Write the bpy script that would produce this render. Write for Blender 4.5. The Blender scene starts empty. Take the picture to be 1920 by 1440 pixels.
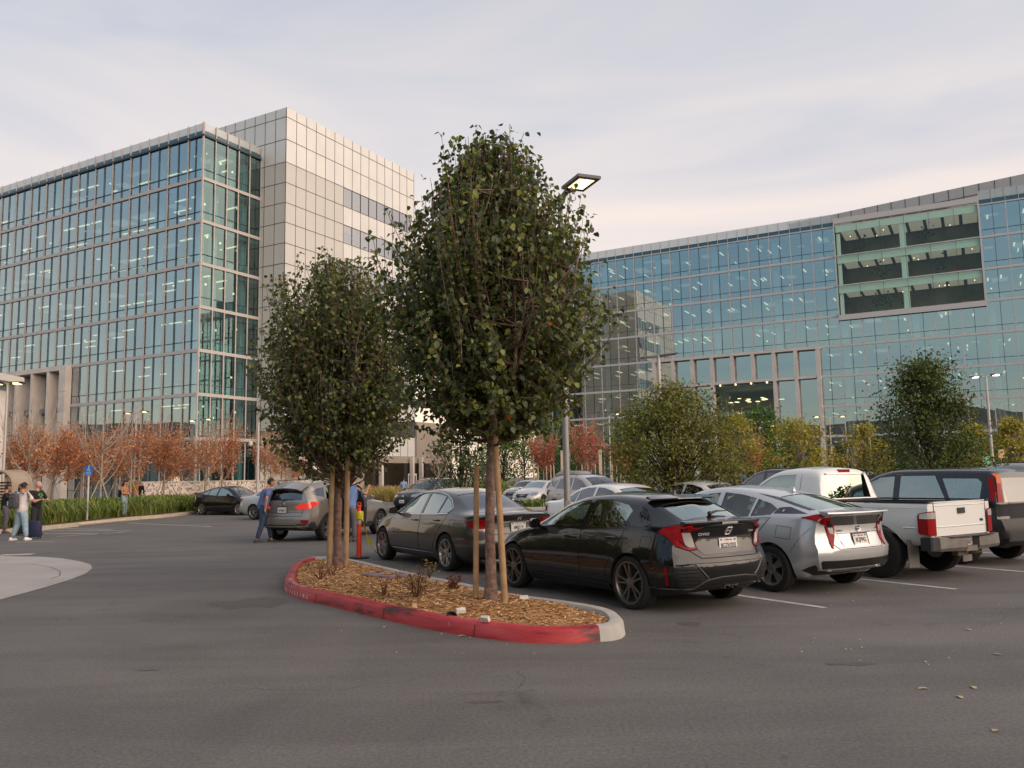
import bpy, bmesh, math, random
from mathutils import Vector, Matrix, noise
from mathutils.bvhtree import BVHTree
R = math.radians
rnd = random.Random(7)
scene = bpy.context.scene
COL = scene.collection

# ---------------------------------------------------------------- camera
FPX = 1565.0; H0 = 895.0; ROLL = R(1.0); CH = 1.65
PITCH = math.atan((H0 - 720) / FPX)
cr, sr, cp, sp = math.cos(ROLL), math.sin(ROLL), math.cos(PITCH), math.sin(PITCH)
cam_d = bpy.data.cameras.new('camera'); cam = bpy.data.objects.new('camera', cam_d); COL.objects.link(cam)
cam_d.sensor_width = 36; cam_d.lens = 36 * FPX / 1920; cam_d.clip_end = 8000; cam_d.clip_start = .05
right0 = Vector((1, 0, 0)); up0 = Vector((0, -sp, cp)); fwd = Vector((0, cp, sp))
# pixel (a right, b up) -> unrolled r = a*cr + b*sr, u = -a*sr + b*cr
rt = right0 * cr - up0 * sr
upv = right0 * sr + up0 * cr
M = Matrix((rt, upv, -fwd)).transposed().to_4x4(); M.translation = Vector((0, 0, CH))
cam.matrix_world = M
scene.camera = cam

def ray(px, py):
    return rt * (px - 960) + upv * -(py - 720) + fwd * FPX
def G(px, py, z=0.0):
    """ground point seen at a place of the survey photograph"""
    v = ray(px, py); t = (z - CH) / v.z
    return Vector((v.x * t, v.y * t, z))
def D(px, py, Y):
    v = ray(px, py); t = Y / v.y
    return Vector((v.x * t, Y, CH + v.z * t))

# ---------------------------------------------------------------- materials
def lin(c):
    if isinstance(c, str):
        c = c.lstrip('#'); c = c if len(c) == 6 else ''.join(q * 2 for q in c); c = [int(c[i:i + 2], 16) / 255 for i in (0, 2, 4)]
        c = [x / 12.92 if x <= .04045 else ((x + .055) / 1.055) ** 2.4 for x in c]
    return (c[0], c[1], c[2], 1)
MATS = {}
def mat(name, col=(.5, .5, .5), rough=.6, metal=0., coat=0., emit=None, estr=0., vary=0., vscale=3., bump=0., bscale=40., spec=.5, trans=0., col2=None, detail=4., bdist=.01):
    if name in MATS: return MATS[name]
    m = bpy.data.materials.new(name); m.use_nodes = True
    nt = m.node_tree; b = nt.nodes['Principled BSDF']
    b.inputs['Base Color'].default_value = lin(col); b.inputs['Roughness'].default_value = rough
    b.inputs['Metallic'].default_value = metal; b.inputs['Coat Weight'].default_value = coat
    b.inputs['Coat Roughness'].default_value = .03; b.inputs['Specular IOR Level'].default_value = spec
    if trans: b.inputs['Transmission Weight'].default_value = trans
    if emit is not None:
        b.inputs['Emission Color'].default_value = lin(emit); b.inputs['Emission Strength'].default_value = estr
    if vary or bump or col2 is not None:
        tc = nt.nodes.new('ShaderNodeTexCoord')
    if vary or col2 is not None:
        n = nt.nodes.new('ShaderNodeTexNoise'); n.inputs['Scale'].default_value = vscale; n.inputs['Detail'].default_value = detail
        nt.links.new(tc.outputs['Object'], n.inputs['Vector'])
        r = nt.nodes.new('ShaderNodeValToRGB'); c = lin(col)
        lo = [x * (1 - vary) for x in c[:3]] + [1]; hi = [min(1, x * (1 + vary)) for x in c[:3]] + [1]
        if col2 is not None: lo = c; hi = lin(col2)
        r.color_ramp.elements[0].color = lo; r.color_ramp.elements[0].position = .32
        r.color_ramp.elements[1].color = hi; r.color_ramp.elements[1].position = .68
        nt.links.new(n.outputs['Fac'], r.inputs['Fac']); nt.links.new(r.outputs['Color'], b.inputs['Base Color'])
    if bump:
        n2 = nt.nodes.new('ShaderNodeTexNoise'); n2.inputs['Scale'].default_value = bscale; n2.inputs['Detail'].default_value = 5
        nt.links.new(tc.outputs['Object'], n2.inputs['Vector'])
        bp = nt.nodes.new('ShaderNodeBump'); bp.inputs['Strength'].default_value = bump; bp.inputs['Distance'].default_value = bdist
        nt.links.new(n2.outputs['Fac'], bp.inputs['Height']); nt.links.new(bp.outputs['Normal'], b.inputs['Normal'])
    MATS[name] = m; return m

def glass_mat(name, tint, gloss, f0=.25, f1=.9, rough=.0, power=3.5, wobble=0., wscale=.4):
    """pane: sees through (tinted) and mirrors; mirror share grows towards grazing"""
    if name in MATS: return MATS[name]
    m = bpy.data.materials.new(name); m.use_nodes = True; nt = m.node_tree; nt.nodes.clear()
    out = nt.nodes.new('ShaderNodeOutputMaterial'); mx = nt.nodes.new('ShaderNodeMixShader')
    tr = nt.nodes.new('ShaderNodeBsdfTransparent'); tr.inputs[0].default_value = lin(tint)
    gl = nt.nodes.new('ShaderNodeBsdfGlossy'); gl.inputs['Color'].default_value = lin(gloss); gl.inputs['Roughness'].default_value = rough
    lw = nt.nodes.new('ShaderNodeLayerWeight'); lw.inputs['Blend'].default_value = .5
    pw = nt.nodes.new('ShaderNodeMath'); pw.operation = 'POWER'; pw.inputs[1].default_value = power
    mr = nt.nodes.new('ShaderNodeMapRange'); mr.inputs['To Min'].default_value = f0; mr.inputs['To Max'].default_value = f1
    nt.links.new(lw.outputs['Facing'], pw.inputs[0]); nt.links.new(pw.outputs[0], mr.inputs['Value'])
    nt.links.new(mr.outputs[0], mx.inputs[0]); nt.links.new(tr.outputs[0], mx.inputs[1]); nt.links.new(gl.outputs[0], mx.inputs[2])
    if wobble:
        tc = nt.nodes.new('ShaderNodeTexCoord'); n = nt.nodes.new('ShaderNodeTexNoise'); n.inputs['Scale'].default_value = wscale; n.inputs['Detail'].default_value = 1
        bp = nt.nodes.new('ShaderNodeBump'); bp.inputs['Strength'].default_value = wobble; bp.inputs['Distance'].default_value = .1
        nt.links.new(tc.outputs['Object'], n.inputs['Vector']); nt.links.new(n.outputs['Fac'], bp.inputs['Height']); nt.links.new(bp.outputs['Normal'], gl.inputs['Normal'])
    nt.links.new(mx.outputs[0], out.inputs['Surface']); MATS[name] = m; return m

# ---------------------------------------------------------------- mesh building
class MB:
    def __init__(s): s.v = []; s.f = []; s.mi = []; s.m = 0
    def add(s, vs, fs):
        o = len(s.v); s.v += [tuple(p) for p in vs]; s.f += [tuple(i + o for i in f) for f in fs]; s.mi += [s.m] * len(fs); return s
    def quad(s, a, b, c, d): return s.add([a, b, c, d], [(0, 1, 2, 3)])
    def box(s, c, d, rz=0., tilt=None):
        hx, hy, hz = d[0] / 2, d[1] / 2, d[2] / 2
        m = Matrix.Rotation(rz, 3, 'Z')
        if tilt is not None: m = m @ tilt
        c = Vector(c); vs = [c + m @ Vector((x * hx, y * hy, z * hz)) for x in (-1, 1) for y in (-1, 1) for z in (-1, 1)]
        return s.add(vs, [(0, 1, 3, 2), (4, 6, 7, 5), (0, 4, 5, 1), (2, 3, 7, 6), (0, 2, 6, 4), (1, 5, 7, 3)])
    def obox(s, o, ax, ay, az):
        """box from a corner and three edge vectors"""
        o = Vector(o); vs = [o + ax * x + ay * y + az * z for x in (0, 1) for y in (0, 1) for z in (0, 1)]
        return s.add(vs, [(0, 1, 3, 2), (4, 6, 7, 5), (0, 4, 5, 1), (2, 3, 7, 6), (0, 2, 6, 4), (1, 5, 7, 3)])
    def tube(s, pts, rad, n=8, cap=True, sq=1.0):
        pts = [Vector(p) for p in pts]; k = len(pts)
        if not hasattr(rad, '__len__'): rad = [rad] * k
        vs = []; fs = []; prev = None
        for i, p in enumerate(pts):
            t = (pts[min(i + 1, k - 1)] - pts[max(i - 1, 0)])
            t = t.normalized() if t.length > 1e-9 else Vector((0, 0, 1))
            if prev is None:
                a = t.cross(Vector((0, 0, 1)))
                if a.length < .05: a = t.cross(Vector((1, 0, 0)))
            else:
                a = prev - t * prev.dot(t)
            a.normalize(); prev = a; b = t.cross(a)
            for j in range(n):
                th = 2 * math.pi * j / n; vs.append(p + (a * math.cos(th) + b * math.sin(th) * sq) * rad[i])
        for i in range(k - 1):
            for j in range(n):
                fs.append((i * n + j, i * n + (j + 1) % n, (i + 1) * n + (j + 1) % n, (i + 1) * n + j))
        if cap: fs.append(tuple(range(n))[::-1]); fs.append(tuple((k - 1) * n + j for j in range(n)))
        return s.add(vs, fs)
    def lathe(s, prof, c=(0, 0, 0), axis='Z', n=24, cap=False):
        """prof: (r, h) list, axis through c"""
        c = Vector(c); vs = []; fs = []
        for r, h in prof:
            for j in range(n):
                a = 2 * math.pi * j / n; x, y = r * math.cos(a), r * math.sin(a)
                vs.append(c + (Vector((x, y, h)) if axis == 'Z' else Vector((y, h, x)) if axis == 'Y' else Vector((h, x, y))))
        for i in range(len(prof) - 1):
            for j in range(n): fs.append((i * n + j, i * n + (j + 1) % n, (i + 1) * n + (j + 1) % n, (i + 1) * n + j))
        if cap: fs.append(tuple(range(n))[::-1]); fs.append(tuple((len(prof) - 1) * n + j for j in range(n)))
        return s.add(vs, fs)
    def prism(s, poly, z0, z1, top=True):
        n = len(poly); vs = [(p[0], p[1], z0) for p in poly] + [(p[0], p[1], z1) for p in poly]
        fs = [(i, (i + 1) % n, (i + 1) % n + n, i + n) for i in range(n)]
        fs += [tuple(range(n))[::-1], tuple(range(n, 2 * n))]
        return s.add(vs, fs)
    def ball(s, c, r, n=8, m=6):
        c = Vector(c)
        if not hasattr(r, '__len__'): r = (r, r, r)
        vs = []; fs = []
        for i in range(m + 1):
            th = math.pi * i / m
            for j in range(n):
                ph = 2 * math.pi * j / n; vs.append(c + Vector((r[0] * math.sin(th) * math.cos(ph), r[1] * math.sin(th) * math.sin(ph), r[2] * math.cos(th))))
        for i in range(m):
            for j in range(n): fs.append((i * n + j, (i + 1) * n + j, (i + 1) * n + (j + 1) % n, i * n + (j + 1) % n))
        return s.add(vs, fs)
    def mesh(s, name, smooth=False, angle=40, fix=True, merge=0.):
        me = bpy.data.meshes.new(name); me.from_pydata(s.v, [], s.f)
        if any(s.mi): me.polygons.foreach_set('material_index', s.mi)
        if fix or merge:
            bm = bmesh.new(); bm.from_mesh(me)
            if merge: bmesh.ops.remove_doubles(bm, verts=bm.verts, dist=merge)
            if fix: bmesh.ops.recalc_face_normals(bm, faces=bm.faces)
            bm.to_mesh(me); bm.free()
        if smooth:
            me.polygons.foreach_set('use_smooth', [True] * len(me.polygons))
            if angle < 180: me.set_sharp_from_angle(angle=R(angle))
        me.update(); return me
    def build(s, name, mats, parent=None, smooth=False, angle=40, fix=True, merge=0., **kw):
        return obj(name, s.mesh(name, smooth, angle, fix, merge), mats, parent, **kw)

def obj(name, me, mats, parent=None, label=None, cat=None, group=None, kind=None, loc=None, rz=None):
    o = bpy.data.objects.new(name, me); COL.objects.link(o)
    if mats is not None and me is not None:
        for m in (mats if isinstance(mats, (list, tuple)) else [mats]): me.materials.append(m)
    if parent is not None: o.parent = parent
    if loc is not None: o.location = loc
    if rz is not None: o.rotation_euler.z = rz
    return tag(o, label, cat, group, kind)
def tag(o, label=None, cat=None, group=None, kind=None):
    if label: o['label'] = label
    if cat: o['category'] = cat
    if group: o['group'] = group
    if kind: o['kind'] = kind
    return o
def empty(name, loc, rz=0., label=None, cat=None, group=None):
    o = bpy.data.objects.new(name, None); COL.objects.link(o); o.location = loc; o.rotation_euler.z = rz; o.empty_display_size = .2
    return tag(o, label, cat, group)
def copy_tree(o, parent=None):
    c = o.copy(); COL.objects.link(c)
    if parent is not None: c.parent = parent
    for ch in [x for x in bpy.data.objects if x.parent == o]: copy_tree(ch, c)
    return c
def text_mesh(txt, size, depth=.003, sx=1., name='lettering', bold=0., shear=0.):
    cu = bpy.data.curves.new(name, 'FONT'); cu.body = txt; cu.size = size; cu.extrude = depth / 2; cu.align_x = 'CENTER'; cu.align_y = 'CENTER'; cu.offset = bold; cu.resolution_u = 3; cu.shear = shear
    o = bpy.data.objects.new(name, cu); COL.objects.link(o)
    me = bpy.data.meshes.new_from_object(o.evaluated_get(bpy.context.evaluated_depsgraph_get()))
    bpy.data.objects.remove(o); bpy.data.curves.remove(cu)
    xs = [v.co.x for v in me.vertices]; ys = [v.co.y for v in me.vertices]
    if xs: me.transform(Matrix.Translation((-(min(xs) + max(xs)) / 2, -(min(ys) + max(ys)) / 2, 0)))
    me.transform(Matrix.Diagonal((sx, 1, 1, 1))); me.name = name
    return me
def frame_mat(o, x, y):
    """matrix with given origin, x axis and y axis"""
    x = Vector(x).normalized(); z = x.cross(Vector(y)).normalized(); y = z.cross(x)
    m = Matrix((x, y, z)).transposed().to_4x4(); m.translation = Vector(o); return m
def smooth01(t): t = max(0, min(1, t)); return t * t * (3 - 2 * t)
def pchip(keys):
    xs = [k[0] for k in keys]; ys = [k[1] for k in keys]; n = len(xs)
    if n == 1: return lambda x: ys[0]
    d = [(ys[i + 1] - ys[i]) / (xs[i + 1] - xs[i]) for i in range(n - 1)]
    m = [d[0]] + [0 if d[i - 1] * d[i] <= 0 else 2 * d[i - 1] * d[i] / (d[i - 1] + d[i]) for i in range(1, n - 1)] + [d[-1]]
    def f(x):
        if x <= xs[0]: return ys[0]
        if x >= xs[-1]: return ys[-1]
        i = max(j for j in range(n - 1) if xs[j] <= x); h = xs[i + 1] - xs[i]; t = (x - xs[i]) / h
        return (ys[i] * (1 + 2 * t) * (1 - t) ** 2 + ys[i + 1] * t * t * (3 - 2 * t) + h * (m[i] * t * (1 - t) ** 2 - m[i + 1] * t * t * (1 - t)))
    return f
# ---------------------------------------------------------------- sky and light
w = bpy.data.worlds.new('World'); scene.world = w; w.use_nodes = True
SUN_EL, SUN_AZ = R(14), R(128)          # azimuth clockwise from +Y : behind the camera, to the right
nt = w.node_tree; nt.nodes.clear(); L = nt.links.new
out = nt.nodes.new('ShaderNodeOutputWorld'); bg = nt.nodes.new('ShaderNodeBackground'); L(bg.outputs[0], out.inputs[0])
sky = nt.nodes.new('ShaderNodeTexSky'); sky.sky_type = 'NISHITA'; sky.sun_disc = False
sky.sun_elevation = SUN_EL; sky.sun_rotation = SUN_AZ; sky.air_density = 1.0; sky.dust_density = 1.5; sky.ozone_density = 1.5
bg.inputs['Strength'].default_value = .12
tc = nt.nodes.new('ShaderNodeTexCoord'); sep = nt.nodes.new('ShaderNodeSeparateXYZ'); L(tc.outputs['Generated'], sep.inputs[0])
def ramp(stops, fac):
    r = nt.nodes.new('ShaderNodeValToRGB'); e = r.color_ramp.elements
    while len(e) < len(stops): e.new(.5)
    for x, (p, c) in zip(e, stops): x.position = p; x.color = lin(c)
    L(fac, r.inputs[0]); return r.outputs[0]
def mix(fac, a, b):
    m = nt.nodes.new('ShaderNodeMix'); m.data_type = 'RGBA'
    if isinstance(fac, float): m.inputs[0].default_value = fac
    else: L(fac, m.inputs[0])
    L(a, m.inputs[6]); L(b, m.inputs[7]); return m.outputs[2]
# thin high cloud layer: warm near the horizon ahead, lilac grey above, blue clear gaps behind
front = ramp([(0.0, '#fad6b8'), (.06, '#fbe0c8'), (.16, '#f3decc'), (.27, '#e0d4ce'), (.40, '#c8c6ca'), (.56, '#b2b6c1'), (1.0, '#a0a5b0')], sep.outputs['Z'])
back = ramp([(0.0, '#cfc6ac'), (.05, '#c9c8b4'), (.12, '#b3c2c0'), (.22, '#a0b8c2'), (.36, '#84a5bb'), (.6, '#94aac0'), (1.0, '#a3a9b6')], sep.outputs['Z'])
mr = nt.nodes.new('ShaderNodeMapRange'); mr.inputs['From Min'].default_value = -.35; mr.inputs['From Max'].default_value = .45; mr.interpolation_type = 'SMOOTHSTEP'
L(sep.outputs['Y'], mr.inputs[0])
cloud = mix(mr.outputs[0], back, front)
mp = nt.nodes.new('ShaderNodeMapping'); mp.inputs['Scale'].default_value = (1.2, 1.2, 5.5); mp.inputs['Rotation'].default_value = (R(6), R(8), R(20)); L(tc.outputs['Generated'], mp.inputs[0])
ns = nt.nodes.new('ShaderNodeTexNoise'); ns.inputs['Scale'].default_value = 1.7; ns.inputs['Detail'].default_value = 6; ns.inputs['Roughness'].default_value = .5; ns.inputs['Distortion'].default_value = .6
L(mp.outputs[0], ns.inputs['Vector'])
cl2 = ramp([(.32, (.80, .855, .94)), (.50, (.965, .97, .98)), (.68, (1.10, 1.05, 1.0))], ns.outputs['Fac'])
mul = nt.nodes.new('ShaderNodeMix'); mul.data_type = 'RGBA'; mul.blend_type = 'MULTIPLY'; mul.inputs[0].default_value = 1.; L(cloud, mul.inputs[6]); L(cl2, mul.inputs[7])
# the Nishita sky is physically bright; clouds are given in the same unit
sc = nt.nodes.new('ShaderNodeVectorMath'); sc.operation = 'SCALE'; sc.inputs['Scale'].default_value = 1 / .12; L(mul.outputs[2], sc.inputs[0])
# broad veiled glow around the low sun
nv = nt.nodes.new('ShaderNodeVectorMath'); nv.operation = 'DOT_PRODUCT'; nv.inputs[1].default_value = (math.sin(SUN_AZ) * math.cos(SUN_EL), math.cos(SUN_AZ) * math.cos(SUN_EL), math.sin(SUN_EL)); L(tc.outputs['Generated'], nv.inputs[0])
gr = nt.nodes.new('ShaderNodeMapRange'); gr.interpolation_type = 'SMOOTHERSTEP'; gr.inputs['From Min'].default_value = .35; gr.inputs['From Max'].default_value = 1.0; gr.inputs['To Max'].default_value = 1.; L(nv.outputs['Value'], gr.inputs[0])
glow = nt.nodes.new('ShaderNodeMix'); glow.data_type = 'RGBA'; glow.blend_type = 'ADD'; L(gr.outputs[0], glow.inputs[0]); L(sc.outputs[0], glow.inputs[6]); glow.inputs[7].default_value = (2.25 / .12, 1.68 / .12, 1.24 / .12, 1)
fin = mix(.93, sky.outputs[0], glow.outputs[2]); L(fin, bg.inputs['Color'])
sl = bpy.data.lights.new('sun', 'SUN'); sl.energy = .55; sl.angle = R(70); sl.color = (1, .80, .66)
so = bpy.data.objects.new('sun', sl); COL.objects.link(so)
sd = Vector((math.sin(SUN_AZ) * math.cos(SUN_EL), math.cos(SUN_AZ) * math.cos(SUN_EL), math.sin(SUN_EL)))
so.rotation_euler = sd.to_track_quat('Z', 'Y').to_euler(); so.location = (0, 0, 60)
scene.view_settings.view_transform = 'Standard'; scene.view_settings.look = 'None'; scene.view_settings.exposure = .4; scene.view_settings.gamma = 1
scene.cycles.use_denoising = True; scene.cycles.max_bounces = 8; scene.cycles.transparent_max_bounces = 24; scene.cycles.glossy_bounces = 4; scene.cycles.diffuse_bounces = 2; scene.cycles.caustics_reflective = False; scene.cycles.caustics_refractive = False
# ---------------------------------------------------------------- ground
def sheet(name, pts, z, m, kind='structure', parent=None, thick=0):
    mb = MB(); mb.add([(p[0], p[1], z) for p in pts], [tuple(range(len(pts)))])
    o = mb.build(name, m, parent, fix=False); 
    if o.data.polygons[0].normal.z < 0: o.data.flip_normals()
    if kind: o['kind'] = kind
    return o
def asphalt():
    m = bpy.data.materials.new('asphalt'); m.use_nodes = True; nt = m.node_tree; b = nt.nodes['Principled BSDF']; L = nt.links.new
    tc = nt.nodes.new('ShaderNodeTexCoord')
    def ns(sc, det, rough=.6, dist=0, stretch=None):
        n = nt.nodes.new('ShaderNodeTexNoise'); n.inputs['Scale'].default_value = sc; n.inputs['Detail'].default_value = det; n.inputs['Roughness'].default_value = rough; n.inputs['Distortion'].default_value = dist
        if stretch:
            mp = nt.nodes.new('ShaderNodeMapping'); mp.inputs['Scale'].default_value = stretch; mp.inputs['Rotation'].default_value = (0, 0, R(32)); L(tc.outputs['Object'], mp.inputs[0]); L(mp.outputs[0], n.inputs['Vector'])
        else: L(tc.outputs['Object'], n.inputs['Vector'])
        return n.outputs['Fac']
    def rp(f, stops):
        r = nt.nodes.new('ShaderNodeValToRGB'); e = r.color_ramp.elements
        while len(e) < len(stops): e.new(.5)
        for x, (p, c) in zip(e, stops): x.position = p; x.color = lin(c)
        L(f, r.inputs[0]); return r.outputs[0]
    def mul(a, c, f=1.):
        x = nt.nodes.new('ShaderNodeMix'); x.data_type = 'RGBA'; x.blend_type = 'MULTIPLY'; x.inputs[0].default_value = f; L(a, x.inputs[6]); L(c, x.inputs[7]); return x.outputs[2]
    base = rp(ns(.35, 5, .6, 1.2), [(.30, (.112, .104, .097)), (.72, (.148, .138, .129))])
    tracks = rp(ns(.5, 4, .6, .5, (.35, 2.2, 1)), [(.38, (.86, .85, .85)), (.58, (1.05, 1.05, 1.05))])
    stain = rp(ns(.9, 6, .65, 1.5), [(.27, (.60, .58, .57)), (.36, (1, 1, 1))])
    grain = rp(ns(34, 5, .85), [(.30, (.50, .50, .50)), (.50, (1.0, 1, 1)), (.72, (1.65, 1.6, 1.55))])
    speck = rp(ns(55, 2, .5), [(.24, (.45, .45, .45)), (.31, (1, 1, 1)), (.70, (1, 1, 1)), (.76, (2.4, 2.3, 2.2))])
    c = mul(mul(mul(mul(base, tracks), stain, .8), grain, .85), speck, .8)
    L(c, b.inputs['Base Color']); b.inputs['Roughness'].default_value = .78; b.inputs['Specular IOR Level'].default_value = .35
    bp = nt.nodes.new('ShaderNodeBump'); bp.inputs['Strength'].default_value = .5; bp.inputs['Distance'].default_value = .008; L(ns(95, 3, .7), bp.inputs['Height']); L(bp.outputs[0], b.inputs['Normal'])
    return m
M_asph = asphalt()
S = 3500
sheet('ground', [(-S, -S), (S, -S), (S, S), (-S, S)], 0, M_asph)
# low hills behind the viewer (mirrored in the glass)
hl = MB(); pts = []
N = 160
for ring, (rr, hh) in enumerate(((1500, 0), (1750, .55), (2100, 1.0), (2600, .7))):
    for i in range(N + 1):
        a = R(150 + 240 * i / N)
        h = 0 if ring == 0 else hh * (120 + 60 * noise.noise(Vector((math.cos(a) * 4, math.sin(a) * 4, ring * .3))) + 30 * noise.noise(Vector((math.cos(a) * 17, math.sin(a) * 17, ring))))
        pts.append((rr * math.cos(a), rr * math.sin(a), h))
fs = [(r * (N + 1) + i, r * (N + 1) + i + 1, (r + 1) * (N + 1) + i + 1, (r + 1) * (N + 1) + i) for r in range(3) for i in range(N)]
hl.add(pts, fs); tag(hl.build('hills', mat('wooded hills', '#46483f', .95, vary=.3, vscale=.01), smooth=True, angle=180), kind='structure')

M_white = mat('road paint', '#b3afa8', .8, vary=.22, vscale=6, detail=8, bump=.2, bscale=60)
HD = R(122.3); HV = Vector((math.cos(HD), math.sin(HD), 0)); LV = Vector((-HV.y, HV.x, 0))
def stripe(px, py, length, wd=.1, back=0):
    e = G(px, py); a = e - HV * back; b = e + HV * length
    return [a - LV * wd / 2, a + LV * wd / 2, b + LV * wd / 2, b - LV * wd / 2]
e1 = G(1548, 1140)
mk = MB()
def addp(q, z=.004): mk.add([(p.x, p.y, z) for p in q], [(0, 1, 2, 3)])
for (px, py) in ((1548, 1140), (1793, 1105)): addp(stripe(px, py, 5.2))
st = G(1793, 1105) - G(1548, 1140)
for k in range(-1, 7):
    e = G(1548, 1140) + st * k
    if k >= 2: addp([e - LV * .05, e + LV * .05, e + HV * 5.2 + LV * .05, e + HV * 5.2 - LV * .05])
    if k >= 0: 
        f = e + HV * 10.6; addp([f - LV * .05, f + LV * .05, f - HV * 4.8 + LV * .05, f - HV * 4.8 - LV * .05])
    e2 = e + HV * 5.3
e0 = G(1548, 1140) + HV * 5.3
addp([e0 - LV * 2.0 - HV * .05, e0 + st * 6 - HV * .05, e0 + st * 6 + HV * .05, e0 - LV * 2.0 + HV * .05], .0045)
# bay line near the black saloon and worn hatching
def pxline(x0, y0, x1, y1, wd):
    a = G(x0, y0); b = G(x1, y1); d = (b - a).normalized(); n = Vector((-d.y, d.x, 0)) * wd / 2
    addp([a - n, a + n, b + n, b - n])
for l in ((240, 981, 397, 987.5, .12), (75, 990, 210, 993, .12), (75, 995, 250, 995.5, .14), (105, 1006, 235, 998, .13), (30, 1017, 102, 1015, .13), (80, 1000, 190, 1001, .12), (0, 1041, 62, 1039, .35)):
    pxline(*l)
tag(mk.build('parking_lines', M_white, fix=False), kind='structure')
# concrete apron at the left
pt = [G(*p) for p in ((-900, 1400), (-300, 1215), (0, 1125), (80, 1103), (130, 1088), (160, 1076), (173, 1066), (170, 1059), (150, 1053), (115, 1047), (80, 1044.5), (0, 1043), (-200, 1041), (-900, 1045))]
sheet('concrete_apron', pt, .006, mat('pale concrete', '#a49d97', .85, vary=.10, vscale=.8, detail=8, bump=.15, bscale=50))
aj = MB(); jp = [G(*p) for p in ((0, 1058), (60, 1058), (95, 1064), (113, 1072), (112, 1080), (95, 1086))]
for a, b in zip(jp[:-1], jp[1:]):
    d = (b - a).normalized(); n = Vector((-d.y, d.x, 0)) * .012; aj.add([(q.x, q.y, .0085) for q in (a - n, a + n, b + n, b - n)], [(0, 1, 2, 3)])
tag(aj.build('apron_joint', mat('joint', '#6a6460', .9), fix=False), kind='structure')

# ---------------------------------------------------------------- planting island
def catmull(P, sub=6, closed=True):
    n = len(P); out = []
    for i in range(n if closed else n - 1):
        p0, p1, p2, p3 = (P[(i - 1) % n], P[i], P[(i + 1) % n], P[(i + 2) % n]) if closed else (P[max(i - 1, 0)], P[i], P[i + 1], P[min(i + 2, n - 1)])
        for k in range(sub):
            t = k / sub; out.append(.5 * ((2 * p1) + (p2 - p0) * t + (2 * p0 - 5 * p1 + 4 * p2 - p3) * t * t + (3 * p1 - p0 - 3 * p2 + p3) * t ** 3))
    if not closed: out.append(P[-1])
    return out
KH = .15
loop_px = [(536, 1090), (538, 1073), (548, 1057), (568, 1047), (601, 1043), (651, 1046), (768, 1072), (874, 1093), (955, 1111), (1051, 1124), (1115, 1134), (1152, 1144), (1168, 1158), (1164, 1167), (1148, 1172), (1124, 1174), (1051, 1178), (959, 1174), (821, 1156), (708, 1134), (626, 1116), (566, 1103)]
loop = catmull([G(x, y, KH) for x, y in loop_px], 8)
N = len(loop)
def inset(lp, d):
    n = len(lp); out = []
    area = sum(lp[i].x * lp[(i + 1) % n].y - lp[(i + 1) % n].x * lp[i].y for i in range(n))
    s = 1 if area > 0 else -1
    for i in range(n):
        t = (lp[(i + 2) % n] - lp[(i - 2) % n]).normalized(); out.append(lp[i] + Vector((-t.y, t.x, 0)) * s * d)
    return out
lin_ = inset(loop, .16); lmid = inset(loop, .03); lout = inset(loop, -.02)
kb = MB(); vs = []
for ring, z in ((lout, -.02), (loop, KH - .03), (lmid, KH), (inset(loop, .14), KH), (lin_, KH - .03), (lin_, .03)): vs += [(p.x, p.y, z) for p in ring]
fs = [(r * N + i, r * N + (i + 1) % N, (r + 1) * N + (i + 1) % N, (r + 1) * N + i) for r in range(5) for i in range(N)]
kb.add(vs, fs)
def red_here(i): k = i / 8; return k >= 14.95 or k < 3.3
kb.mi = [(1 if red_here(i) else 0) for r in range(5) for i in range(N)]
M_kerb = mat('grey kerb concrete', '#a6a19a', .85, vary=.10, vscale=5, detail=8, bump=.25, bscale=70)
def redpaint():
    m = mat('red kerb paint', '#8a2327', .55, bump=.25, bscale=60); nt = m.node_tree; b = nt.nodes['Principled BSDF']; L = nt.links.new
    tc = nt.nodes.new('ShaderNodeTexCoord')
    n1 = nt.nodes.new('ShaderNodeTexNoise'); n1.inputs['Scale'].default_value = 1.1; n1.inputs['Detail'].default_value = 7; n1.inputs['Roughness'].default_value = .62
    mp = nt.nodes.new('ShaderNodeMapping'); mp.inputs['Scale'].default_value = (1, 1, 5); L(tc.outputs['Object'], mp.inputs[0]); L(mp.outputs[0], n1.inputs['Vector'])
    r1 = nt.nodes.new('ShaderNodeValToRGB'); e = r1.color_ramp.elements; e[0].position = .36; e[0].color = lin('#3a1a1b'); e[1].position = .46; e[1].color = lin('#a32529'); e.new(.75).color = lin('#b8494a')
    L(n1.outputs['Fac'], r1.inputs[0])
    n2 = nt.nodes.new('ShaderNodeTexNoise'); n2.inputs['Scale'].default_value = 17; n2.inputs['Detail'].default_value = 6; n2.inputs['Roughness'].default_value = .7; L(tc.outputs['Object'], n2.inputs['Vector'])
    r2 = nt.nodes.new('ShaderNodeValToRGB'); r2.color_ramp.elements[0].position = .66; r2.color_ramp.elements[0].color = (0, 0, 0, 1); r2.color_ramp.elements[1].position = .70; r2.color_ramp.elements[1].color = (1, 1, 1, 1); L(n2.outputs['Fac'], r2.inputs[0])
    mx = nt.nodes.new('ShaderNodeMix'); mx.data_type = 'RGBA'; L(r2.outputs[0], mx.inputs[0]); L(r1.outputs[0], mx.inputs[6]); mx.inputs[7].default_value = lin('#a0908a'); L(mx.outputs[2], b.inputs['Base Color']); return m
M_red = redpaint()
ko = kb.build('kerb', [M_kerb, M_red], smooth=True, angle=50); tag(ko, kind='structure')
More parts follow.
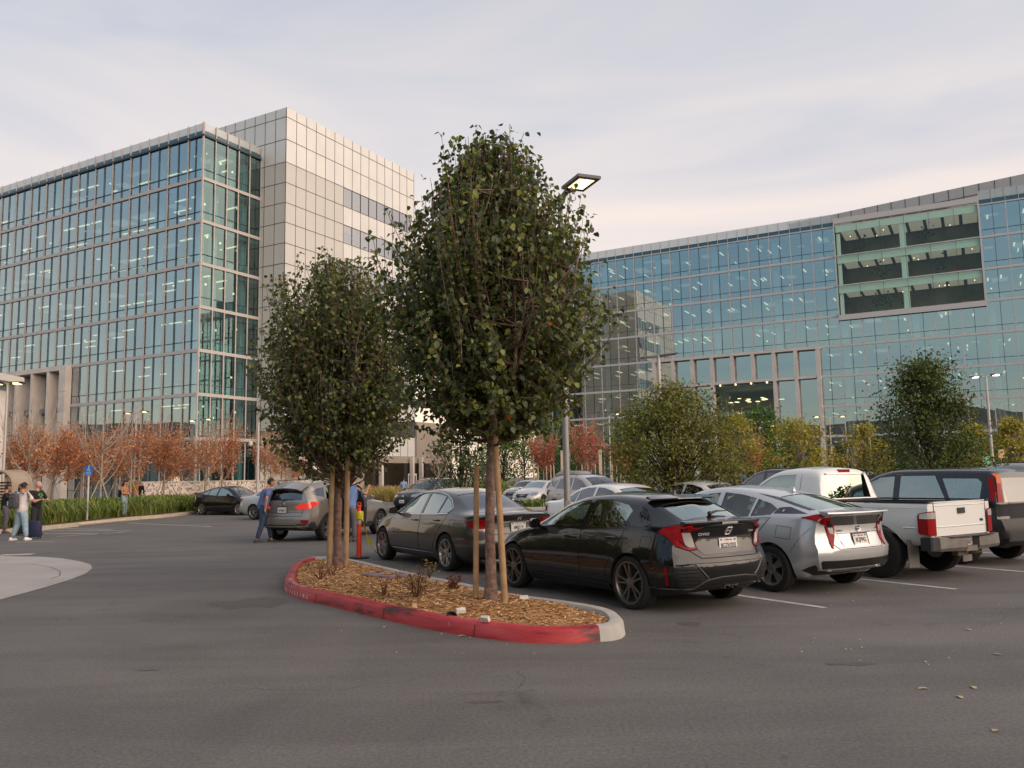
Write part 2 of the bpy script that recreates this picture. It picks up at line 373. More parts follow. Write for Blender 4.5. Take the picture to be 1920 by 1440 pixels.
# joints in the kerb
kj = MB()
for k in (17.55, 18.9, 20.6, 9.4, 7.2, 5.5):
    i = int(k * 8) % N; a, b = lout[i], lin_[i]; t = (loop[(i + 1) % N] - loop[i]).normalized() * .005
    o = (a - b).normalized() * .004
    kj.add([(a + o - t).to_tuple()[:2] + (0,), (a + o + t).to_tuple()[:2] + (0,), (loop[i] + o + t).to_tuple()[:2] + (KH - .028,), (loop[i] + o - t).to_tuple()[:2] + (KH - .028,), (b + t).to_tuple()[:2] + (KH + .003,), (b - t).to_tuple()[:2] + (KH + .003,)], [(0, 1, 2, 3), (3, 2, 4, 5)])
kj.build('kerb_joint', mat('kerb joint', '#4a3230', .9), ko, fix=False)
# stencilled letters on kerb face and top
def along(i): 
    i %= N; j = (i + 1) % N; return i, j
lt = mat('white stencil paint', '#c9b9b4', .7, vary=.3, vscale=20)
for txt, frac0, dz in (('NO PARKING', 21.35, 'face'), ('NO PARKING', 21.4, 'top')):
    s = 0; idx = int((22 - .05) * 8) if dz == 'face' else int((22 + .25) * 8)
    # walk backwards along the loop (left end towards the right in the picture)
    pos = idx; lets = MB()
    for ch in txt:
        i = pos % N; j = (pos - 1) % N
        if ch != ' ':
            me = text_mesh(ch, .075 if dz == 'face' else .08, .001, bold=.002)
            x = (loop[j] - loop[i]).normalized(); mid = (lout[i] + loop[i]) / 2 if dz == 'face' else (loop[i] + lin_[i]) / 2
            if dz == 'face':
                o = Vector((mid.x, mid.y, .062)); yv = Z_ = Vector((0, 0, 1)); nrm = x.cross(yv)
                o = o + nrm * .012
            else:
                o = Vector((mid.x, mid.y, KH + .0025)); yv = Vector((0, 0, 1)).cross(x)
            mm = frame_mat(o, x, yv); me.transform(mm)
            lets.add([v.co.copy() for v in me.vertices], [tuple(p.vertices) for p in me.polygons]); bpy.data.meshes.remove(me)
        # step by letter advance
        adv = .062; d = 0
        while d < adv:
            d += (loop[pos % N] - loop[(pos - 1) % N]).length; pos -= 1
    lets.build('lettering', lt, ko, fix=False)
# mulch bed
mul_in = inset(loop, .155)
cx = sum(p.x for p in mul_in) / N; cy = sum(p.y for p in mul_in) / N
RG = 14; vs = []; fs = []
for r in range(RG + 1):
    f = r / RG
    for p in mul_in:
        q = Vector((p.x + (cx - p.x) * f, p.y + (cy - p.y) * f, 0)); q.z = KH - .05 + .09 * min(1, f * 2.5) + .03 * noise.noise(Vector((q.x * 1.6, q.y * 1.6, 0)))
        vs.append(q)
for r in range(RG):
    for i in range(N): fs.append((r * N + i, r * N + (i + 1) % N, (r + 1) * N + (i + 1) % N, (r + 1) * N + i))
mu = MB().add(vs, fs); 
M_mul = mat('bark mulch', '#85592f', .95, col2='#c39460', vscale=45, detail=3, bump=.8, bscale=60, bdist=.02)
tag(mu.build('mulch', M_mul, smooth=True, angle=180), kind='structure')
bv = BVHTree.FromPolygons([Vector(v) for v in mu.v], mu.f)
def mulch_z(x, y):
    h = bv.ray_cast(Vector((x, y, 2)), Vector((0, 0, -1))); return h[0].z if h[0] else None
ch = MB(); rr = random.Random(3)
xs = [p.x for p in mul_in]; ys = [p.y for p in mul_in]; cnt = 0
while cnt < 9000:
    x, y = rr.uniform(min(xs), max(xs)), rr.uniform(min(ys), max(ys)); z = mulch_z(x, y)
    if z is None: continue
    cnt += 1; a = rr.uniform(0, 6.283); l = rr.uniform(.02, .055); wd = rr.uniform(.005, .014)
    d = Vector((math.cos(a), math.sin(a), rr.uniform(-.35, .35))) * l; n = Vector((-math.sin(a), math.cos(a), rr.uniform(-.5, .5))) * wd; c = Vector((x, y, z + .012))
    ch.m = rr.choice((0, 0, 1, 1, 2)); ch.add([c - d, c + n, c + d, c - n], [(0, 1, 2, 3)])
tag(ch.build('bark_chips', [mat('bark chip tan', '#bf9260', .9), mat('bark chip brown', '#96683c', .9), mat('bark chip pale', '#d6b283', .9)], fix=False), 'loose tan bark chips covering the kerbed island', 'bark mulch', kind='stuff')

# darker oil and repair patches in the asphalt
M_oil = mat('oily asphalt', '#544d49', .75, vary=.2, vscale=9, detail=8)
for k, (px, py, a_, b_) in enumerate(((478, 1131, .55, .26), (1292, 1170, .13, .08), (910, 1316, .14, .02), (275, 1257, .10, .02), (1600, 1245, .20, .04))):
    c = G(px, py); r_ = random.Random(k); n = 40; pts = []
    for i in range(n):
        t = 2 * math.pi * i / n; q = 1 + .45 * noise.noise(Vector((math.cos(t) * 1.6, math.sin(t) * 1.6, k * 3.1))) + .12 * r_.uniform(-1, 1)
        pts.append((c.x + a_ * q * math.cos(t), c.y + b_ * q * math.sin(t) * 1.6))
    sheet('asphalt_patch', pts, .0022, M_oil)

# hairline cracks
ck = MB(); r_ = random.Random(41)
for (px, py, a0, L_) in ((300, 1300, .2, 3.2), (760, 1330, 1.0, 2.2), (250, 1120, -.2, 4.0), (1700, 1180, .1, 3.0)):
    p = G(px, py); a = a0; d_ = 0; P = [p.copy()]
    while d_ < L_:
        a += r_.gauss(0, .35); a = a0 + (a - a0) * .8; p = p + Vector((math.cos(a), math.sin(a), 0)) * .07; P.append(p.copy()); d_ += .07
    for i in range(len(P) - 1):
        t = (P[i + 1] - P[i]).normalized(); n_ = Vector((-t.y, t.x, 0)) * 0.002 * (1 - abs(i / len(P) - .5) * 1.2); ck.add([(q.x, q.y, .0018) for q in (P[i] - n_, P[i] + n_, P[i + 1] + n_, P[i + 1] - n_)], [(0, 1, 2, 3)])
tag(ck.build('asphalt_cracks', mat('crack', '#2b2725', .9), fix=False), kind='structure')
# ---------------------------------------------------------------- buildings
U = Vector((-.874, .486, 0)).normalized(); V = Vector((.486, .874, 0)); Z = Vector((0, 0, 1))
M_mull = mat('warm grey metal', '#b9b1ac', .55)
M_mull2 = mat('pale grey metal', '#bdb9b8', .55)
M_thin = mat('dark mullion', '#3f4a50', .5, .3)
M_slab = mat('slab soffit', '#6d7275', .9, vary=.12, vscale=.5)
M_core = mat('interior wall', '#5b6062', .9, vary=.5, vscale=.25)
M_colm = mat('interior column', '#b8c8cc', .8)
M_furn = mat('screens and partitions', '#9db4b8', .7, vary=.3, vscale=.7)
M_desk = mat('desks and shelves', '#2b2826', .8, vary=.5, vscale=.6)
M_warm = mat('timber lining', '#7a6040', .8, vary=.3, vscale=.8)
M_strip = mat('ceiling light strip', (1, .93, .75), .5, emit=(1, .78, .46), estr=1.15)
M_bulb = mat('pendant bulb', (1, .93, .75), .5, emit=(1, .76, .42), estr=1.5)
for m in (M_strip, M_bulb): m.cycles.emission_sampling = 'NONE'
M_paneL = glass_mat('blue curtain wall glass', (.50, .72, .76), (.82, .93, .97), .47, .97, wobble=.02, wscale=.25)
M_paneR = glass_mat('teal curtain wall glass', (.46, .66, .68), (.80, .91, .92), .46, .97, wobble=.02, wscale=.25)
M_paneD = glass_mat('deep green glass', (.36, .56, .56), (.55, .80, .80), .22, .9)
M_paneC = glass_mat('clear green glass', (.84, .95, .90), (.8, .95, .9), .05, .7)
M_band = mat('blue spandrel glass', '#31525f', .08, 0, coat=.6)
M_para = glass_mat('frosted parapet glass', (.55, .56, .56), (.95, .95, .95), .25, .9, rough=.25)
def add_diffuse(m, col, f):
    n_ = m.node_tree; o_ = n_.nodes['Material Output']; s_ = o_.inputs[0].links[0].from_socket
    d_ = n_.nodes.new('ShaderNodeBsdfDiffuse'); d_.inputs[0].default_value = lin(col); x_ = n_.nodes.new('ShaderNodeMixShader'); x_.inputs[0].default_value = f
    n_.links.new(s_, x_.inputs[1]); n_.links.new(d_.outputs[0], x_.inputs[2]); n_.links.new(x_.outputs[0], o_.inputs[0])
add_diffuse(M_para, '#c9cbc9', .5)
M_panel = mat('pale cladding panel', '#d6d4d0', .42, .15, vary=.05, vscale=.35)
M_panelg = mat('gloss white glass panel', '#c4c1bb', .12, 0, coat=.5, vary=.04, vscale=.4)
M_conc = mat('fair concrete', '#cdc3bb', .85, vary=.10, vscale=.8, bump=.2, bscale=12)
M_joint = mat('panel joint', '#4b4541', .8)
M_soff = mat('dark soffit', '#4d443f', .8)
M_frit = glass_mat('fritted pale glass', (.70, .70, .66), (.9, .9, .88), .16, .9, rough=.02)
add_diffuse(M_frit, '#dcdad4', .72)
FL = [6.12, 10.63, 15.15, 19.70, 24.25, 28.80, 33.40, 38.0]

def poly_slab(mb, pts, z0, z1): mb.prism([(p.x, p.y) for p in pts], z0, z1)

class Bld:
    def __init__(s, name, loc, label):
        s.root = empty(name, (0, 0, 0), 0, label, 'office building'); s.n = 0
        s.rest = MB(); s.wins = []; s.mull = {}; s.thin = MB(); s.span = {}; s.nf = 0
    def facade(s, P, d, n, bounds, floors, gm, half=True, thickw=.11, proud=.10, thick=None, skip=None, trans=True, big=True):
        """bounds: distances along d of the vertical mullions"""
        P = Vector((P.x, P.y, 0)); tot = bounds[-1]
        z0, z1 = floors[0], floors[-1]; s.nf += 1
        def ok(b, f): return not (skip and skip(b, f))
        for i, t in enumerate(bounds):
            zs = [k for k in range(len(floors) - 1) if (i < len(bounds) - 1 and ok(i, k)) or (i > 0 and ok(i - 1, k))]
            for k in zs:
                s.mull.setdefault((s.nf, i), MB()).obox(P + d * (t - thickw / 2) + n * .0 + Z * floors[k], d * thickw, n * proud, Z * (floors[k + 1] - floors[k]))
        for k in range(len(floors) - 1):
            a = floors[k]; b = floors[k + 1]
            for i in range(len(bounds) - 1):
                if not ok(i, k): s.nf += 1; continue
                t0, t1 = bounds[i], bounds[i + 1]; wd = t1 - t0
                if half and wd > 2: s.thin.obox(P + d * ((t0 + t1) / 2 - .03) - n * .02 + Z * a, d * .06, n * .07, Z * (b - a))
                if trans: s.thin.obox(P + d * t0 - n * .02 + Z * (a + 1.0), d * wd, n * .05, Z * .055)
                s.span.setdefault((s.nf, k), MB()).obox(P + d * (t0 + thickw / 2 + .002) - n * .03 + Z * (a - .17), d * (wd - thickw - .004), n * .13, Z * .34)
                e = .005
                o = [rnd.uniform(-e, e) for _ in range(3)]
                q = [P + d * t0 + Z * a - n * (.05 + o[0]), P + d * t1 + Z * a - n * (.05 + o[1]), P + d * t1 + Z * b - n * (.05 + o[1] + o[2]), P + d * t0 + Z * b - n * (.05 + o[0] + o[2])]
                s.wins.append((q, gm))
    def finish(s, eye):
        s.wins.sort(key=lambda w: (sum(w[0], Vector()) / 4 - eye).length)
        rest = {}
        for k, (q, gm) in enumerate(s.wins):
            if k < 100:
                m = MB().quad(*q); m.build('window', gm, s.root, fix=False)
            else:
                rest.setdefault(gm.name, (MB(), gm))[0].quad(*q)
        for mb, gm in rest.values():
            mb.build('window_panes', gm, s.root, fix=False, kind='stuff')
        mm = M_mull if any(w[1] is M_paneL for w in s.wins) else M_mull2
        for q in s.mull.values(): q.build('mullion', mm, s.root)
        for q in s.span.values(): q.build('spandrel_rail', mm, s.root)
        s.thin.build('glazing_bars', M_thin, s.root)

EYE = Vector((0, 0, CH))
# ================= left block: glass corner building + white stair tower
P0 = D(370, 739, 84.5); P0.z = 0
bl = Bld('glass_office_building', (0, 0, 0), 'eight storey blue glass office block with a pale panelled stair tower at its corner')
nL = -V                        # normal of the long left facade
nR = -U                        # normal of the short facade / tower flank
MOD = 3.13
JB = 7
bounds = [0, 2.27] + [2.27 + MOD * k for k in range(1, 17)]
PORT_T = None
def skipL(b, f): return b >= JB and f < 3     # the stone portal takes the lower storeys further left
floors = [0] + FL
# where the portal begins (its right jamb)
bl.facade(P0, U, nL, bounds, floors, M_paneL, skip=skipL)
t7 = 8.05
bl.facade(P0, V, nR, [0, 1.6, 3.2, 4.8, 6.4, t7], floors, M_paneD, half=False)
A = P0; B = P0 + U * bounds[-1]; C_ = P0 + V * t7
ins = .25
for k, z in enumerate(FL):
    mb = MB(); q = [A + U * ins + V * ins, B + V * ins, B + V * 26, A + V * 26 + U * ins]
    poly_slab(mb, q, z - .62, z - .02); mb.build('floor_slab', M_slab, bl.root)
core = MB(); core.obox(A + U * 10 + V * 9.5, U * 30, V * .4, Z * 37.4); core.obox(A + U * 5.2 + V * 3.2, U * .3, V * 12, Z * 37.4); core.obox(A + U * 34 + V * 3.5, U * .3, V * 6, Z * 37.4); core.obox(A + U * 50 + V * 6, U * .3, V * 6, Z * 37.4)
core.obox(A + U * .5 + V * 25.5, U * 49, V * .3, Z * 37.4)
core.build('core_wall', M_core, bl.root)
cm = MB()
for t in (1.9, 3 * MOD - 1.0, 6 * MOD - 1.0, 9 * MOD - 1., 12 * MOD - 1., 15 * MOD - 1):
    for k in range(8): cm.obox(A + U * t + V * 1.3 + Z * (floors[k]), U * .7, V * .7, Z * (floors[k + 1] - floors[k] - .6))
for t in (.5, 4.6): cm.obox(A + V * (t + 2) + U * 1.2, V * .6, U * .6, Z * 37.3)
cm.build('column', M_colm, bl.root)
ls = MB(); fu = MB(); bu = MB(); dk = MB()
for k in range(8):
    zc = floors[k + 1] - .72; zf = floors[k]
    for row in (2.2, 4.6, 7.0):
        t = 1 + rnd.uniform(0, 2)
        while t < 48:
            if rnd.random() < (.42 if k not in (1, 2) else .2): ls.obox(A + U * t + V * row + Z * zc, U * 1.9, V * .22, Z * .08)
            t += 2.4 + rnd.uniform(0, .6) + (3.5 if rnd.random() < .12 else 0)
    for _ in range(26):
        t = rnd.uniform(.4, 47); h = rnd.uniform(.9, 1.5)
        (fu if rnd.random() < .6 else dk).obox(A + U * t + V * rnd.uniform(.9, 3.5) + Z * zf, U * rnd.uniform(.5, 1.4), V * rnd.uniform(.1, .5), Z * h)
    for _ in range(4): 
        p = A + U * rnd.uniform(.6, 46) + V * rnd.uniform(1.2, 5) + Z * (zc - rnd.uniform(.3, 1.1)); bu.ball(p, .11, 6, 4)
    for t in (1.5, 3.4, 5.9): bu.ball(A + V * t + U * rnd.uniform(.8, 2.2) + Z * (zc - rnd.uniform(.5, 1.6)), .13, 6, 4)
    for t in (2.0, 4.2, 6.0): fu.obox(A + V * t + U * .7 + Z * zf, V * rnd.uniform(.5, 1.1), U * .08, Z * rnd.uniform(.9, 1.6))
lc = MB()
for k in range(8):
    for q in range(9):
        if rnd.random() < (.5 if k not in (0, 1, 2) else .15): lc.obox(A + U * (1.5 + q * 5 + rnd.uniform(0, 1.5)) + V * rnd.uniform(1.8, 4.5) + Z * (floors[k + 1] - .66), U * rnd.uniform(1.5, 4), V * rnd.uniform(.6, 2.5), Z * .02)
lc.build('ceiling_glow_patch', mat('glowing ceiling patch', '#8a8276', .9, emit=(1, .86, .66), estr=.16), bl.root, kind='stuff')  # glowing sheets imitate light washing over the ceilings
ls.build('ceiling_light', M_strip, bl.root, kind='stuff'); fu.build('office_partition', M_furn, bl.root, kind='stuff'); dk.build('office_furniture', M_desk, bl.root, kind='stuff')
bu.build('pendant_light', M_bulb, bl.root, kind='stuff')
# roof edge: eave line, blue band, frosted parapet with posts
pr = MB(); bd = MB(); pa = MB(); ps = MB()
for (P, d, n, T, bb) in ((P0, U, nL, bounds[-1], bounds), (P0, V, nR, t7, [0, 1.6, 3.2, 4.8, 6.4, t7])):
    pr.obox(P - d * .12 + Z * 37.98, d * (T + .12), n * .16, Z * .22)
    bd.obox(P + d * .02 - n * .06 + Z * 38.22, d * T, n * .1, Z * .4)
    pa.quad(P + Z * 38.65, P + d * T + Z * 38.65, P + d * T + Z * 39.45, P + Z * 39.45)
    for i in range(len(bb)):
        MB().obox(P + d * (bb[i] - .05) + n * .04 + Z * 38.2, d * .10, n * .10, Z * 1.3).build('parapet_post', M_mull, bl.root)
        if i + 1 < len(bb) and bb[i + 1] - bb[i] > 2: MB().obox(P + d * ((bb[i] + bb[i + 1]) / 2 - .03) + n * .03 + Z * 38.2, d * .06, n * .1, Z * 1.25).build('parapet_post', M_mull, bl.root)
pr.build('eave_line', M_thin, bl.root); bd.build('roof_band', M_band, bl.root); pa.build('parapet_glass', M_para, bl.root, fix=False)
rf = MB(); poly_slab(rf, [A + U * .2 + V * .2, B + V * .2, B + V * 26, A + V * 26 + U * .2], 38.05, 38.4); rf.build('roof', M_slab, bl.root)
# stone portal with deep fins on the long facade
jr = bounds[JB]
po = MB(); zt = floors[3] + .1; dep = .8
po.obox(P0 + U * (jr - .15) + Z * 0, U * 1.15, nL * dep, Z * zt)                # right jamb
po.obox(P0 + U * (jr + 1.0) + Z * (zt - .55), U * 26, nL * (dep - .004), Z * .545)       # lintel
po.obox(P0 + U * (jr + 1.0) + Z * (FL[0] - 1.1), U * 26, nL * (dep - .008), Z * .5)      # lower rail
t = jr + MOD - .1
while t < bounds[-1]:
    po.obox(P0 + U * t + V * .9 + Z * 0, U * .36, nL * (dep + .88), Z * (zt - .56)); t += MOD
pg = MB(); gq = P0 + V * .85
pg.quad(gq + U * (jr + .2), gq + U * bounds[-1], gq + U * bounds[-1] + Z * zt, gq + U * (jr + .2) + Z * zt)
po.obox(P0 + U * (jr + .2) + V * .02 + Z * (zt - .6), U * 26, V * .9, Z * .2)

po.build('stone_portal', M_conc, bl.root)
pg.build('portal_glass', mat('dark recessed glass', '#2b3236', .1, coat=.5), bl.root, fix=False)
pj = MB()
for z in (3.1, 5.4, 7.7, 10.0, 12.2): pj.obox(P0 + U * (jr - .16) + nL * (dep - .2) + Z * z, U * 1.17, nL * .21, Z * .025)
pj.build('panel_joints', M_joint, bl.root)

# ---- stair tower
P1 = P0 + V * t7; s_out = 3.85
P2 = P1 - U * s_out; P2.z = P1.z = 0
M2 = 1.615; NC = 15
zr = [43.1 - .0]
rows = [43.4, 42.3, 39.7, 37.05, 34.7, 32.4, 30.15, 27.8, 25.5, 23.2, 20.9, 18.6, 16.3, 14.0, 11.7, 9.4, 7.1]
ztop = rows[0]
body = MB()
lenR = M2 * NC
# solid parts as panels just in front of a dark core; glazed parts left open
def tpan(mb, P, d, c0, c1, z0, z1, n, off=0.): 
    p = P + d * (M2 * c0) + n * off; mb.quad(p + Z * z0, p + d * (M2 * (c1 - c0)) + Z * z0, p + d * (M2 * (c1 - c0)) + Z * z1, p + Z * z1)
solid = MB(); gl = MB(); wn = []
nT = -U; nTl = -V
tpan(solid, P2, V, 0, NC, rows[3], ztop, nT)                       # blank top of the right flank
tpan(solid, P2, U, 0, 9.5, rows[3], ztop, nTl)                        # blank top, left flank (stands above the glass block too)
zz = rows[3:]
for i in range(len(zz) - 1):
    for c in range(6): tpan(gl, P2, V, c, c + 1, zz[i + 1], zz[i], nT)
    for c in range(3):
        tpan(gl, P2, U, c, min(c + 1, s_out / M2), zz[i + 1], zz[i], nTl)
    if i % 2 == 0:
        for c in range(6, NC): wn.append((c, zz[i + 1], zz[i]))
    else: tpan(solid, P2, V, 6, NC, zz[i + 1], zz[i], nT)
tpan(solid, P2, V, 6, NC, 4.6, zz[-1], nT)
solid.build('cladding_panels', M_panel, bl.root, fix=False)
gl.build('stair_glazing', M_frit, bl.root, fix=False)
for c, a, b in wn:
    m = MB(); tpan(m, P2, V, c, c + 1, a, b, nT, -.03); m.build('strip_window', glass_mat('strip window glass', (.5, .55, .58), (.9, .93, .96), .42, .95), bl.root, fix=False)
jt = MB()
for c in range(NC + 1): jt.obox(P2 + V * (M2 * c - .03) - nT * .03 + Z * 0, V * .06, nT * .05, Z * (ztop - .01))
for z in rows[1:]: jt.obox(P2 + V * .0 - nT * .03 + Z * (z - .035), V * (lenR - .01), nT * .047, Z * .07)
for c in range(0, 10): 
    zl = 0 if c * M2 < s_out else 38.4
    jt.obox(P2 + U * (M2 * c - .03) - nTl * .03 + Z * zl, U * .06, nTl * .05, Z * (ztop - zl - .01))
for i, z in enumerate(rows[1:]):
    jt.obox(P2 - nTl * .03 + Z * (z - .035), U * (M2 * 9.5 if z > 38 else s_out), nTl * .047, Z * .07)
jt.build('panel_joints', M_joint, bl.root)
tw = MB()
tw.obox(P2 + V * .25 + U * .25 + Z * 37.1, U * 14.6, V * (lenR - .5), Z * (ztop - 37.15))   # solid roof storey
tw.obox(P2 + V * (M2 * 6 + .35) + U * .8, U * 12, V * .3, Z * 36.2)
tw.obox(P2 + V * 4.6 + U * 4.6, U * .3, V * (lenR - 5), Z * 36.2)
tw.obox(P2 + V * .3 + U * s_out, U * .3, V * 4.5, Z * 36.2)
tw.obox(P2 + V * (lenR - .2) + U * .05, U * 14, V * .2, Z * (ztop - .4))
tw.build('tower_core', mat('stair hall wall', '#c9c2b4', .8, vary=.06, vscale=.3), bl.root)
stp = MB()
for k in range(8):
    z = 2.2 + 4.5 * k
    stp.obox(P2 + U * .35 + V * .5 + Z * (z + 2.2), U * 3.6, V * 1.1, Z * .3)
    stp.obox(P2 + U * .35 + V * (M2 * 5) + Z * z, U * 3.6, V * 1.6, Z * .3)
    a = P2 + U * .4 + V * 1.6 + Z * (z + 2.1); e = P2 + U * .4 + V * (M2 * 5) + Z * (z - .05)
    stp.obox(a, e - a, U * .9, Z * 1.0)
    a2 = P2 + U * 2.4 + V * (M2 * 5) + Z * (z - .05); e2 = P2 + U * 2.4 + V * 1.6 + Z * (z - 2.3)
    stp.obox(a2, e2 - a2, U * .9, Z * 1.0)
stp.build('staircase', mat('stair stringers', '#d8d2c6', .7), bl.root)
tl = MB()
for k in range(8):
    for c in (2.4, 5.6): tl.ball(P2 + U * 1.6 + V * c + Z * (4.4 + 4.5 * k), (.22, .22, .06), 8, 4)
tl.build('stair_light', M_bulb, bl.root, kind='stuff')
# leaning window bay near the far end of the tower
q = P2 + V * (M2 * 13.2)
fb = MB()
for a, b in (((0, 28.6), (.5, 36.2)), ((2.2, 28.6), (2.7, 36.2))):
    fb.tube([q + V * a[0] + nT * .3 + Z * a[1], q + V * b[0] + nT * 1.5 + Z * b[1]], .18, 4)
fb.tube([q + V * .5 + nT * 1.5 + Z * 36.2, q + V * 2.7 + nT * 1.5 + Z * 36.2], .18, 4)
fb.build('bay_frame', M_panel, bl.root)
# entrance podium under the tower
pd = MB(); pd.obox(P2 + V * 6.2 - U * .6, V * 26, U * 8, Z * 4.55)
pd.obox(P2 + V * lenR - U * .3 + Z * 0, V * 8.5, U * 8, Z * 9.2)
pd.build('entrance_podium', mat('podium wall', '#9b9184', .8, vary=.08, vscale=.5), bl.root)
pdg = MB(); o_ = P2 + V * 13 - U * .66
for i in range(9): pdg.obox(o_ + V * (i * 2.1), V * 2.0, -U * .05, Z * 3.7)
pdg.build('entrance_glazing', mat('dark entrance glass', '#2d2620', .08, coat=.5), bl.root)
dr = MB(); 
for i in (0, 1): 
    dr.obox(o_ + V * (8.6 + i * .95) - U * .1, V * .92, -U * .05, Z * 2.35)
d_ = dr.build('entrance_door', mat('white door', '#d8d3cc', .5), bl.root)
dg = MB()
for i in (0, 1): dg.obox(o_ + V * (8.75 + i * .95) - U * .155 + Z * .4, V * .6, -U * .012, Z * 1.7)
dg.build('door_glass', mat('door glass', '#6a5f50', .1, coat=.5), d_)
pw = MB()
for t in (4.4, 10.8, 12.8, 19): MB().obox(o_ + V * (t - 2) - U * .75, V * .35, U * .5, Z * 4.5).build('pier', M_conc, bl.root)
bl.finish(EYE)

# ================= right block
br = Bld('glass_headquarters_building', (0, 0, 0), 'long eight storey teal glass office block across the car park with a framed terrace bay')
X = -U                         # runs to the right and towards the camera
R0 = D(1405, 505, 131); R0.z = 0
MR = 3.25; FR = [z + .85 for z in FL]
i0, i1 = -12, 26
bo = [MR * (i - i0) for i in range(i0, i1 + 1)]
PR = R0 + X * (MR * i0)
frl = [0] + FR
def skipR(b, f):
    i = b + i0
    if 4 <= i < 10 and f in (5, 6, 7): return True
    if -5 <= i < 3 and f < 4: return True
    return False
br.facade(PR, X, nL, bo, frl, M_paneR, thickw=.12, proud=.12, skip=skipR)
TOT = bo[-1]
for k, z in enumerate(FR):
    mb = MB()
    if k in (4, 5, 6):
        a = MR * (4 - i0); b = MR * (10 - i0)
        for (u0, u1, v0) in ((.2, a, .3), (a + .01, b - .01, .05), (b, TOT, .3)): poly_slab(mb, [PR + X * u0 + V * v0, PR + X * u1 + V * v0, PR + X * u1 + V * 24, PR + X * u0 + V * 24], z - .62, z - .02)
    else: poly_slab(mb, [PR + X * .2 + V * .3, PR + X * TOT + V * .3, PR + X * TOT + V * 24, PR + X * .2 + V * 24], z - .62, z - .02)
    mb.build('floor_slab', M_slab, br.root)
core = MB(); core.obox(PR + X * .3 + V * 13, X * (TOT - 1), V * .4, Z * 38); core.obox(PR + X * .2 + V * .3, X * .3, V * 23, Z * 38)
core.obox(PR + X * (MR * 16) - X * .2 + V * .4, X * .25, V * 12, Z * 38); core.obox(PR + X * (MR * 22) + V * .4, X * .25, V * 12, Z * 38); core.obox(PR + X * (MR * 10) + V * 3, X * .25, V * 10, Z * 38)
core.build('core_wall', M_core, br.root)
cm = MB()
for b in range(1, 38, 3):
    for k in range(8):
        if skipR(b, k) or skipR(b - 1, k): continue
        cm.obox(PR + X * (MR * b + .25) + V * 1.0 + Z * frl[k], X * .75, V * .75, Z * (frl[k + 1] - frl[k] - .6))
cm.build('column', M_colm, br.root)
ls = MB(); fu = MB(); bu = MB(); dk = MB(); wm = MB()
for k in range(8):
    zc = frl[k + 1] - .75; zf = frl[k]
    for b in range(38):
        if skipR(b, k): continue
        lit = rnd.random() < (.85 if b + i0 < 4 else .6)
        if lit:
            for _ in range(rnd.choice((1, 1, 2))):
                t = MR * b + rnd.uniform(.3, 2.6); v0 = rnd.uniform(1.5, 6)
                ls.obox(PR + X * t + V * v0 + Z * zc, X * .2, V * 2.2, Z * .08)
            if rnd.random() < .35: ls.obox(PR + X * (MR * b + rnd.uniform(.3, 2.6)) + V * rnd.uniform(6.5, 10) + Z * zc, X * .14, V * 2.2, Z * .07)
        if rnd.random() < .22: bu.ball(PR + X * (MR * b + rnd.uniform(.3, 3)) + V * rnd.uniform(1, 5) + Z * (zf + rnd.uniform(1.0, 2.8)), .13, 6, 4)
        for _ in range(3):
            (fu if rnd.random() < .45 else dk).obox(PR + X * (MR * b + rnd.uniform(.1, 2.2)) + V * rnd.uniform(.8, 4) + Z * zf, X * rnd.uniform(.4, 1.2), V * .3, Z * rnd.uniform(.7, 1.5))
        if rnd.random() < .5: wm.obox(PR + X * (MR * b) + V * rnd.uniform(5, 12) + Z * zf, X * rnd.uniform(1.5, 3.2), V * .3, Z * rnd.uniform(1.2, 3.2))
lc = MB()
for k in range(8):
    for b in range(38):
        if not skipR(b, k) and rnd.random() < .6: lc.obox(PR + X * (MR * b + rnd.uniform(0, 1.2)) + V * rnd.uniform(1.2, 6) + Z * (frl[k + 1] - .66), X * rnd.uniform(.8, 2.4), V * rnd.uniform(1, 4), Z * .02)
lc.build('ceiling_glow_patch', mat('glowing ceiling patch', '#8a8276', .9), br.root, kind='stuff')  # same glow material: ceiling patches that only look lit
ls.build('ceiling_light', M_strip, br.root, kind='stuff'); fu.build('office_partition', M_furn, br.root, kind='stuff'); dk.build('office_furniture', M_desk, br.root, kind='stuff'); bu.build('pendant_light', M_bulb, br.root, kind='stuff')
wm.build('back_wall_panel', M_warm, br.root, kind='stuff')
zr0 = FR[-1]
pr = MB(); bd = MB(); pa = MB(); ps = MB()
segs = [(0, MR * (4 - i0)), (MR * (10 - i0), TOT)]
for a, b in segs:
    pr.obox(PR + X * a + Z * (zr0 - .02), X * (b - a), nL * .14, Z * .2)
    bd.obox(PR + X * a - nL * .06 + Z * (zr0 + .22), X * (b - a), nL * .1, Z * .6)
    pa.quad(PR + X * a + Z * (zr0 + .85), PR + X * b + Z * (zr0 + .85), PR + X * b + Z * (zr0 + 2.1), PR + X * a + Z * (zr0 + 2.1))
t = 0
while t < TOT:
    if not (MR * (4 - i0) < t < MR * (10 - i0)): MB().obox(PR + X * (t - .03) + nL * .03 + Z * zr0, X * .06, nL * .1, Z * 2.1).build('parapet_post', M_mull2, br.root)
    t += MR / 2
pr.build('eave_line', M_mull2, br.root); bd.build('roof_band', M_band, br.root); pa.build('parapet_glass', M_para, br.root, fix=False)
rf = MB(); poly_slab(rf, [PR + X * .2 + V * .3, PR + X * TOT + V * .3, PR + X * TOT + V * 24, PR + X * .2 + V * 24], zr0 - .01, zr0 + .2); rf.build('roof', M_slab, br.root)
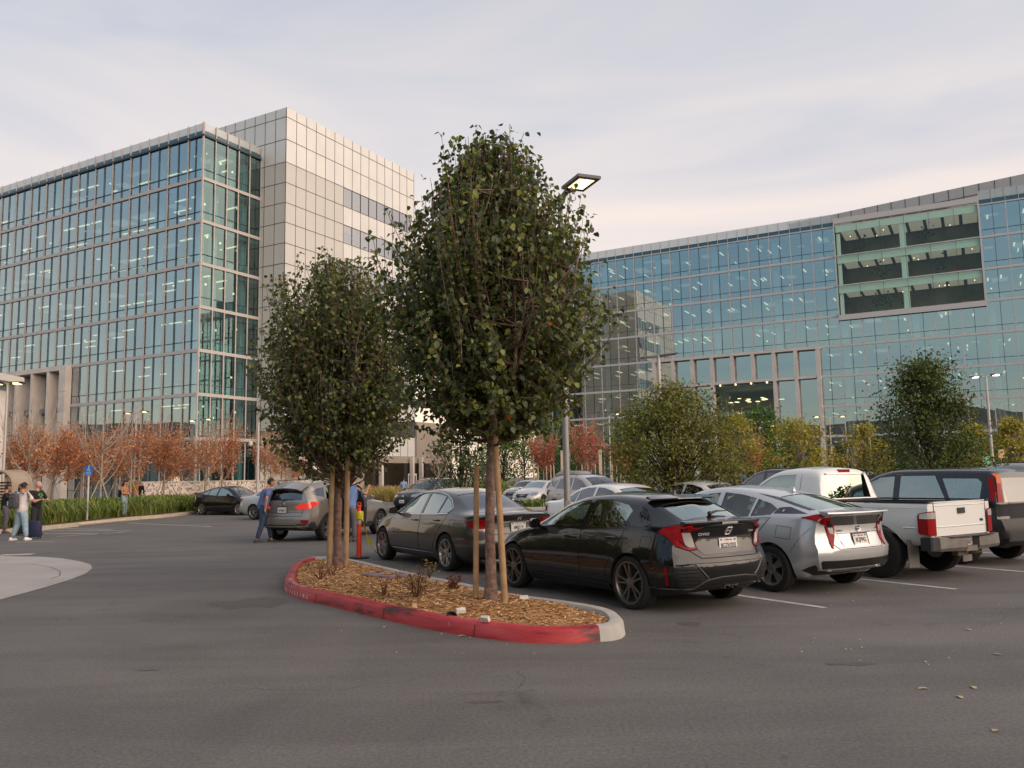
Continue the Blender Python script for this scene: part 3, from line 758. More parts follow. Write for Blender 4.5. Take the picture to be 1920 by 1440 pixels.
# rooftop plant screen, turned against the facade
sa = Vector((48.8, 141.5, 0)); sd_ = Vector((.764, -.645, 0)).normalized()
sc_ = MB(); sl = MB(); sj = MB(); Ls = 46.; zs0 = zr0 + .3; zs1 = 44.7
nS = Vector((sd_.y, -sd_.x, 0))
if nS.dot(nL) < 0: nS = -nS
sc_.obox(sa + Z * zs0, sd_ * Ls, -nS * .3, Z * (zs1 - zs0))
k = 0; t = 0
while t < Ls:
    sj.obox(sa + sd_ * (t - .04) + nS * 0 + Z * zs0, sd_ * .08, nS * .05, Z * (zs1 - zs0)); t += 2.1
sj.obox(sa + Z * (zs1 - 1.7), sd_ * Ls, nS * .045, Z * .1)
for k in range(7): sl.obox(sa + sd_ * (10.6 + 2.1 * k) + Z * (zs0 + .2), sd_ * 1.75, nS * .04, Z * (zs1 - zs0 - 2.0))
sc_.build('plant_screen', mat('plant screen panel', '#b3aeab', .5, .1, vary=.05), br.root); sj.build('panel_joints', M_joint, br.root); sl.build('louvre', mat('brown louvre', '#6a5a52', .8, vary=.15, vscale=4), br.root)
# framed terrace bay
ta = MR * (4 - i0); tb = MR * (10 - i0); zb0 = frl[5]; zb1 = FR[-1] + .45
fr = MB(); dp = .4
fr.obox(PR + X * ta + Z * (zb0 - .75), X * (tb - ta), nL * dp, Z * .8)
fr.obox(PR + X * ta + Z * zb1, X * (tb - ta), nL * dp, Z * .8)
fr.obox(PR + X * (ta - .02) + Z * (zb0 + .06), X * .14, nL * (dp - .01), Z * (zb1 - zb0 - .07)); fr.obox(PR + X * (tb - .2) + Z * (zb0 + .06), X * .22, nL * (dp - .01), Z * (zb1 - zb0 - .07))
fr.build('terrace_frame', M_mull2, br.root)
us = MB(); us.obox(PR + X * ta + Z * (zb0 - .79) - nL * .0, X * (tb - ta), nL * (dp - .1), Z * .035); us.build('frame_soffit', M_soff, br.root)
fa = MB(); ml = MB(); ins_ = MB(); cable = MB(); red = MB(); gr = MB()
for k in (5, 6, 7):
    z = frl[k + 1]
    fa.obox(PR + X * (ta + .25) + V * .0 + Z * (z - 1.15 - (.0 if k < 7 else -.3)), X * (tb - ta - .5), V * .12, Z * 1.12)      # pale fascia at the slab edge
    ins_.obox(PR + X * (ta + .2) + V * 6.5 + Z * frl[k], X * (tb - ta - .4), V * .2, Z * 4.0)
    if k < 7: ml.obox(PR + X * (ta + .2) + nL * (dp - .1) + Z * (z - .06), X * (tb - ta - .4), nL * .14, Z * .14)
    fa.obox(PR + X * ((ta + tb) / 2 - .7) + V * .15 + Z * frl[k], X * .8, V * .7, Z * 3.6); fa.obox(PR + X * (ta + .3) + V * .2 + Z * frl[k], X * .5, V * .5, Z * 3.6)
    m = MB().quad(PR + X * ta + nL * (dp - .04) + Z * frl[k], PR + X * tb + nL * (dp - .04) + Z * frl[k], PR + X * tb + nL * (dp - .04) + Z * z, PR + X * ta + nL * (dp - .04) + Z * z)
    m.build('terrace_window', M_paneC, br.root, fix=False)
    for b in range(5): cable.obox(PR + X * (ta + (b + 1) * (tb - ta) / 6) + nL * (dp - .02) + Z * frl[k], X * .05, nL * .05, Z * (z - frl[k]))
    for _ in range(3): red.obox(PR + X * rnd.uniform(ta + 1, tb - 2.5) + V * rnd.uniform(.8, 2) + Z * frl[k], X * rnd.uniform(.8, 1.8), V * .7, Z * rnd.uniform(.5, .8))
    for _ in range(2):
        c = PR + X * rnd.uniform(ta + 2, tb - 2) + V * 1.4 + Z * (frl[k] + .2)
        for _ in range(40): 
            p = c + Vector((rnd.gauss(0, .6), rnd.gauss(0, .6), 1.6 + rnd.gauss(0, .6))); a = Vector((rnd.gauss(0, 1), rnd.gauss(0, 1), rnd.gauss(0, 1))).normalized() * .3; b2 = a.cross(Vector((.3, .5, .8))) * .8
            gr.add([p, p + a, p + a + b2, p + b2], [(0, 1, 2, 3)])
        gr.box(c + Z * .5, (.06, .06, 1.6))
    for _ in range(4): bu2 = None
fa.build('slab_fascia', mat('pale green fascia', '#cfdccf', .6), br.root); ml.build('terrace_rail', M_mull2, br.root)
ins_.build('terrace_back_wall', mat('terrace lining', '#7d7466', .9, vary=.35, vscale=.3), br.root); cable.build('glazing_bars', M_thin, br.root)
red.build('terrace_sofa', mat('red upholstery', '#8e3a36', .8), br.root, kind='stuff'); gr.build('terrace_plant', mat('indoor leaves', '#2f4026', .7), br.root, kind='stuff', fix=False)
tsp = MB(); tst = MB()
for k in (5, 6, 7):
    for q in range(8): tst.obox(PR + X * (ta + .9 + q * 2.35) + V * .6 + Z * (frl[k + 1] - .72), X * 1.9, V * 5.6, Z * .06)
tst.build('terrace_glow_sheet', mat('terrace ceiling glow', (1, .95, .85), .5, emit=(1, .86, .66), estr=.14), br.root, kind='stuff')  # faintly glowing sheets, added to brighten the terrace interior
for k in (5, 6, 7):
    for _ in range(5): tsp.ball(PR + X * rnd.uniform(ta + 1, tb - 1) + V * rnd.uniform(.6, 4) + Z * (frl[k + 1] - 1.2), .09, 6, 4)
tsp.build('terrace_spotlight', M_bulb, br.root, kind='stuff')
# stone grid portal at the foot
pa_, pb = MR * (-5 - i0), MR * (3 - i0); dp = 1.1
gp = MB(); ztp = frl[4] + .12
for i in range(9):
    lowcut = frl[3] - .1 if i in (4, 5) and False else 0
    if i in (4, 5): z0 = frl[3] - .2
    else: z0 = 0
    gp.obox(PR + X * (pa_ + MR * i - .26) + Z * z0, X * .52, nL * dp, Z * (ztp - .45 - z0))
gp.obox(PR + X * (pa_ - .32) + Z * (ztp - .445), X * (pb - pa_ + .64), nL * (dp + .01), Z * .45)
for z in (frl[3] - .2,):
    gp.obox(PR + X * (pa_ + .33) + Z * z, X * (pb - pa_ - .66), nL * (dp - .02), Z * .4)
gp.obox(PR + X * (pa_ + .33) + Z * (frl[1] - .2), X * (MR * 3 - .66), nL * (dp - .02), Z * .4)
gp.obox(PR + X * (pa_ + MR * 6 + .33) + Z * (frl[1] - .2), X * (MR * 2 - .66), nL * (dp - .02), Z * .4)
gp.build('stone_portal', mat('pinkish stone', '#c6bdb8', .8, vary=.07, vscale=.7), br.root)
pw2 = []
for i in range(8):
    for k in range(4):
        if i in (3, 4, 5) and k < 3: continue
        a = pa_ + MR * i; m = MB(); m.quad(PR + X * a + nL * .1 + Z * frl[k], PR + X * (a + MR) + nL * .1 + Z * frl[k], PR + X * (a + MR) + nL * .1 + Z * frl[k + 1], PR + X * a + nL * .1 + Z * frl[k + 1])
        br.wins.append(([Vector(v) for v in m.v], M_paneR))
m = MB(); a = pa_ + MR * 3; m.quad(PR + X * a + nL * .1, PR + X * (a + MR * 3) + nL * .1, PR + X * (a + MR * 3) + nL * .1 + Z * frl[3], PR + X * a + nL * .1 + Z * frl[3])
m.build('lobby_window', M_paneC, br.root, fix=False)
lw = MB(); lw.obox(PR + X * a + V * 9, X * MR * 3, V * .2, Z * 14); lw.build('lobby_wall', M_warm, br.root)
ll = MB()
for i in range(26): ll.obox(PR + X * (a + rnd.uniform(0, MR * 3)) + V * rnd.uniform(.8, 7) + Z * rnd.choice((14.0, 13.4, 9.8, 9.0)), X * .5, V * rnd.uniform(.3, 1.4), Z * .09)
for i in range(4): ll.ball(PR + X * (a + MR * .75 * (i + .5)) + nL * (dp - .2) + Z * (frl[3] - .35), .16, 6, 4)
ll.build('lobby_light', M_bulb, br.root, kind='stuff')
br.finish(EYE)

# ================= low brick hall beside the viewer, outside the frame, added to darken reflections in the cars
hb_ = empty('unseen_hall', (-58, 16, 0), R(8), 'unseen low brown hall beside the viewer, added to darken car reflections', 'unseen building')
m = MB(); m.box((0, 0, 4.6), (14, 64, 9.2)); m.build('wall', mat('brown brick', '#5a463a', .9, vary=.15, vscale=2), hb_)
m = MB(); m.box((0, 0, 9.4), (15, 65, .4)); m.build('roof', mat('dark roof', '#35302c', .9), hb_)
for k in range(12):
    for z in (2.2, 6.2): m = MB(); m.box((7.02, -28 + k * 5.1, z), (.1, 2.6, 2.2)); m.build('window', mat('hall window', '#20262a', .1), hb_)
# ---------------------------------------------------------------- trees and plants
def leafmat(name, col, tr=.3, rough=.45):
    m = mat(name, col, rough); nt = m.node_tree; b = nt.nodes['Principled BSDF']; out = nt.nodes['Material Output']
    t = nt.nodes.new('ShaderNodeBsdfTranslucent'); c = lin(col); t.inputs[0].default_value = (min(1, c[0] * 1.5), min(1, c[1] * 1.6), c[2] * .8, 1); x = nt.nodes.new('ShaderNodeMixShader'); x.inputs[0].default_value = tr
    nt.links.new(b.outputs[0], x.inputs[1]); nt.links.new(t.outputs[0], x.inputs[2]); nt.links.new(x.outputs[0], out.inputs[0]); return m
L_pear = [leafmat('pear leaf dark', '#4b5530'), leafmat('pear leaf mid', '#5d683a'), leafmat('pear leaf deep', '#394227'), leafmat('pear leaf light', '#868b45'), leafmat('pear leaf turning', '#b5561f')]
L_oak = [leafmat('olive leaf', '#6c6c30'), leafmat('olive leaf dark', '#4d5125'), leafmat('olive leaf pale', '#8f8b42')]
L_oakd = [leafmat('oak leaf', '#4d5929'), leafmat('oak leaf dark', '#343f1d'), leafmat('oak leaf pale', '#6f773b')]
L_rust = [leafmat('rust leaf', '#bd7a52'), leafmat('rust leaf brown', '#9a684a'), leafmat('rust leaf pale', '#d39b74')]
L_coral = [leafmat('coral leaf', '#bf6a50'), leafmat('coral leaf dark', '#9a503e'), leafmat('coral leaf pale', '#d0937a')]
L_yel = [leafmat('yellow leaf', '#9c8b33'), leafmat('yellow green leaf', '#77782f'), leafmat('pale yellow leaf', '#b5a54c')]
L_grn = [leafmat('fresh green leaf', '#4a6c2b'), leafmat('green leaf dark', '#345020'), leafmat('green leaf pale', '#668537')]
M_bark = mat('pear bark', '#5b463d', .9, col2='#8a6f62', vscale=14, bump=.7, bscale=30, detail=8, bdist=.02)
M_barkg = mat('grey bark', '#75695f', .9, vary=.25, vscale=9, bump=.4, bscale=30)
M_barkp = mat('pale twig bark', '#a08f82', .85, vary=.18, vscale=8)
M_barkd = mat('dark bark', '#3b3029', .9, vary=.25, vscale=9)
M_stake = mat('round timber stake', '#8e6f4f', .85, col2='#a98a66', vscale=7, bump=.35, bscale=25, detail=6)
M_stakep = mat('pale timber stake', '#b09a80', .85, vary=.12, vscale=6)

def leaf(mb, p, d, up, s, rr_, curl=.25, wide=.42):
    """pointed oval leaf hanging from p along d"""
    d = d.normalized(); x = d.cross(up)
    if x.length < .1: x = d.cross(Vector((1, .3, .2)))
    x.normalize(); n = x.cross(d)
    w_ = s * wide; f = s * .12
    P = [p, p + d * s * .3 + x * w_ * .95 + n * f, p + d * s * .66 + x * w_ * .72 + n * f * .5 - n * curl * s * .15, p + d * s - n * curl * s * .45, p + d * s * .66 - x * w_ * .72 + n * f * .5 - n * curl * s * .15, p + d * s * .3 - x * w_ * .95 + n * f]
    mb.add(P, [(0, 1, 2, 3), (0, 3, 4, 5)])
def bez(a, b, c, k): return [a * (1 - t) ** 2 + b * 2 * t * (1 - t) + c * t * t for t in [i / k for i in range(k + 1)]]

def pear(base, prof, zc, seed, nsh, ls, label, lean=0., fork=1.75, trunk_r=.085, limbs=11, group=None):
    r_ = random.Random(seed); pf = pchip(prof); root = empty('pear_tree', base, 0, label, 'tree', group)
    ztop = prof[-1][0]; z0 = prof[0][0]
    C = Vector((lean, 0, 0))
    tr = MB(); pts = [Vector((0, 0, -.05)), Vector((0, 0, .05)), Vector((.01, 0, .25)), Vector((.0, .01, .8)), Vector((.02, 0, fork - .2)), Vector((.03 + lean * .3, 0, fork + .5)), Vector((lean * .6, .02, fork + 1.6)), Vector((lean, 0, ztop - .7))]
    tr.tube(pts, [trunk_r * 1.75, trunk_r * 1.5, trunk_r * 1.12, trunk_r, trunk_r * .95, trunk_r * .55, trunk_r * .3, .008], 10)
    tr.build('trunk', M_bark, root, smooth=True, angle=180)
    br = MB(); lv = MB(); tips = []
    lims = []
    for k in range(limbs):
        a = 6.283 * k / limbs + r_.uniform(-.3, .3); zt_ = r_.uniform(z0 + (ztop - z0) * .35, z0 + (ztop - z0) * .85); rad = pf(zt_) * r_.uniform(.45, .8)
        s = Vector((.02, 0, fork - .15 + r_.uniform(0, 1.1))); e = C * .8 + Vector((math.cos(a) * rad, math.sin(a) * rad, zt_)); m = s + Vector((math.cos(a) * rad * .85, math.sin(a) * rad * .85, (zt_ - s.z) * .32))
        P = bez(s, m, e, 8); P = [p + Vector((r_.gauss(0, .012), r_.gauss(0, .012), 0)) for p in P]
        br.tube(P, [.034 * (1 - i / 9) + .006 for i in range(9)], 6); lims.append(P)
    for k in range(nsh):
        P = lims[r_.randrange(limbs)]; i = r_.randrange(1, 9); s = P[i]
        # target inside the crown, mostly towards its skin
        zt_ = z0 + (ztop - z0) * (r_.random() ** .85); a = r_.uniform(0, 6.283)
        lump = 1 + .34 * noise.noise(Vector((math.cos(a) * 2.2 + seed, math.sin(a) * 2.2, zt_ * 1.5)))
        rad = pf(zt_) * lump * (r_.random() ** .38) * r_.uniform(.85, 1.04)
        e = C * min(1, (zt_ - z0) / 3) + Vector((math.cos(a) * rad, math.sin(a) * rad, zt_))
        if r_.random() < .13: e += Vector((math.cos(a) * .1, math.sin(a) * .1, r_.uniform(.10, .30)))
        if e.z < s.z + .1: s = P[max(1, i - 4)]
        L_ = (e - s).length
        m = s + Vector(((e.x - s.x) * .75, (e.y - s.y) * .75, (e.z - s.z) * .25))
        n = max(4, int(L_ / .09)); Q = bez(s, m, e, n)
        br.tube(Q, [.010 * (1 - j / (n + 1)) + .003 for j in range(n + 1)], 4, cap=False)
        for j in range(int(n * .30), n + 1):
            for _ in range(3 if r_.random() < .4 else 2):
                p = Q[j] + Vector((r_.gauss(0, .05), r_.gauss(0, .05), r_.gauss(0, .03)))
                od = Vector((p.x - C.x, p.y, 0)); od = od.normalized() if od.length > .05 else Vector((1, 0, 0))
                d = od * r_.uniform(-.2, .9) + Vector((r_.gauss(0, .6), r_.gauss(0, .6), r_.uniform(-1.3, .0)))
                q = r_.random(); lv.m = 0 if q < .38 else 1 if q < .68 else 2 if q < .86 else 3 if q < .9994 else 4
                leaf(lv, p, d, Vector((r_.gauss(0, .5), r_.gauss(0, .5), 1)), ls * r_.uniform(.7, 1.15), r_)
    br.build('branches', M_bark, root, smooth=True, angle=180)
    lv.build('crown', L_pear, root, fix=False, smooth=True, angle=180)
    return root
def mz(v): return Vector((v.x, v.y, (mulch_z(v.x, v.y) or KH) - .01))
BA = mz(G(920, 1129, KH)); BB = mz(G(632, 1062, KH))
pear(BA, [(1.80, .45), (2.1, .95), (2.7, 1.40), (3.4, 1.56), (3.9, 1.60), (4.3, 1.50), (4.8, 1.24), (5.2, .92), (5.5, .66), (5.7, .44), (5.88, .10)], 0, 11, 1000, .080, 'taller broad pear tree with dark glossy leaves nearest the camera on the kerbed island', lean=.06, trunk_r=.062)
pear(BB, [(1.55, .5), (1.9, 1.05), (2.5, 1.46), (3.5, 1.55), (4.1, 1.48), (4.5, 1.32), (5.0, 1.06), (5.3, .70), (5.5, .12)], 0, 23, 960, .078, 'rounder shorter pear tree with three stakes at the far tip of the kerbed island', lean=-.03, fork=1.25, trunk_r=.068, limbs=13)
def stake(b, h, r, tilt, label, m=M_stake, name='tree_stake', group=None):
    o = empty(name, b, 0, label, 'tree stake', group); mb = MB(); mb.tube([Vector((0, 0, -.05)), Vector((tilt[0] * .5, tilt[1] * .5, h * .5)), Vector((tilt[0], tilt[1], h))], [r * 1.06, r, r * .97], 12); mb.build('pole', m, o, smooth=True, angle=40)
    return o
s1 = stake(mz(G(892, 1127, KH)), 1.62, .034, (.03, 0, 0), 'shorter brown timber stake left of the taller pear trunk')
s2 = stake(mz(G(947, 1135, KH)), 2.28, .038, (-.10, .02, 0), 'taller tan timber stake leaning on the taller pear trunk')
t_ = MB(); t_.tube([s2.location + Vector((-.13, -.02, 1.86)), s2.location + Vector((-.02, -.06, 1.87)), s2.location + Vector((-.05, .05, 1.88))], .012, 6); tag(t_.build('tree_tie', mat('black rubber', '#141414', .7)), 'black rubber tie round the taller stake', 'tree tie')
for px, h, l, tl in ((617, 1.75, 'grey weathered stake left of the rounder pear trunk', .05), (648, 1.95, 'tan stake right of the rounder pear trunk', .03)):
    stake(mz(G(px, 1066, KH)), h, .046, (tl, 0, 0), l)

# ---- clumped broad crowns
def clump_tree(name, base, H, Rr, zlow, seed, nleaf, ls, mats, label, bark=M_barkd, trunk_r=.09, clumps=46, squash=1., group=None, wts=None, top=1., stems=1, cr=.30):
    r_ = random.Random(seed); root = empty(name, base, r_.uniform(0, 6), label, 'tree', group)
    tr = MB()
    for s in range(stems):
        o = Vector((r_.gauss(0, .12), r_.gauss(0, .12), 0)) if stems > 1 else Vector()
        tr.tube([o + Vector((0, 0, -.1)), o * .8 + Vector((0, 0, .3)), o * 1.3 + Vector((.03, .02, H * .35)), o * 2 + Vector((.05, 0, H * .6)), o * 2.5 + Vector((0, 0, H * .92))], [trunk_r * 1.5, trunk_r, trunk_r * .8, trunk_r * .5, .01], 8)
    tr.build('trunk', bark, root, smooth=True, angle=180)
    br = MB(); lv = MB(); cs = []
    for k in range(clumps):
        t = r_.random() ** .8; z = zlow + (H - zlow) * t
        prof = math.sin(math.pi * min(1, (.18 + .82 * t)) ** .9) ** .65 if top == 1 else (1 - t * .92) ** .7 * min(1, .55 + t * 2.2)
        a = r_.uniform(0, 6.283); rad = Rr * prof * (r_.random() ** .45)
        c = Vector((math.cos(a) * rad, math.sin(a) * rad * squash, z)); cs.append(c)
        s = Vector((0, 0, max(.3, zlow * .5 + (z - zlow) * .45))); P = bez(s, s + (c - s) * .5 + Vector((0, 0, -.05 * H * .3)), c, 5)
        br.tube(P, [trunk_r * .35 * (1 - i / 6) + .006 for i in range(6)], 5, cap=False)
    per = nleaf // clumps
    for c in cs:
        sr_ = cr * r_.uniform(.6, 1.25) * Rr / 1.9
        for _ in range(per):
            v = Vector((r_.gauss(0, 1), r_.gauss(0, 1), r_.gauss(0, .7))) * sr_; p = c + v
            if p.z < zlow * .6: continue
            q = r_.random(); lv.m = 0 if q < .45 else 1 if q < .75 else 2
            leaf(lv, p, Vector((r_.gauss(0, 1), r_.gauss(0, 1), r_.gauss(-.3, .8))), Vector((r_.gauss(0, .6), r_.gauss(0, .6), 1)), ls * r_.uniform(.7, 1.3), r_, wide=.34)
    br.build('branches', bark, root, smooth=True, angle=180); lv.build('crown', mats, root, fix=False)
    return root
def at(px, d, z=0.): v = ray(px, 950); return Vector((v.x / v.y * d, d, z))
clump_tree('olive_oak_tree', at(1266, 24.5), 4.15, 1.85, .75, 5, 17000, .085, L_oak, 'broad olive green oak with drooping outer twigs behind the black hatchback', trunk_r=.08, clumps=85, stems=2, cr=.36)
clump_tree('oak_tree', at(1748, 29), 5.3, 2.2, .9, 8, 15000, .10, L_oakd, 'dark green pointed oak rising behind the black boxy estate', trunk_r=.09, clumps=80, top=0, cr=.34)
clump_tree('small_pear_tree', at(866, 25), 3.4, .95, .75, 9, 2400, .10, L_pear[:3], 'small low pear tree behind the dark grey saloon', trunk_r=.04, clumps=34, stems=3, cr=.42)
YG = 'yellow autumn trees across the car park'
for px, d, H, Rr, sd, lab in ((1505, 62, 5.4, 2.7, 31, 'spreading yellow tree in the far row left of the double lamp'), (1625, 66, 5.0, 2.1, 32, 'yellow tree just left of the dark pointed oak'), (1835, 64, 4.9, 2.0, 33, 'yellow tree right of the dark pointed oak'), (1905, 60, 5.0, 1.7, 34, 'yellow tree cut by the right frame edge'), (1392, 70, 6.6, 2.3, 35, 'yellow tree peeping out behind the olive oak')):
    clump_tree('yellow_tree', at(px, d), H, Rr, 1.5, sd, 2600, .20, L_yel, lab, bark=M_barkg, trunk_r=.07, clumps=44, group=YG, cr=.34)
for px, d, H, Rr, sd, lab in ((1430, 84, 8.2, 3.0, 41, 'tall fresh green tree before the stone portal'), (1475, 88, 7.0, 2.8, 42, 'lower fresh green tree right of the tall green one'), (1055, 90, 7.5, 3.0, 43, 'green tree between the two coral trees'), (1180, 88, 7.0, 3.0, 44, 'green tree left of the olive oak in the far planting'), (945, 90, 6.5, 3.2, 45, 'green tree far behind the taller pear trunk'), (905, 104, 9.0, 4.2, 46, 'deep green tree right of the tower entrance'), (985, 108, 9.5, 4.4, 47, 'deep green tree filling the gap between the two office blocks'), (1030, 112, 8.0, 4.0, 48, 'deep green tree at the left foot of the teal office block')):
    clump_tree('green_tree', at(px, d), H, Rr, 1.6, sd, 2200, .26, L_grn, lab, trunk_r=.1, clumps=40, group='green trees near the far offices', cr=.36)

# ---- autumn maples: pale bare twigs above, rusty leaves below
def maple(base, H, Rr, seed, nleaf, ls, mats, label, group, bark=M_barkp, fork=1.5, leaf_hi=.8, bare=True, nb=15, props=True, narrow=1., name='maple_tree'):
    nleaf = int(nleaf * 1.9); ls = ls * .74
    if group == RG_: H *= 1.12
    r_ = random.Random(seed); root = empty(name, base, 0, label, 'tree', group)
    tr = MB(); tr.tube([Vector((0, 0, -.1)), Vector((0, 0, .2)), Vector((.02, 0, fork)), Vector((.03, .02, H * .6)), Vector((0, 0, H))], [.085, .065, .055, .03, .006], 8); tr.build('trunk', bark, root, smooth=True, angle=180)
    br = MB(); lv = MB(); pts = []
    for k in range(nb):
        a = 6.283 * k / nb * 2.4 + r_.uniform(-.4, .4); s = Vector((.01, 0, fork + (H - fork) * .45 * (k / nb) + r_.uniform(-.1, .1)))
        e = Vector((math.cos(a) * Rr * r_.uniform(.5, 1) * narrow, math.sin(a) * Rr * r_.uniform(.5, 1) * narrow, min(H, s.z + (H - fork) * r_.uniform(.35, .72))))
        m = s + Vector(((e.x - s.x) * .7, (e.y - s.y) * .7, (e.z - s.z) * .3)); P = bez(s, m, e, 7); br.tube(P, [.028 * (1 - i / 8) + .006 for i in range(8)], 5, cap=False)
        for j in range(2, 8):
            for _ in range(2):
                d = (P[j] - P[j - 1]).normalized() + Vector((r_.gauss(0, .5), r_.gauss(0, .5), r_.gauss(.2, .3))); L_ = r_.uniform(.3, .8); q = P[j] + d.normalized() * L_
                br.tube([P[j], P[j] + d.normalized() * L_ * .5, q + Vector((0, 0, .05))], [.010, .007, .003], 4, cap=False); pts.append((P[j], q))
    for _ in range(nleaf):
        a, b = pts[r_.randrange(len(pts))]; t = r_.random(); p = a + (b - a) * t + Vector((r_.gauss(0, .16), r_.gauss(0, .16), r_.gauss(-.05, .16)))
        if bare and p.z > fork + (H - fork) * leaf_hi * r_.uniform(.55, 1.0): continue
        q = r_.random(); lv.m = 0 if q < .5 else 1 if q < .8 else 2
        leaf(lv, p, Vector((r_.gauss(0, 1), r_.gauss(0, 1), r_.gauss(-.5, .7))), Vector((r_.gauss(0, .6), r_.gauss(0, .6), 1)), ls * r_.uniform(.7, 1.3), r_, wide=.42)
    br.build('branches', bark, root, smooth=True, angle=180); lv.build('crown', mats, root, fix=False)
    if props:
        pm_ = MB()
        for k in range(3):
            a = 2.1 * k + r_.uniform(-.3, .3); st_ = MB(); st_.tube([Vector((math.cos(a) * .75, math.sin(a) * .75, -.05)), Vector((math.cos(a) * .45, math.sin(a) * .45, .85)), Vector((math.cos(a) * .07, math.sin(a) * .07, 1.75))], .026, 6); st_.build('prop', M_stakep, root)
    return root
RG_ = 'rusty maples along the grass bed'
for px, d, H, Rr, sd, nl, lab in ((50, 38, 4.9, 1.5, 51, 700, 'bare topped maple nearest the left frame edge'), (187, 41, 5.2, 1.7, 52, 600, 'bare topped maple beside the blue parking sign'), (243, 46, 5.0, 1.5, 53, 1500, 'rusty maple behind the woman with the phone'), (306, 50, 5.0, 1.4, 54, 2200, 'rust brown maple rising from the middle of the white block wall'), (384, 48, 5.2, 1.6, 55, 1100, 'bare topped maple above the black fastback'),
        (12, 46, 5.0, 1.7, 56, 2600, 'full rusty maple behind the curved shelter'), (98, 48, 5.0, 1.8, 57, 2900, 'full rusty maple behind the group of people'), (150, 54, 5.0, 1.8, 58, 2600, 'full brown maple left of the blue parking sign, further back'), (415, 58, 5.6, 1.6, 59, 2300, 'full orange maple right above the roof of the black fastback'), (535, 66, 4.6, 1.9, 61, 1800, 'rusty maple behind the man leaning on the crossover'), (340, 62, 4.6, 1.5, 62, 1500, 'smaller rusty maple far behind the white block wall'), (215, 58, 4.8, 1.6, 63, 1700, 'rusty maple between the sign and the standing woman, further back'), (495, 70, 6.0, 1.6, 64, 1500, 'red brown maple behind the camera pole')):
    maple(at(px, d, .1), H, Rr, sd, nl, .15, L_rust, lab, RG_, leaf_hi=.62 if nl < 1200 else .95)
CG = 'coral red trees by the far offices'
for px, d, H, Rr, sd, nl, lab in ((1020, 74, 6.3, 1.7, 71, 2000, 'coral red tree left of the lamp post'), (1098, 72, 7.6, 1.8, 72, 2000, 'coral red tree with tall bare leaders right of the lamp post'), (1165, 74, 5.4, 1.6, 73, 1600, 'coral red tree partly behind the olive oak'), (1418, 76, 6.0, 1.0, 74, 1300, 'narrow amber tree before the dark green tree')):
    maple(at(px, d), H, Rr, sd, nl, .19, L_coral, lab, CG, leaf_hi=.85, nb=17, props=False, narrow=.9)
for px, d, H, lab in ((822, 82, 5.5, 'leafless tree before the entrance of the stair tower'), (1900, 68, 6.8, 'leafless upright tree at the right frame edge'), (1610, 78, 6.5, 'leafless upright tree left of the dark pointed oak')):
    maple(at(px, d), H, 1.5, int(px), 60, .15, L_rust, lab, None, nb=16, name='bare_tree')
# timber stakes in the coral planting
SG = 'timber stakes in the far planting'
for k, px in enumerate((1002, 1010, 1026, 1034, 1040, 1083, 1093, 1104, 1110, 1118, 1150, 1158, 1172)):
    stake(at(px, 70 + (k % 3) * 1.5), 2.6, .06, (0, 0, 0), 'slim timber stake standing among the coral red trees by the far offices', m=M_stakep, group=SG)

# ---- grass beds
M_grass = [mat('grass blade', '#5f7429', .7), mat('grass blade light', '#84923f', .7), mat('grass blade dark', '#3d521c', .7), mat('straw blade', '#a08c4e', .7)]
def grass(name, poly, z, n, h, label, mats, seed, straw=.06, wd=.011, fall=.5):
    r_ = random.Random(seed); mb = MB()
    xs = [p.x for p in poly]; ys = [p.y for p in poly]
    def inside(x, y):
        c = False; j = len(poly) - 1
        for i in range(len(poly)):
            a, b = poly[i], poly[j]
            if (a.y > y) != (b.y > y) and x < (b.x - a.x) * (y - a.y) / (b.y - a.y) + a.x: c = not c
            j = i
        return c
    k = 0
    while k < n:
        x, y = r_.uniform(min(xs), max(xs)), r_.uniform(min(ys), max(ys))
        if not inside(x, y): continue
        k += 1; hh = h * r_.uniform(.75, 1.15); w0 = r_.gauss(-.1, .4)
        for _ in range(30):
            a = r_.uniform(0, 6.283); l = hh * r_.uniform(.6, 1.1); o = Vector((x + r_.gauss(0, .10), y + r_.gauss(0, .10), z)); out = Vector((math.cos(a), math.sin(a), 0)) * l * r_.uniform(.2, .75) + Vector((w0 * l * .5, 0, 0))
            p1 = o + out * .35 + Vector((0, 0, l * .58)); p2 = o + out * .95 + Vector((0, 0, l * .80)); p3 = o + out * 1.6 + Vector((0, 0, l * (.80 - fall * r_.uniform(.2, .9))))
            s = Vector((-math.sin(a), math.cos(a), 0)) * wd * r_.uniform(.8, 1.5)
            q = r_.random(); mb.m = 3 if q < straw else 1 if q < .32 else 2 if q < .55 else 0
            mb.add([o - s, o + s, p1 + s, p1 - s, p2 + s * .8, p2 - s * .8, p3], [(0, 1, 2, 3), (3, 2, 4, 5), (5, 4, 6)])
    return tag(mb.build(name, mats, fix=False), label, 'grass', kind='stuff')
kz = .15
bp = [G(-160, 1004, kz), G(70, 987, kz), G(140, 980, kz), G(233, 970, kz), G(300, 965, kz), G(366, 958, kz)]
bed = bp + [Vector((-14.0, 44.5, kz)), Vector((-15.5, 52, kz)), Vector((-24, 56, kz)), Vector((-40, 52, kz)), Vector((-40, 30, kz))]
gb = MB(); gb.prism([(p.x, p.y) for p in bed], -.05, kz - .01); tag(gb.build('planting_bed', mat('bed soil', '#5a3f2a', .95, vary=.3, vscale=8, bump=.5, bscale=30)), kind='structure')
kb2 = MB(); line_ = bp + [Vector((-14.0, 44.5, kz))]
for a, b in zip(line_[:-1], line_[1:]):
    d = (b - a).normalized(); n_ = Vector((d.y, -d.x, 0)); kb2.obox((a.x, a.y, -.02), d * (b - a).length, n_ * .16, Vector((0, 0, kz + .02)))
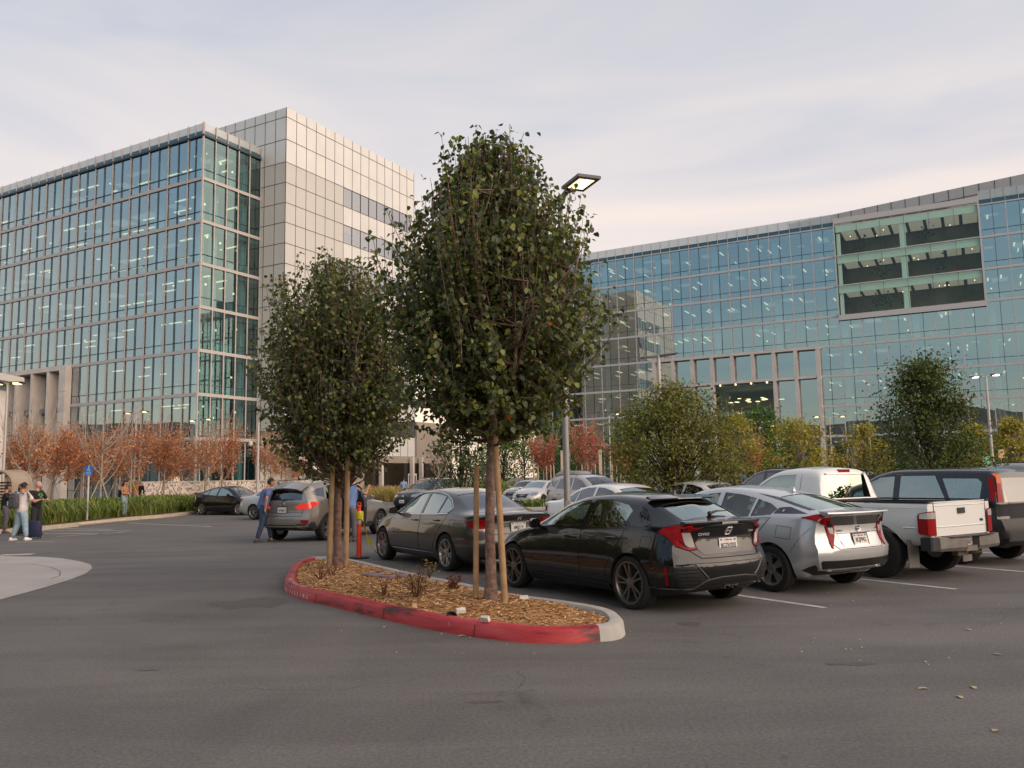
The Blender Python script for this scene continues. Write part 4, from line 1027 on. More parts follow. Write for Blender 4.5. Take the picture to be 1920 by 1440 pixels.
ws = G(145, 986); 
tag(kb2.build('bed_kerb', mat('pale bed kerb', '#b5a893', .85, vary=.1, vscale=4)), kind='structure')
wsb = MB(); wsb.tube([G(145, 987) + Vector((0, 0, .07)), G(235, 978) + Vector((0, 0, .07))], .075, 8); tag(wsb.build('wheel_stop', mat('pale bed kerb', '#b5a893')), 'pale rounded concrete wheel stop lying along the grass bed kerb', 'wheel stop')
gin = [p + Vector((-.95, 0, 0)) for p in bp] + [Vector((-14.6, 44.8, kz)), Vector((-15.5, 49.5, kz)), Vector((-20.5, 49.5, kz)), Vector((-22.5, 40, kz)), Vector((-23, 31, kz))]
grass('ornamental_grass', gin, kz, 1900, .92, 'tall arching green ornamental grass filling the bed beside the kerb', M_grass, 4, fall=.7)
dg = [at(690, 62), at(752, 62), at(765, 72), at(690, 74)]
grass('dry_grass', dg, 0, 110, 1.25, 'tawny dry grass clumps behind the dark crossover', [M_grass[3], M_grass[1], mat('tawny blade', '#8a6f35', .8), M_grass[3]], 6, straw=.5)
isl = [at(985, 42.5), at(1072, 43), at(1072, 45.2), at(985, 44.8)]
ib = MB(); ib.prism([(p.x, p.y) for p in [at(975, 42), at(1085, 42.5), at(1085, 45.7), at(975, 45.3)]], -.02, .15); tag(ib.build('far_kerb', mat('grey kerb concrete', '#a6a19a')), kind='structure')
grass('ground_cover', isl, .15, 130, .38, 'low bright green ground cover in the small kerbed strip before the silver saloon', M_grass, 8, wd=.02)
tg_ = [at(880, 66), at(960, 66), at(960, 74), at(880, 74)]
grass('tall_grass', tg_, 0, 110, 1.5, 'yellow green tall grass behind the two trunks in the distance', M_grass, 9, straw=.3)

r_ = random.Random(77); protos = [o for o in bpy.data.objects if o.parent is None and o.name.split('.')[0] in ('oak_tree', 'green_tree')]
for k, (x, y, sc_) in enumerate(((-22, -14, 1.7), (-30, -5, 1.9), (-36, 6, 1.8), (-15, -26, 1.9), (-5, -34, 1.8), (6, -38, 2.0), (18, -36, 1.7), (-44, -16, 2.1), (-28, -32, 2.2), (30, -42, 1.8), (-40, 18, 1.7), (40, -30, 1.5), (-34, 12, 1.9), (-38, 20, 1.8), (-40, 27, 1.9), (-33, 3, 1.8), (-44, 35, 1.9), (46, 2, 1.1), (44, -10, 1.1), (48, 12, 1.1), (42, -20, 1.2))):  # trees out of view, added to darken reflections in the car paint
    t = copy_tree(protos[k % len(protos)]); t.location = (x, y, 0); t.rotation_euler.z = r_.uniform(0, 6); t.scale = (sc_ * .8, sc_ * .8, sc_ * .72); tag(t, 'tall leafy tree outside the view, added to darken car reflections', 'tree', 'unseen trees added for reflections')
# ---------------------------------------------------------------- vehicles
def paint(name, col, metal=0., rough=.35, coat=1.):
    return mat(name, col, rough, metal, coat=coat, spec=.12)
M_dark = mat('dark underside', '#0c0c0d', .9)
M_trim = mat('black plastic trim', '#1b1b1c', .55)
M_trimg = mat('grey plastic trim', '#39393a', .6)
M_gap = mat('panel gap', '#060606', .9)
M_tyre = mat('tyre rubber', '#191817', .85, vary=.2, vscale=30, bump=.3, bscale=60)
M_chrome = mat('chrome', '#c8c8c8', .12, 1.)
M_alloy = mat('silver alloy', '#a9a7a4', .32, .85)
M_dalloy = mat('dark machined alloy', '#7d7671', .32, .8)
M_red = mat('red lens', '#8a0c12', .3, coat=.12, spec=.15)
M_badge = mat('bright badge', '#cfcfd0', .3, .3)
M_redlit = mat('lit red lens', '#a01010', .2, coat=1., emit=(1, .06, .03), estr=.38)
M_clear = mat('clear lens', '#b9b6b2', .12, .3, coat=1.)
M_lamp = mat('headlamp glass', '#8c9096', .08, .5, coat=1.)
M_lit = mat('lit lamp', (1, .9, .75), .3, emit=(1, .85, .6), estr=2.5)
M_orange = mat('orange lens', '#c8560f', .3, coat=.12, spec=.15)
M_seat = mat('dark seat cloth', '#24211f', .9)
M_seatl = mat('grey seat cloth', '#6e6a66', .9)
M_plate = mat('number plate', '#cfccc4', .6)
M_plt = mat('plate lettering', '#1f2747', .7)
M_pred = mat('plate red script', '#a2443f', .7)
M_wblk = mat('body black glass', '#0b0c0e', .06, coat=.3)
G_clear = glass_mat('car window glass', (.50, .60, .55), (1, 1, 1), .10, .95, power=4)
G_tint = glass_mat('tinted car glass', (.16, .18, .18), (1, 1, 1), .16, .95, power=3.5)
G_pale = glass_mat('mirroring car glass', (.42, .50, .46), (.9, 1, .94), .34, .98, power=3)

def seg_round(C, nb=4):
    """polyline with rounded corners; C = [(y,z,r)]"""
    out = [(C[0][0], C[0][1])]
    for k in range(1, len(C) - 1):
        p = Vector(C[k][:2]); a = Vector(C[k - 1][:2]); b = Vector(C[k + 1][:2]); r = C[k][2]
        la, lb = (a - p).length, (b - p).length
        ra = min(r, la * .48); rb = min(r, lb * .48)
        s = p + (a - p) * (ra / max(la, 1e-6)); e = p + (b - p) * (rb / max(lb, 1e-6))
        for i in range(nb):
            t = i / (nb - 1); q = s * (1 - t) ** 2 + p * 2 * t * (1 - t) + e * t * t
            out.append((q.x, q.y))
    out.append((C[-1][0], C[-1][1])); return out
def rpoly(P, r=.05, nb=4):
    n = len(P); out = []
    for k in range(n):
        p = Vector(P[k][:2]); a = Vector(P[k - 1][:2]); b = Vector(P[(k + 1) % n][:2]); rr_ = P[k][2] if len(P[k]) > 2 else r
        la, lb = (a - p).length, (b - p).length; ra = min(rr_, la * .45); rb = min(rr_, lb * .45)
        if rr_ <= 0: out.append(tuple(p)); continue
        s = p + (a - p) * (ra / la); e = p + (b - p) * (rb / lb)
        for i in range(nb):
            t = i / (nb - 1); q = s * (1 - t) ** 2 + p * 2 * t * (1 - t) + e * t * t; out.append((q.x, q.y))
    return out

def booleans(me, cutters):
    a = bpy.data.objects.new('tmp', me); COL.objects.link(a); cs = []
    for c in cutters:
        o = bpy.data.objects.new('tmpc', c); COL.objects.link(o); cs.append(o)
        m = a.modifiers.new('b', 'BOOLEAN'); m.operation = 'DIFFERENCE'; m.object = o; m.solver = 'EXACT'
    dg = bpy.context.evaluated_depsgraph_get(); dg.update()
    r = bpy.data.meshes.new_from_object(a.evaluated_get(dg))
    for o in [a] + cs: bpy.data.objects.remove(o)
    return r

class Car:
    def __init__(s, name, loc, heading, label, sp, pm, cat='car', group=None, detail=True):
        s.root = empty(name, (loc.x, loc.y, 0), heading, label, cat, group); s.sp = sp; s.pm = pm
        K = {k: pchip(v) for k, v in sp.items() if k in ('zt', 'zb', 'wm', 'wl', 'wb', 'wt', 'bot', 'zm', 'crown', 'rsh', 'rtop')}
        K.setdefault('crown', lambda x: .05); K.setdefault('rsh', lambda x: .06); K.setdefault('zm', lambda x: .62); K.setdefault('rtop', lambda x: .10)
        s.K = K; s.pr = pchip(sp['rear']); s.pf = pchip(sp['front']); s.Lr = sp.get('Lr', .5); s.Lf = sp.get('Lf', .7)
        v, f = s.loft(0, sp['xr'], sp['xf'], sp.get('n', 58))
        s.v, s.f = v, f; s.bvh = BVHTree.FromPolygons(v, f)
    def ring(s, x, ins=0, floor=None):
        K = s.K; zt, zb, bo = K['zt'](x) - ins, K['zb'](x), K['bot'](x); wm, wl, wb, wt = K['wm'](x) - ins, K['wl'](x) - ins, K['wb'](x) - ins, K['wt'](x) - ins
        zm = K['zm'](x); cr_ = K['crown'](x)
        if floor is not None:
            zt = max(zt, floor + .12); zb = min(zb, zt - .06)
            return [(0, floor), (wm * .93, floor), (wm * .95, min(zm, zb - .02)), (wb, zb), (wt, zt - cr_), (wt * .6, zt - cr_ * .36), (0, zt)]
        zm = min(zm, zb - .05)
        C = [(0, bo, 0), (wl - .10, bo, .06), (wl, bo + .13, .08), (wm, zm, .22), (wb, zb, K['rsh'](x)), (wt, zt - cr_, K['rtop'](x)), (wt * .6, zt - cr_ * .36, .25), (0, zt, 0)]
        return seg_round(C)
    def warp(s, x, y, z):
        sp = s.sp; t = (x - sp['xr']) / s.Lr
        if t < 1:
            w = 1 - smooth01(t); dx = s.pr(z) + sp.get('cR', .22) * (abs(y) / .9) ** sp.get('pR', 3.2); x = x + w * dx
        t = (sp['xf'] - x) / s.Lf
        if t < 1:
            w = 1 - smooth01(t); dx = s.pf(z) + sp.get('cF', .38) * (abs(y) / .9) ** sp.get('pF', 2.6); x = x - w * dx
        return x
    def loft(s, ins, xa, xb, n, floor=None):
        xs = [xa + (xb - xa) * i / (n - 1) for i in range(n)]
        if floor is None:
            xs = sorted(set(xs + s.sp.get('xs', []) + [xa + .02, xa + .05, xb - .02, xb - .05]))
        vs = []; fs = []; rings = []
        for x in xs:
            h = s.ring(x, ins, floor); full = [(y, z) for y, z in h] + [(-y, z) for y, z in h[-2:0:-1]]
            rings.append(len(full)); vs += [Vector((s.warp(x, y, z) if floor is None else x, y, z)) for y, z in full]
        m = rings[0]; n = len(xs)
        for i in range(n - 1):
            for j in range(m): fs.append((i * m + j, i * m + (j + 1) % m, (i + 1) * m + (j + 1) % m, (i + 1) * m + j))
        H = len(s.ring(xs[0], ins, floor))
        if floor is not None:
            fs.append(tuple(range(m))[::-1]); fs.append(tuple((n - 1) * m + j for j in range(m)))
            return vs, fs
        for end, x in ((0, xs[0]), (n - 1, xs[-1])):
            prev = [end * m + 0]; b = end * m
            NC_ = 9
            for j in range(1, H - 1):
                L_, R_ = vs[b + j], vs[b + m - j]; row = [b + j]
                for c in range(1, NC_):
                    y = L_.y + (R_.y - L_.y) * c / NC_; z = L_.z; vs.append(Vector((s.warp(x, y, z), y, z))); row.append(len(vs) - 1)
                row.append(b + m - j)
                if len(prev) == 1:
                    for c in range(NC_): fs.append((prev[0], row[c], row[c + 1]))
                else:
                    for c in range(NC_): fs.append((prev[c], row[c], row[c + 1], prev[c + 1]))
                prev = row
            top = b + H - 1
            for c in range(NC_): fs.append((prev[c], top, prev[c + 1]))
        return vs, fs
    # ---- projection on to the body
    def hit(s, a, u, v):
        if a == 'T': o, d = Vector((u, v, 3)), Vector((0, 0, -1))
        else:
            n = Vector((math.cos(a), math.sin(a), 0)); t = Vector((-math.sin(a), math.cos(a), 0)); c = Vector((1.2, 0, 0)) if abs(math.sin(a)) > .98 else Vector((0, 0, 0)); base = n * 6 + t * u
            o = Vector((base.x, base.y, v)); d = -n
        h = s.bvh.ray_cast(o, d)
        if h[0] is None:
            h2 = s.bvh.find_nearest(o + d * 5.2)
            return h2[0], h2[1]
        nn = h[1]
        if nn.dot(d) > 0: nn = -nn
        return h[0], nn
    def uv(s, a, p):
        """accept (u,v) or (x,y,z)"""
        if len(p) == 3 and a != 'T':
            return (-math.sin(a) * p[0] + math.cos(a) * p[1], p[2])
        if a == 'T' or abs(math.cos(a)) > .9: return (p[0] if a == 'T' else math.cos(a) * p[0], p[1])
        return (-math.sin(a) * p[0], p[1])
    def panel(s, name, a, poly, off, m, parent=None, step=.07, rim=.012, r=None, sub=None, smooth=True):
        P = [s.uv(a, p) for p in poly]
        if r: P = rpoly(P, r)
        bm = bmesh.new(); bm.faces.new([bm.verts.new((p[0], p[1], 0)) for p in P])
        for ax in (0, 1):
            lo = min(p[ax] for p in P); hi = max(p[ax] for p in P); k = max(1, int((hi - lo) / step))
            for i in range(1, k):
                co = Vector((0, 0, 0)); co[ax] = lo + (hi - lo) * i / k + .00013; no = Vector((0, 0, 0)); no[ax] = 1
                bmesh.ops.bisect_plane(bm, geom=bm.verts[:] + bm.edges[:] + bm.faces[:], plane_co=co, plane_no=no)
        nrm = {}
        for v in bm.verts:
            p, n = s.hit(a, v.co.x, v.co.y); v.co = p + n * off; nrm[v] = n
        bm.normal_update()
        av = sum((n for n in nrm.values()), Vector())
        if sum((f.normal * f.calc_area() for f in bm.faces), Vector()).dot(av) < 0: bmesh.ops.reverse_faces(bm, faces=bm.faces)
        if rim:
            be = [e for e in bm.edges if e.is_boundary]
            ex = bmesh.ops.extrude_edge_only(bm, edges=be)
            for v in ex['geom']:
                if isinstance(v, bmesh.types.BMVert):
                    q = s.bvh.find_nearest(v.co); n = q[1]
                    if (v.co - q[0]).dot(n) < 0: n = -n
                    v.co = v.co - n * (off + rim)
        me = bpy.data.meshes.new(name); bm.to_mesh(me); bm.free()
        if smooth: me.polygons.foreach_set('use_smooth', [True] * len(me.polygons)); me.set_sharp_from_angle(angle=R(50))
        return obj(name, me, m, parent or s.root)
    def line(s, mb, a, pts, r=.005, closed=False, off=.0, step=.06, n=4):
        P = [Vector(s.uv(a, p)) for p in pts]
        if closed: P.append(P[0])
        Q = []
        for p, q in zip(P[:-1], P[1:]):
            k = max(1, int((q - p).length / step)); Q += [p + (q - p) * i / k for i in range(k)]
        Q.append(P[-1]); H = []
        for q in Q:
            p, n_ = s.hit(a, q.x, q.y); H.append(p + n_ * off)
        mb.tube(H, r, n)
    def flat(s, name, me, a, at, m, parent=None, off=.004, up=(0, 0, 1), tilt_to=None):
        """a flat mesh (made in xy) laid on the body"""
        u, v = s.uv(a, at); p, n = s.hit(a, u, v)
        if tilt_to is not None: n = Vector(tilt_to).normalized()
        y = Vector(up); x = y.cross(n).normalized(); y = n.cross(x)
        mm = Matrix((x, y, n)).transposed().to_4x4(); mm.translation = p + n * off; me.transform(mm)
        return obj(name, me, m, parent or s.root)
    def outline(s, a, poly, parent, r=.0045, off=.012):
        mb = MB(); s.line(mb, a, poly, r, True, off=off); mb.build('lamp_seal', M_gap, parent)
    def both(s): return ((1, R(90)), (-1, R(-90)))
    # ---- standard pieces
    def wheels(s, r, wd, rim_r, style, m_rim, ytrack, xs):
        for x in xs:
            for sg in (1, -1):
                t = MB(); h = wd / 2
                t.lathe([(rim_r - .005, h * .82), (rim_r + .004, h * .96), (r - .045, h * 1.0), (r - .014, h * .92), (r, h * .74), (r, h * .25), (r - .008, h * .22), (r - .008, h * .16), (r, h * .13), (r, -h * .13), (r - .008, -h * .16), (r - .008, -h * .22), (r, -h * .25), (r, -h * .74), (r - .014, -h * .92), (r - .045, -h), (rim_r, -h * .9)], axis='Y', n=40)
                wo = t.build('wheel', M_tyre, s.root, smooth=True, angle=35); wo.location = (x, sg * (ytrack - h), r); wo.rotation_euler.z = 0 if sg > 0 else math.pi
                rm = MB(); rm.lathe([(rim_r + .003, h * .86), (rim_r + .001, h * .93), (rim_r - .018, h * .92), (rim_r - .03, h * .7), (rim_r - .04, -h * .5), (.02, -h * .52)], axis='Y', n=36)
                ns, kind = style
                def spoke(a0, w0, w1, r0, r1, y0, y1, th=.03):
                    ca, sa = math.sin(a0), math.cos(a0); d = Vector((ca, 0, sa)); e = Vector((sa, 0, -ca))
                    v = [d * r0 + e * w0 + Vector((0, y0, 0)), d * r0 - e * w0 + Vector((0, y0, 0)), d * r1 - e * w1 + Vector((0, y1, 0)), d * r1 + e * w1 + Vector((0, y1, 0))]
                    v2 = [q - Vector((0, th, 0)) for q in v]
                    rm.add(v + v2, [(0, 1, 2, 3), (4, 7, 6, 5), (0, 4, 5, 1), (1, 5, 6, 2), (2, 6, 7, 3), (3, 7, 4, 0)])
                for i in range(ns):
                    a0 = 2 * math.pi * i / ns + .2
                    if kind == 'twin':
                        spoke(a0 - .19, .010, .011, .045, rim_r - .012, h * .74, h * .86); spoke(a0 + .19, .010, .011, .045, rim_r - .012, h * .74, h * .86)
                    elif kind == 'vee':
                        spoke(a0 - .02, .03, .010, .04, rim_r - .01, h * .70, h * .88); spoke(a0 + .30, .012, .018, .09, rim_r - .01, h * .66, h * .88)
                    elif kind == 'wide': spoke(a0, .026, .060, .05, rim_r - .008, h * .74, h * .90)
                    else: spoke(a0, .022, .020, .05, rim_r - .01, h * .76, h * .88)
                rm.lathe([(.0, h * .82), (.035, h * .82), (.062, h * .78), (.07, h * .5)], axis='Y', n=16)
                ro = rm.build('rim', m_rim, wo, smooth=True, angle=30)
                bk = MB(); bk.lathe([(.0, .0), (rim_r * .62, 0.), (rim_r * .64, -.02)], c=(0, h * .28, 0), axis='Y', n=24); bk.build('brake_disc', mat('brake disc', '#3a3836', .5, .7), wo)
    def body(s, wheel_xs, arch_r, cabin, holes, seats=True, extra=[], arch_z=None, seat_rows=2):
        me = bpy.data.meshes.new('body'); me.from_pydata([tuple(p) for p in s.v], [], s.f)
        bm = bmesh.new(); bm.from_mesh(me); bmesh.ops.recalc_face_normals(bm, faces=bm.faces); bm.to_mesh(me); bm.free()
        me.materials.append(s.pm); me.materials.append(M_dark)
        cut = []
        def fin(mb):
            mb.mi = [1] * len(mb.f); c = mb.mesh('cut'); c.materials.append(s.pm); c.materials.append(M_dark); cut.append(c)
        if cabin:
            v, f = s.loft(.055, cabin[0], cabin[1], 16, cabin[2]); fin(MB().add(v, f))
        if wheel_xs:
            mb = MB(); 
            for x in wheel_xs:
                for sg in (1, -1):
                    n = 28; vs = []; yi, yo = .58, 1.3
                    for y in (yi, yo):
                        for j in range(n): a = 2 * math.pi * j / n; vs.append((x + arch_r * math.cos(a), sg * y, (arch_z or .33) + arch_r * math.sin(a)))
                    mb.add(vs, [(j, (j + 1) % n, n + (j + 1) % n, n + j) for j in range(n)] + [tuple(range(n))[::-1], tuple(range(n, 2 * n))])
            fin(mb)
        for grp in holes:
            mb = MB()
            for a, poly in grp:
                P = [s.uv(a, p) for p in poly]; n = len(P)
                if a == 'T': vs = [(p[0], p[1], .85) for p in P] + [(p[0], p[1], 2.5) for p in P]
                else:
                    nn = Vector((math.cos(a), math.sin(a), 0)); t = Vector((-math.sin(a), math.cos(a), 0)); vs = []
                    for d in ((.30, 3) if abs(math.sin(a)) > .5 else (holes_d(s, a), 6)):
                        for p in P: q = nn * d + t * p[0]; vs.append((q.x, q.y, p[1]))
                mb.add(vs, [(j, (j + 1) % n, n + (j + 1) % n, n + j) for j in range(n)] + [tuple(range(n))[::-1], tuple(range(n, 2 * n))])
            fin(mb)
        for mb in extra: fin(mb)
        r = booleans(me, cut) if cut else me
        r.polygons.foreach_set('use_smooth', [True] * len(r.polygons)); r.set_sharp_from_angle(angle=R(32))
        o = obj('body', r, None, s.root)
        s.bodyo = o
        if seats and cabin:
            x0 = seats if not isinstance(seats, bool) else 1.35
            for x, ys in ((x0, (.36, -.36)), (x0 - .85, (.36, -.36)))[:seat_rows]:
                for y in ys:
                    sb = MB(); sb.box((x, y, .52), (.5, .50, .16)); sb.box((x - .30, y, .82), (.14, .46, .56), tilt=Matrix.Rotation(R(-14), 3, 'Y')); sb.box((x - .40, y, 1.18), (.09, .24, .17), tilt=Matrix.Rotation(R(-10), 3, 'Y'))
                    sb.build('seat', s.sp.get('seatm', M_seat), s.root)
            ds = MB(); xd = x0 + .62; ds.box((xd + .2, 0, .82), (.36, 1.36, .2)); ds.build('dashboard', M_seat, s.root)
            sw = MB(); sw.tube([Vector((xd - .12 + .07 * math.sin(t_), .37 + .18 * math.cos(t_), .88 + .17 * math.sin(t_))) for t_ in [2 * math.pi * k / 16 for k in range(17)]], .014, 5, cap=False); sw.build('steering_wheel', M_seat, s.root)
        return o
    def mirror(s, x, z, m, size=(.10, .20, .13), y=None):
        for sg, a in s.both():
            p, n = s.hit(a, -x if sg > 0 else x, z); mb = MB()
            mb.tube([Vector((x, p.y - sg * .02, z)), Vector((x - .02, p.y + sg * .08, z + .03))], .025, 6)
            c = Vector((x - .02, p.y + sg * (.06 + size[1] / 2), z + .07))
            n_ = 8; vs = []; fs = []
            for i, (dx, sc) in enumerate(((-size[0] / 2, 1), (0, 1.04), (size[0] * .45, .82), (size[0] * .8, .45))):
                for j in range(n_):
                    t = 2 * math.pi * (j + .5) / n_; vs.append(c + Vector((dx + .03 * sg * math.cos(t) * -sg, math.copysign(min(abs(math.cos(t)) * 1.25, 1), math.cos(t)) * size[1] / 2 * sc, math.copysign(min(abs(math.sin(t)) * 1.25, 1), math.sin(t)) * size[2] / 2 * sc)))
            for i in range(3):
                for j in range(n_): fs.append((i * n_ + j, i * n_ + (j + 1) % n_, (i + 1) * n_ + (j + 1) % n_, (i + 1) * n_ + j))
            fs += [tuple(range(n_))[::-1], tuple(3 * n_ + j for j in range(n_))]
            mb.add(vs, fs); mo = mb.build('mirror', m, s.root, smooth=True, angle=50)
    def plate(s, a, at, txt, state=True, frame=None, n=None, back=.012, legm=None):
        mb = MB(); mb.box((0, 0, 0), (.305, .155, .006)); me = mb.mesh('number_plate')
        po = s.flat('number_plate', me, a, at, M_plate, off=back, tilt_to=n)
        t = text_mesh(txt, .082, .002, sx=.76, name='plate_characters', bold=.0012); t.transform(Matrix.Translation((0, -.014, .0)))
        s.flat('plate_characters', t, a, at, legm or M_plt, po, off=back + .0045, tilt_to=n)
        if state:
            t = text_mesh('California', .036, .002, sx=1., name='state_name', shear=.25); t.transform(Matrix.Translation((0, .055, 0))); s.flat('state_name', t, a, at, M_pred, po, off=back + .0045, tilt_to=n)
            st = MB(); st.box((-.115, .055, 0), (.035, .022, .002)); st.box((.115, .055, 0), (.035, .022, .002)); s.flat('plate_sticker', st.mesh('plate_sticker'), a, at, mat('plate sticker', '#5b6b8a', .7), po, off=back + .004, tilt_to=n)
        if frame:
            fm = MB()
            for c, d in (((0, .085, 0), (.33, .022, .01)), ((0, -.083, 0), (.33, .014, .01)), ((.159, 0, 0), (.014, .16, .01)), ((-.159, 0, 0), (.014, .16, .01))): fm.box(c, d)
            s.flat('plate_frame', fm.mesh('plate_frame'), a, at, frame, po, off=back + .001, tilt_to=n)
        return po
    def side(s, doors, windows, gm, handles=(), hm=None, trim=None, sides=None, rocker=None):
        """doors: polys (x,z); windows: (door index or None, poly)"""
        gp = MB()
        for sg, a in (sides or s.both()):
            ds = []
            for dpoly in doors:
                d = s.panel('door', a, dpoly, .0035, s.pm, r=.04, rim=.010); ds.append(d); s.line(gp, a, rpoly([s.uv(a, p) for p in dpoly], .04) if False else dpoly, .0045, True, off=.0005)
            for di, poly in windows:
                s.panel('window', a, poly, -.006, gm, ds[di] if di is not None and di < len(ds) else s.root, rim=0)
            for di, (x, z) in enumerate(handles):
                p, n = s.hit(a, -x if sg > 0 else x, z); hb = MB()
                hb.tube([p + Vector((-.105, 0, 0)) + n * .006, p + Vector((-.085, 0, 0)) + n * .032, p + Vector((.085, 0, 0)) + n * .032, p + Vector((.105, 0, 0)) + n * .006], [.012, .016, .016, .012], 8)
                hb.build('handle', hm or s.pm, ds[di] if di < len(ds) else s.root, smooth=True)
        gp.build('panel_gaps', M_gap, s.root)
def holes_d(s, a): return s.sp['hole_r'] if math.cos(a) < 0 else s.sp.get('hole_f', 1.0)
def at_rear_left(px, py, heading, ytrack, xw=0.):
    """car origin (rear axle centre) from where a tyre's outer foot stands"""
    p = G(px, py); h = Vector((math.cos(heading), math.sin(heading), 0)); l = Vector((-h.y, h.x, 0))
    return p - l * ytrack - h * xw
# ---- black five-door hatchback
def mesh_grille(mb, c, x, y, w, h, n=6, k=5):
    for i in range(k):
        for j in range(n):
            o = c + x * (w * ((j + (.5 if i % 2 else 0)) / n - .5)) + y * (h * (i / (k - 1) - .5)); mb.tube([o, o + x * w / n * .45 + y * h * .1, o + x * w / n * .9], .004, 4)
P_black = paint('black car paint', (.006, .006, .007), 0, .25)
civ = dict(xr=-.93, xf=3.59, hole_r=.2,
    zt=[(-.93, 1.045), (-.84, 1.08), (-.70, 1.11), (-.55, 1.165), (-.2, 1.31), (.0, 1.375), (.3, 1.41), (.75, 1.43), (1.15, 1.415), (1.6, 1.325), (2.0, 1.165), (2.36, .995), (2.6, .935), (3.1, .855), (3.4, .765), (3.59, .64)],
    zb=[(-.93, .95), (-.7, 1.0), (-.4, 1.0), (0, .965), (1, .93), (2, .905), (2.4, .89), (3.0, .79), (3.59, .55)],
    wm=[(-.93, .80), (-.5, .885), (0, .905), (.6, .885), (2.0, .885), (2.7, .90), (3.2, .85), (3.59, .70)],
    wl=[(-.93, .78), (0, .86), (2.7, .86), (3.59, .68)],
    wb=[(-.93, .70), (-.6, .775), (0, .815), (1.2, .825), (2.4, .80), (3.1, .72), (3.59, .56)],
    wt=[(-.93, .62), (-.66, .58), (-.4, .555), (0, .55), (.7, .565), (1.4, .57), (2.0, .60), (2.36, .66), (3.1, .55), (3.59, .42)],
    crown=[(-.93, .03), (-.6, .05), (.5, .06), (2, .06), (2.5, .05), (3.59, .05)],
    bot=[(-.93, .30), (-.6, .22), (0, .17), (2.7, .16), (3.3, .18), (3.59, .22)],
    rear=[(.2, .26), (.30, .09), (.42, .02), (.56, 0), (.66, .03), (.74, .09), (.90, .10), (1.0, .05), (1.06, .0), (1.1, .0)], cR=.30, pR=3.2, Lr=.5,
    front=[(.2, .10), (.4, .0), (.55, .02), (.7, .1), (.8, .2)])
hd = HD
o = at_rear_left(1182, 1143, hd, .86)
c = Car('hatchback', o, hd, 'glossy black five-door hatchback with twin centre exhausts beside the kerbed island', civ, P_black)
Lf, Rt, Re = R(90), R(-90), R(180)
wf = [(2.10, .965), (1.86, 1.09), (1.56, 1.225), (1.28, 1.295), (1.06, 1.325), (1.06, .965)]
wr_ = [(.97, .97), (.97, 1.33), (.62, 1.33), (.27, 1.275), (.14, 1.20), (.20, .99)]
wq = [(.07, 1.005), (.03, 1.17), (-.12, 1.135), (-.30, 1.06), (-.20, 1.01)]
wind = [(2.34, .60), (1.66, .50), (1.66, -.50), (2.34, -.60)]; rg = [(-.62, .50), (-.20, .485), (-.20, -.485), (-.62, -.50)]
sp2 = lambda P: [(Lf, P), (Rt, P)]
c.body((0, 2.70), .365, (-.5, 2.2, .45), [sp2(wf) + sp2(wr_), [('T', wind), ('T', rg)]])
c.side([[(2.30, .31), (2.33, .78), (2.16, .94), (1.03, .935), (1.03, .31)], [(.985, .31), (.985, .935), (.12, .955), (.32, .68), (.46, .48), (.52, .31)]], [(0, wf), (1, wr_)], G_pale, handles=[(1.24, .83), (.36, .86)])
for sg, a in c.both(): c.panel('quarter_window', a, wq, .004, M_wblk)
c.panel('windshield', 'T', wind, -.006, G_clear, rim=0); bg_ = c.panel('rear_window', 'T', rg, -.006, G_pale, rim=0)
c.panel('roof_panel_gap', 'T', [(.02, .52), (.02, -.52), (0, -.52), (0, .52)], .001, M_gap, rim=0)
# roof spoiler and lip
sb = MB(); n_ = 12; vs = []
for i in range(n_ + 1):
    y = -.56 + 1.12 * i / n_; k = 1 - (abs(y) / .56) ** 4 * .5
    vs += [(.02, y * .96, 1.345 + .02 * k), (-.02, y * .96, 1.392 * 1 - .03 * (1 - k)), (-.20 * k - .02, y, 1.355 - .02 * (1 - k)), (-.20 * k - .02, y, 1.338 - .02 * (1 - k))]
sb.add(vs, [(i * 4 + j, i * 4 + (j + 1) % 4, (i + 1) * 4 + (j + 1) % 4, (i + 1) * 4 + j) for i in range(n_) for j in range(4)] + [(0, 1, 2, 3), tuple(n_ * 4 + j for j in range(4))])
spo = sb.build('roof_spoiler', P_black, c.root, smooth=True, angle=30)
bl_ = MB(); bl_.box((-.222, 0, 1.347), (.01, .42, .014)); bl_.build('brake_light', M_clear, spo)
lp = MB(); vs = []
for i in range(n_ + 1):
    y = -.64 + 1.28 * i / n_; k = 1 - (abs(y) / .64) ** 3 * .6; x = c.warp(-.93, y, 1.0)
    vs += [(x + .09, y, 1.085 + .012 * k), (x - .005, y, 1.095 - .015 * (1 - k)), (x - .015, y, 1.078 - .015 * (1 - k)), (x + .03, y, 1.03)]
lp.add(vs, [(i * 4 + j, i * 4 + (j + 1) % 4, (i + 1) * 4 + (j + 1) % 4, (i + 1) * 4 + j) for i in range(n_) for j in range(4)] + [(0, 1, 2, 3), tuple(n_ * 4 + j for j in range(4))])
lpo = lp.build('deck_spoiler', P_black, c.root, smooth=True, angle=30)
cl = MB(); x = c.warp(-.93, 0, 1.0); cl.box((x - .012, 0, 1.062), (.012, .26, .022)); cl.build('brake_light', M_clear, lpo)
wp = MB(); p = c.hit('T', -.60, .05)[0]; wp.tube([p + Vector((-.01, 0, .02)), p + Vector((.03, -.16, .045)), p + Vector((.055, -.36, .04))], [.02, .012, .006], 6); wp.ball(p + Vector((-.01, 0, .02)), .03); wp.build('rear_wiper', M_trim, c.root, smooth=True)
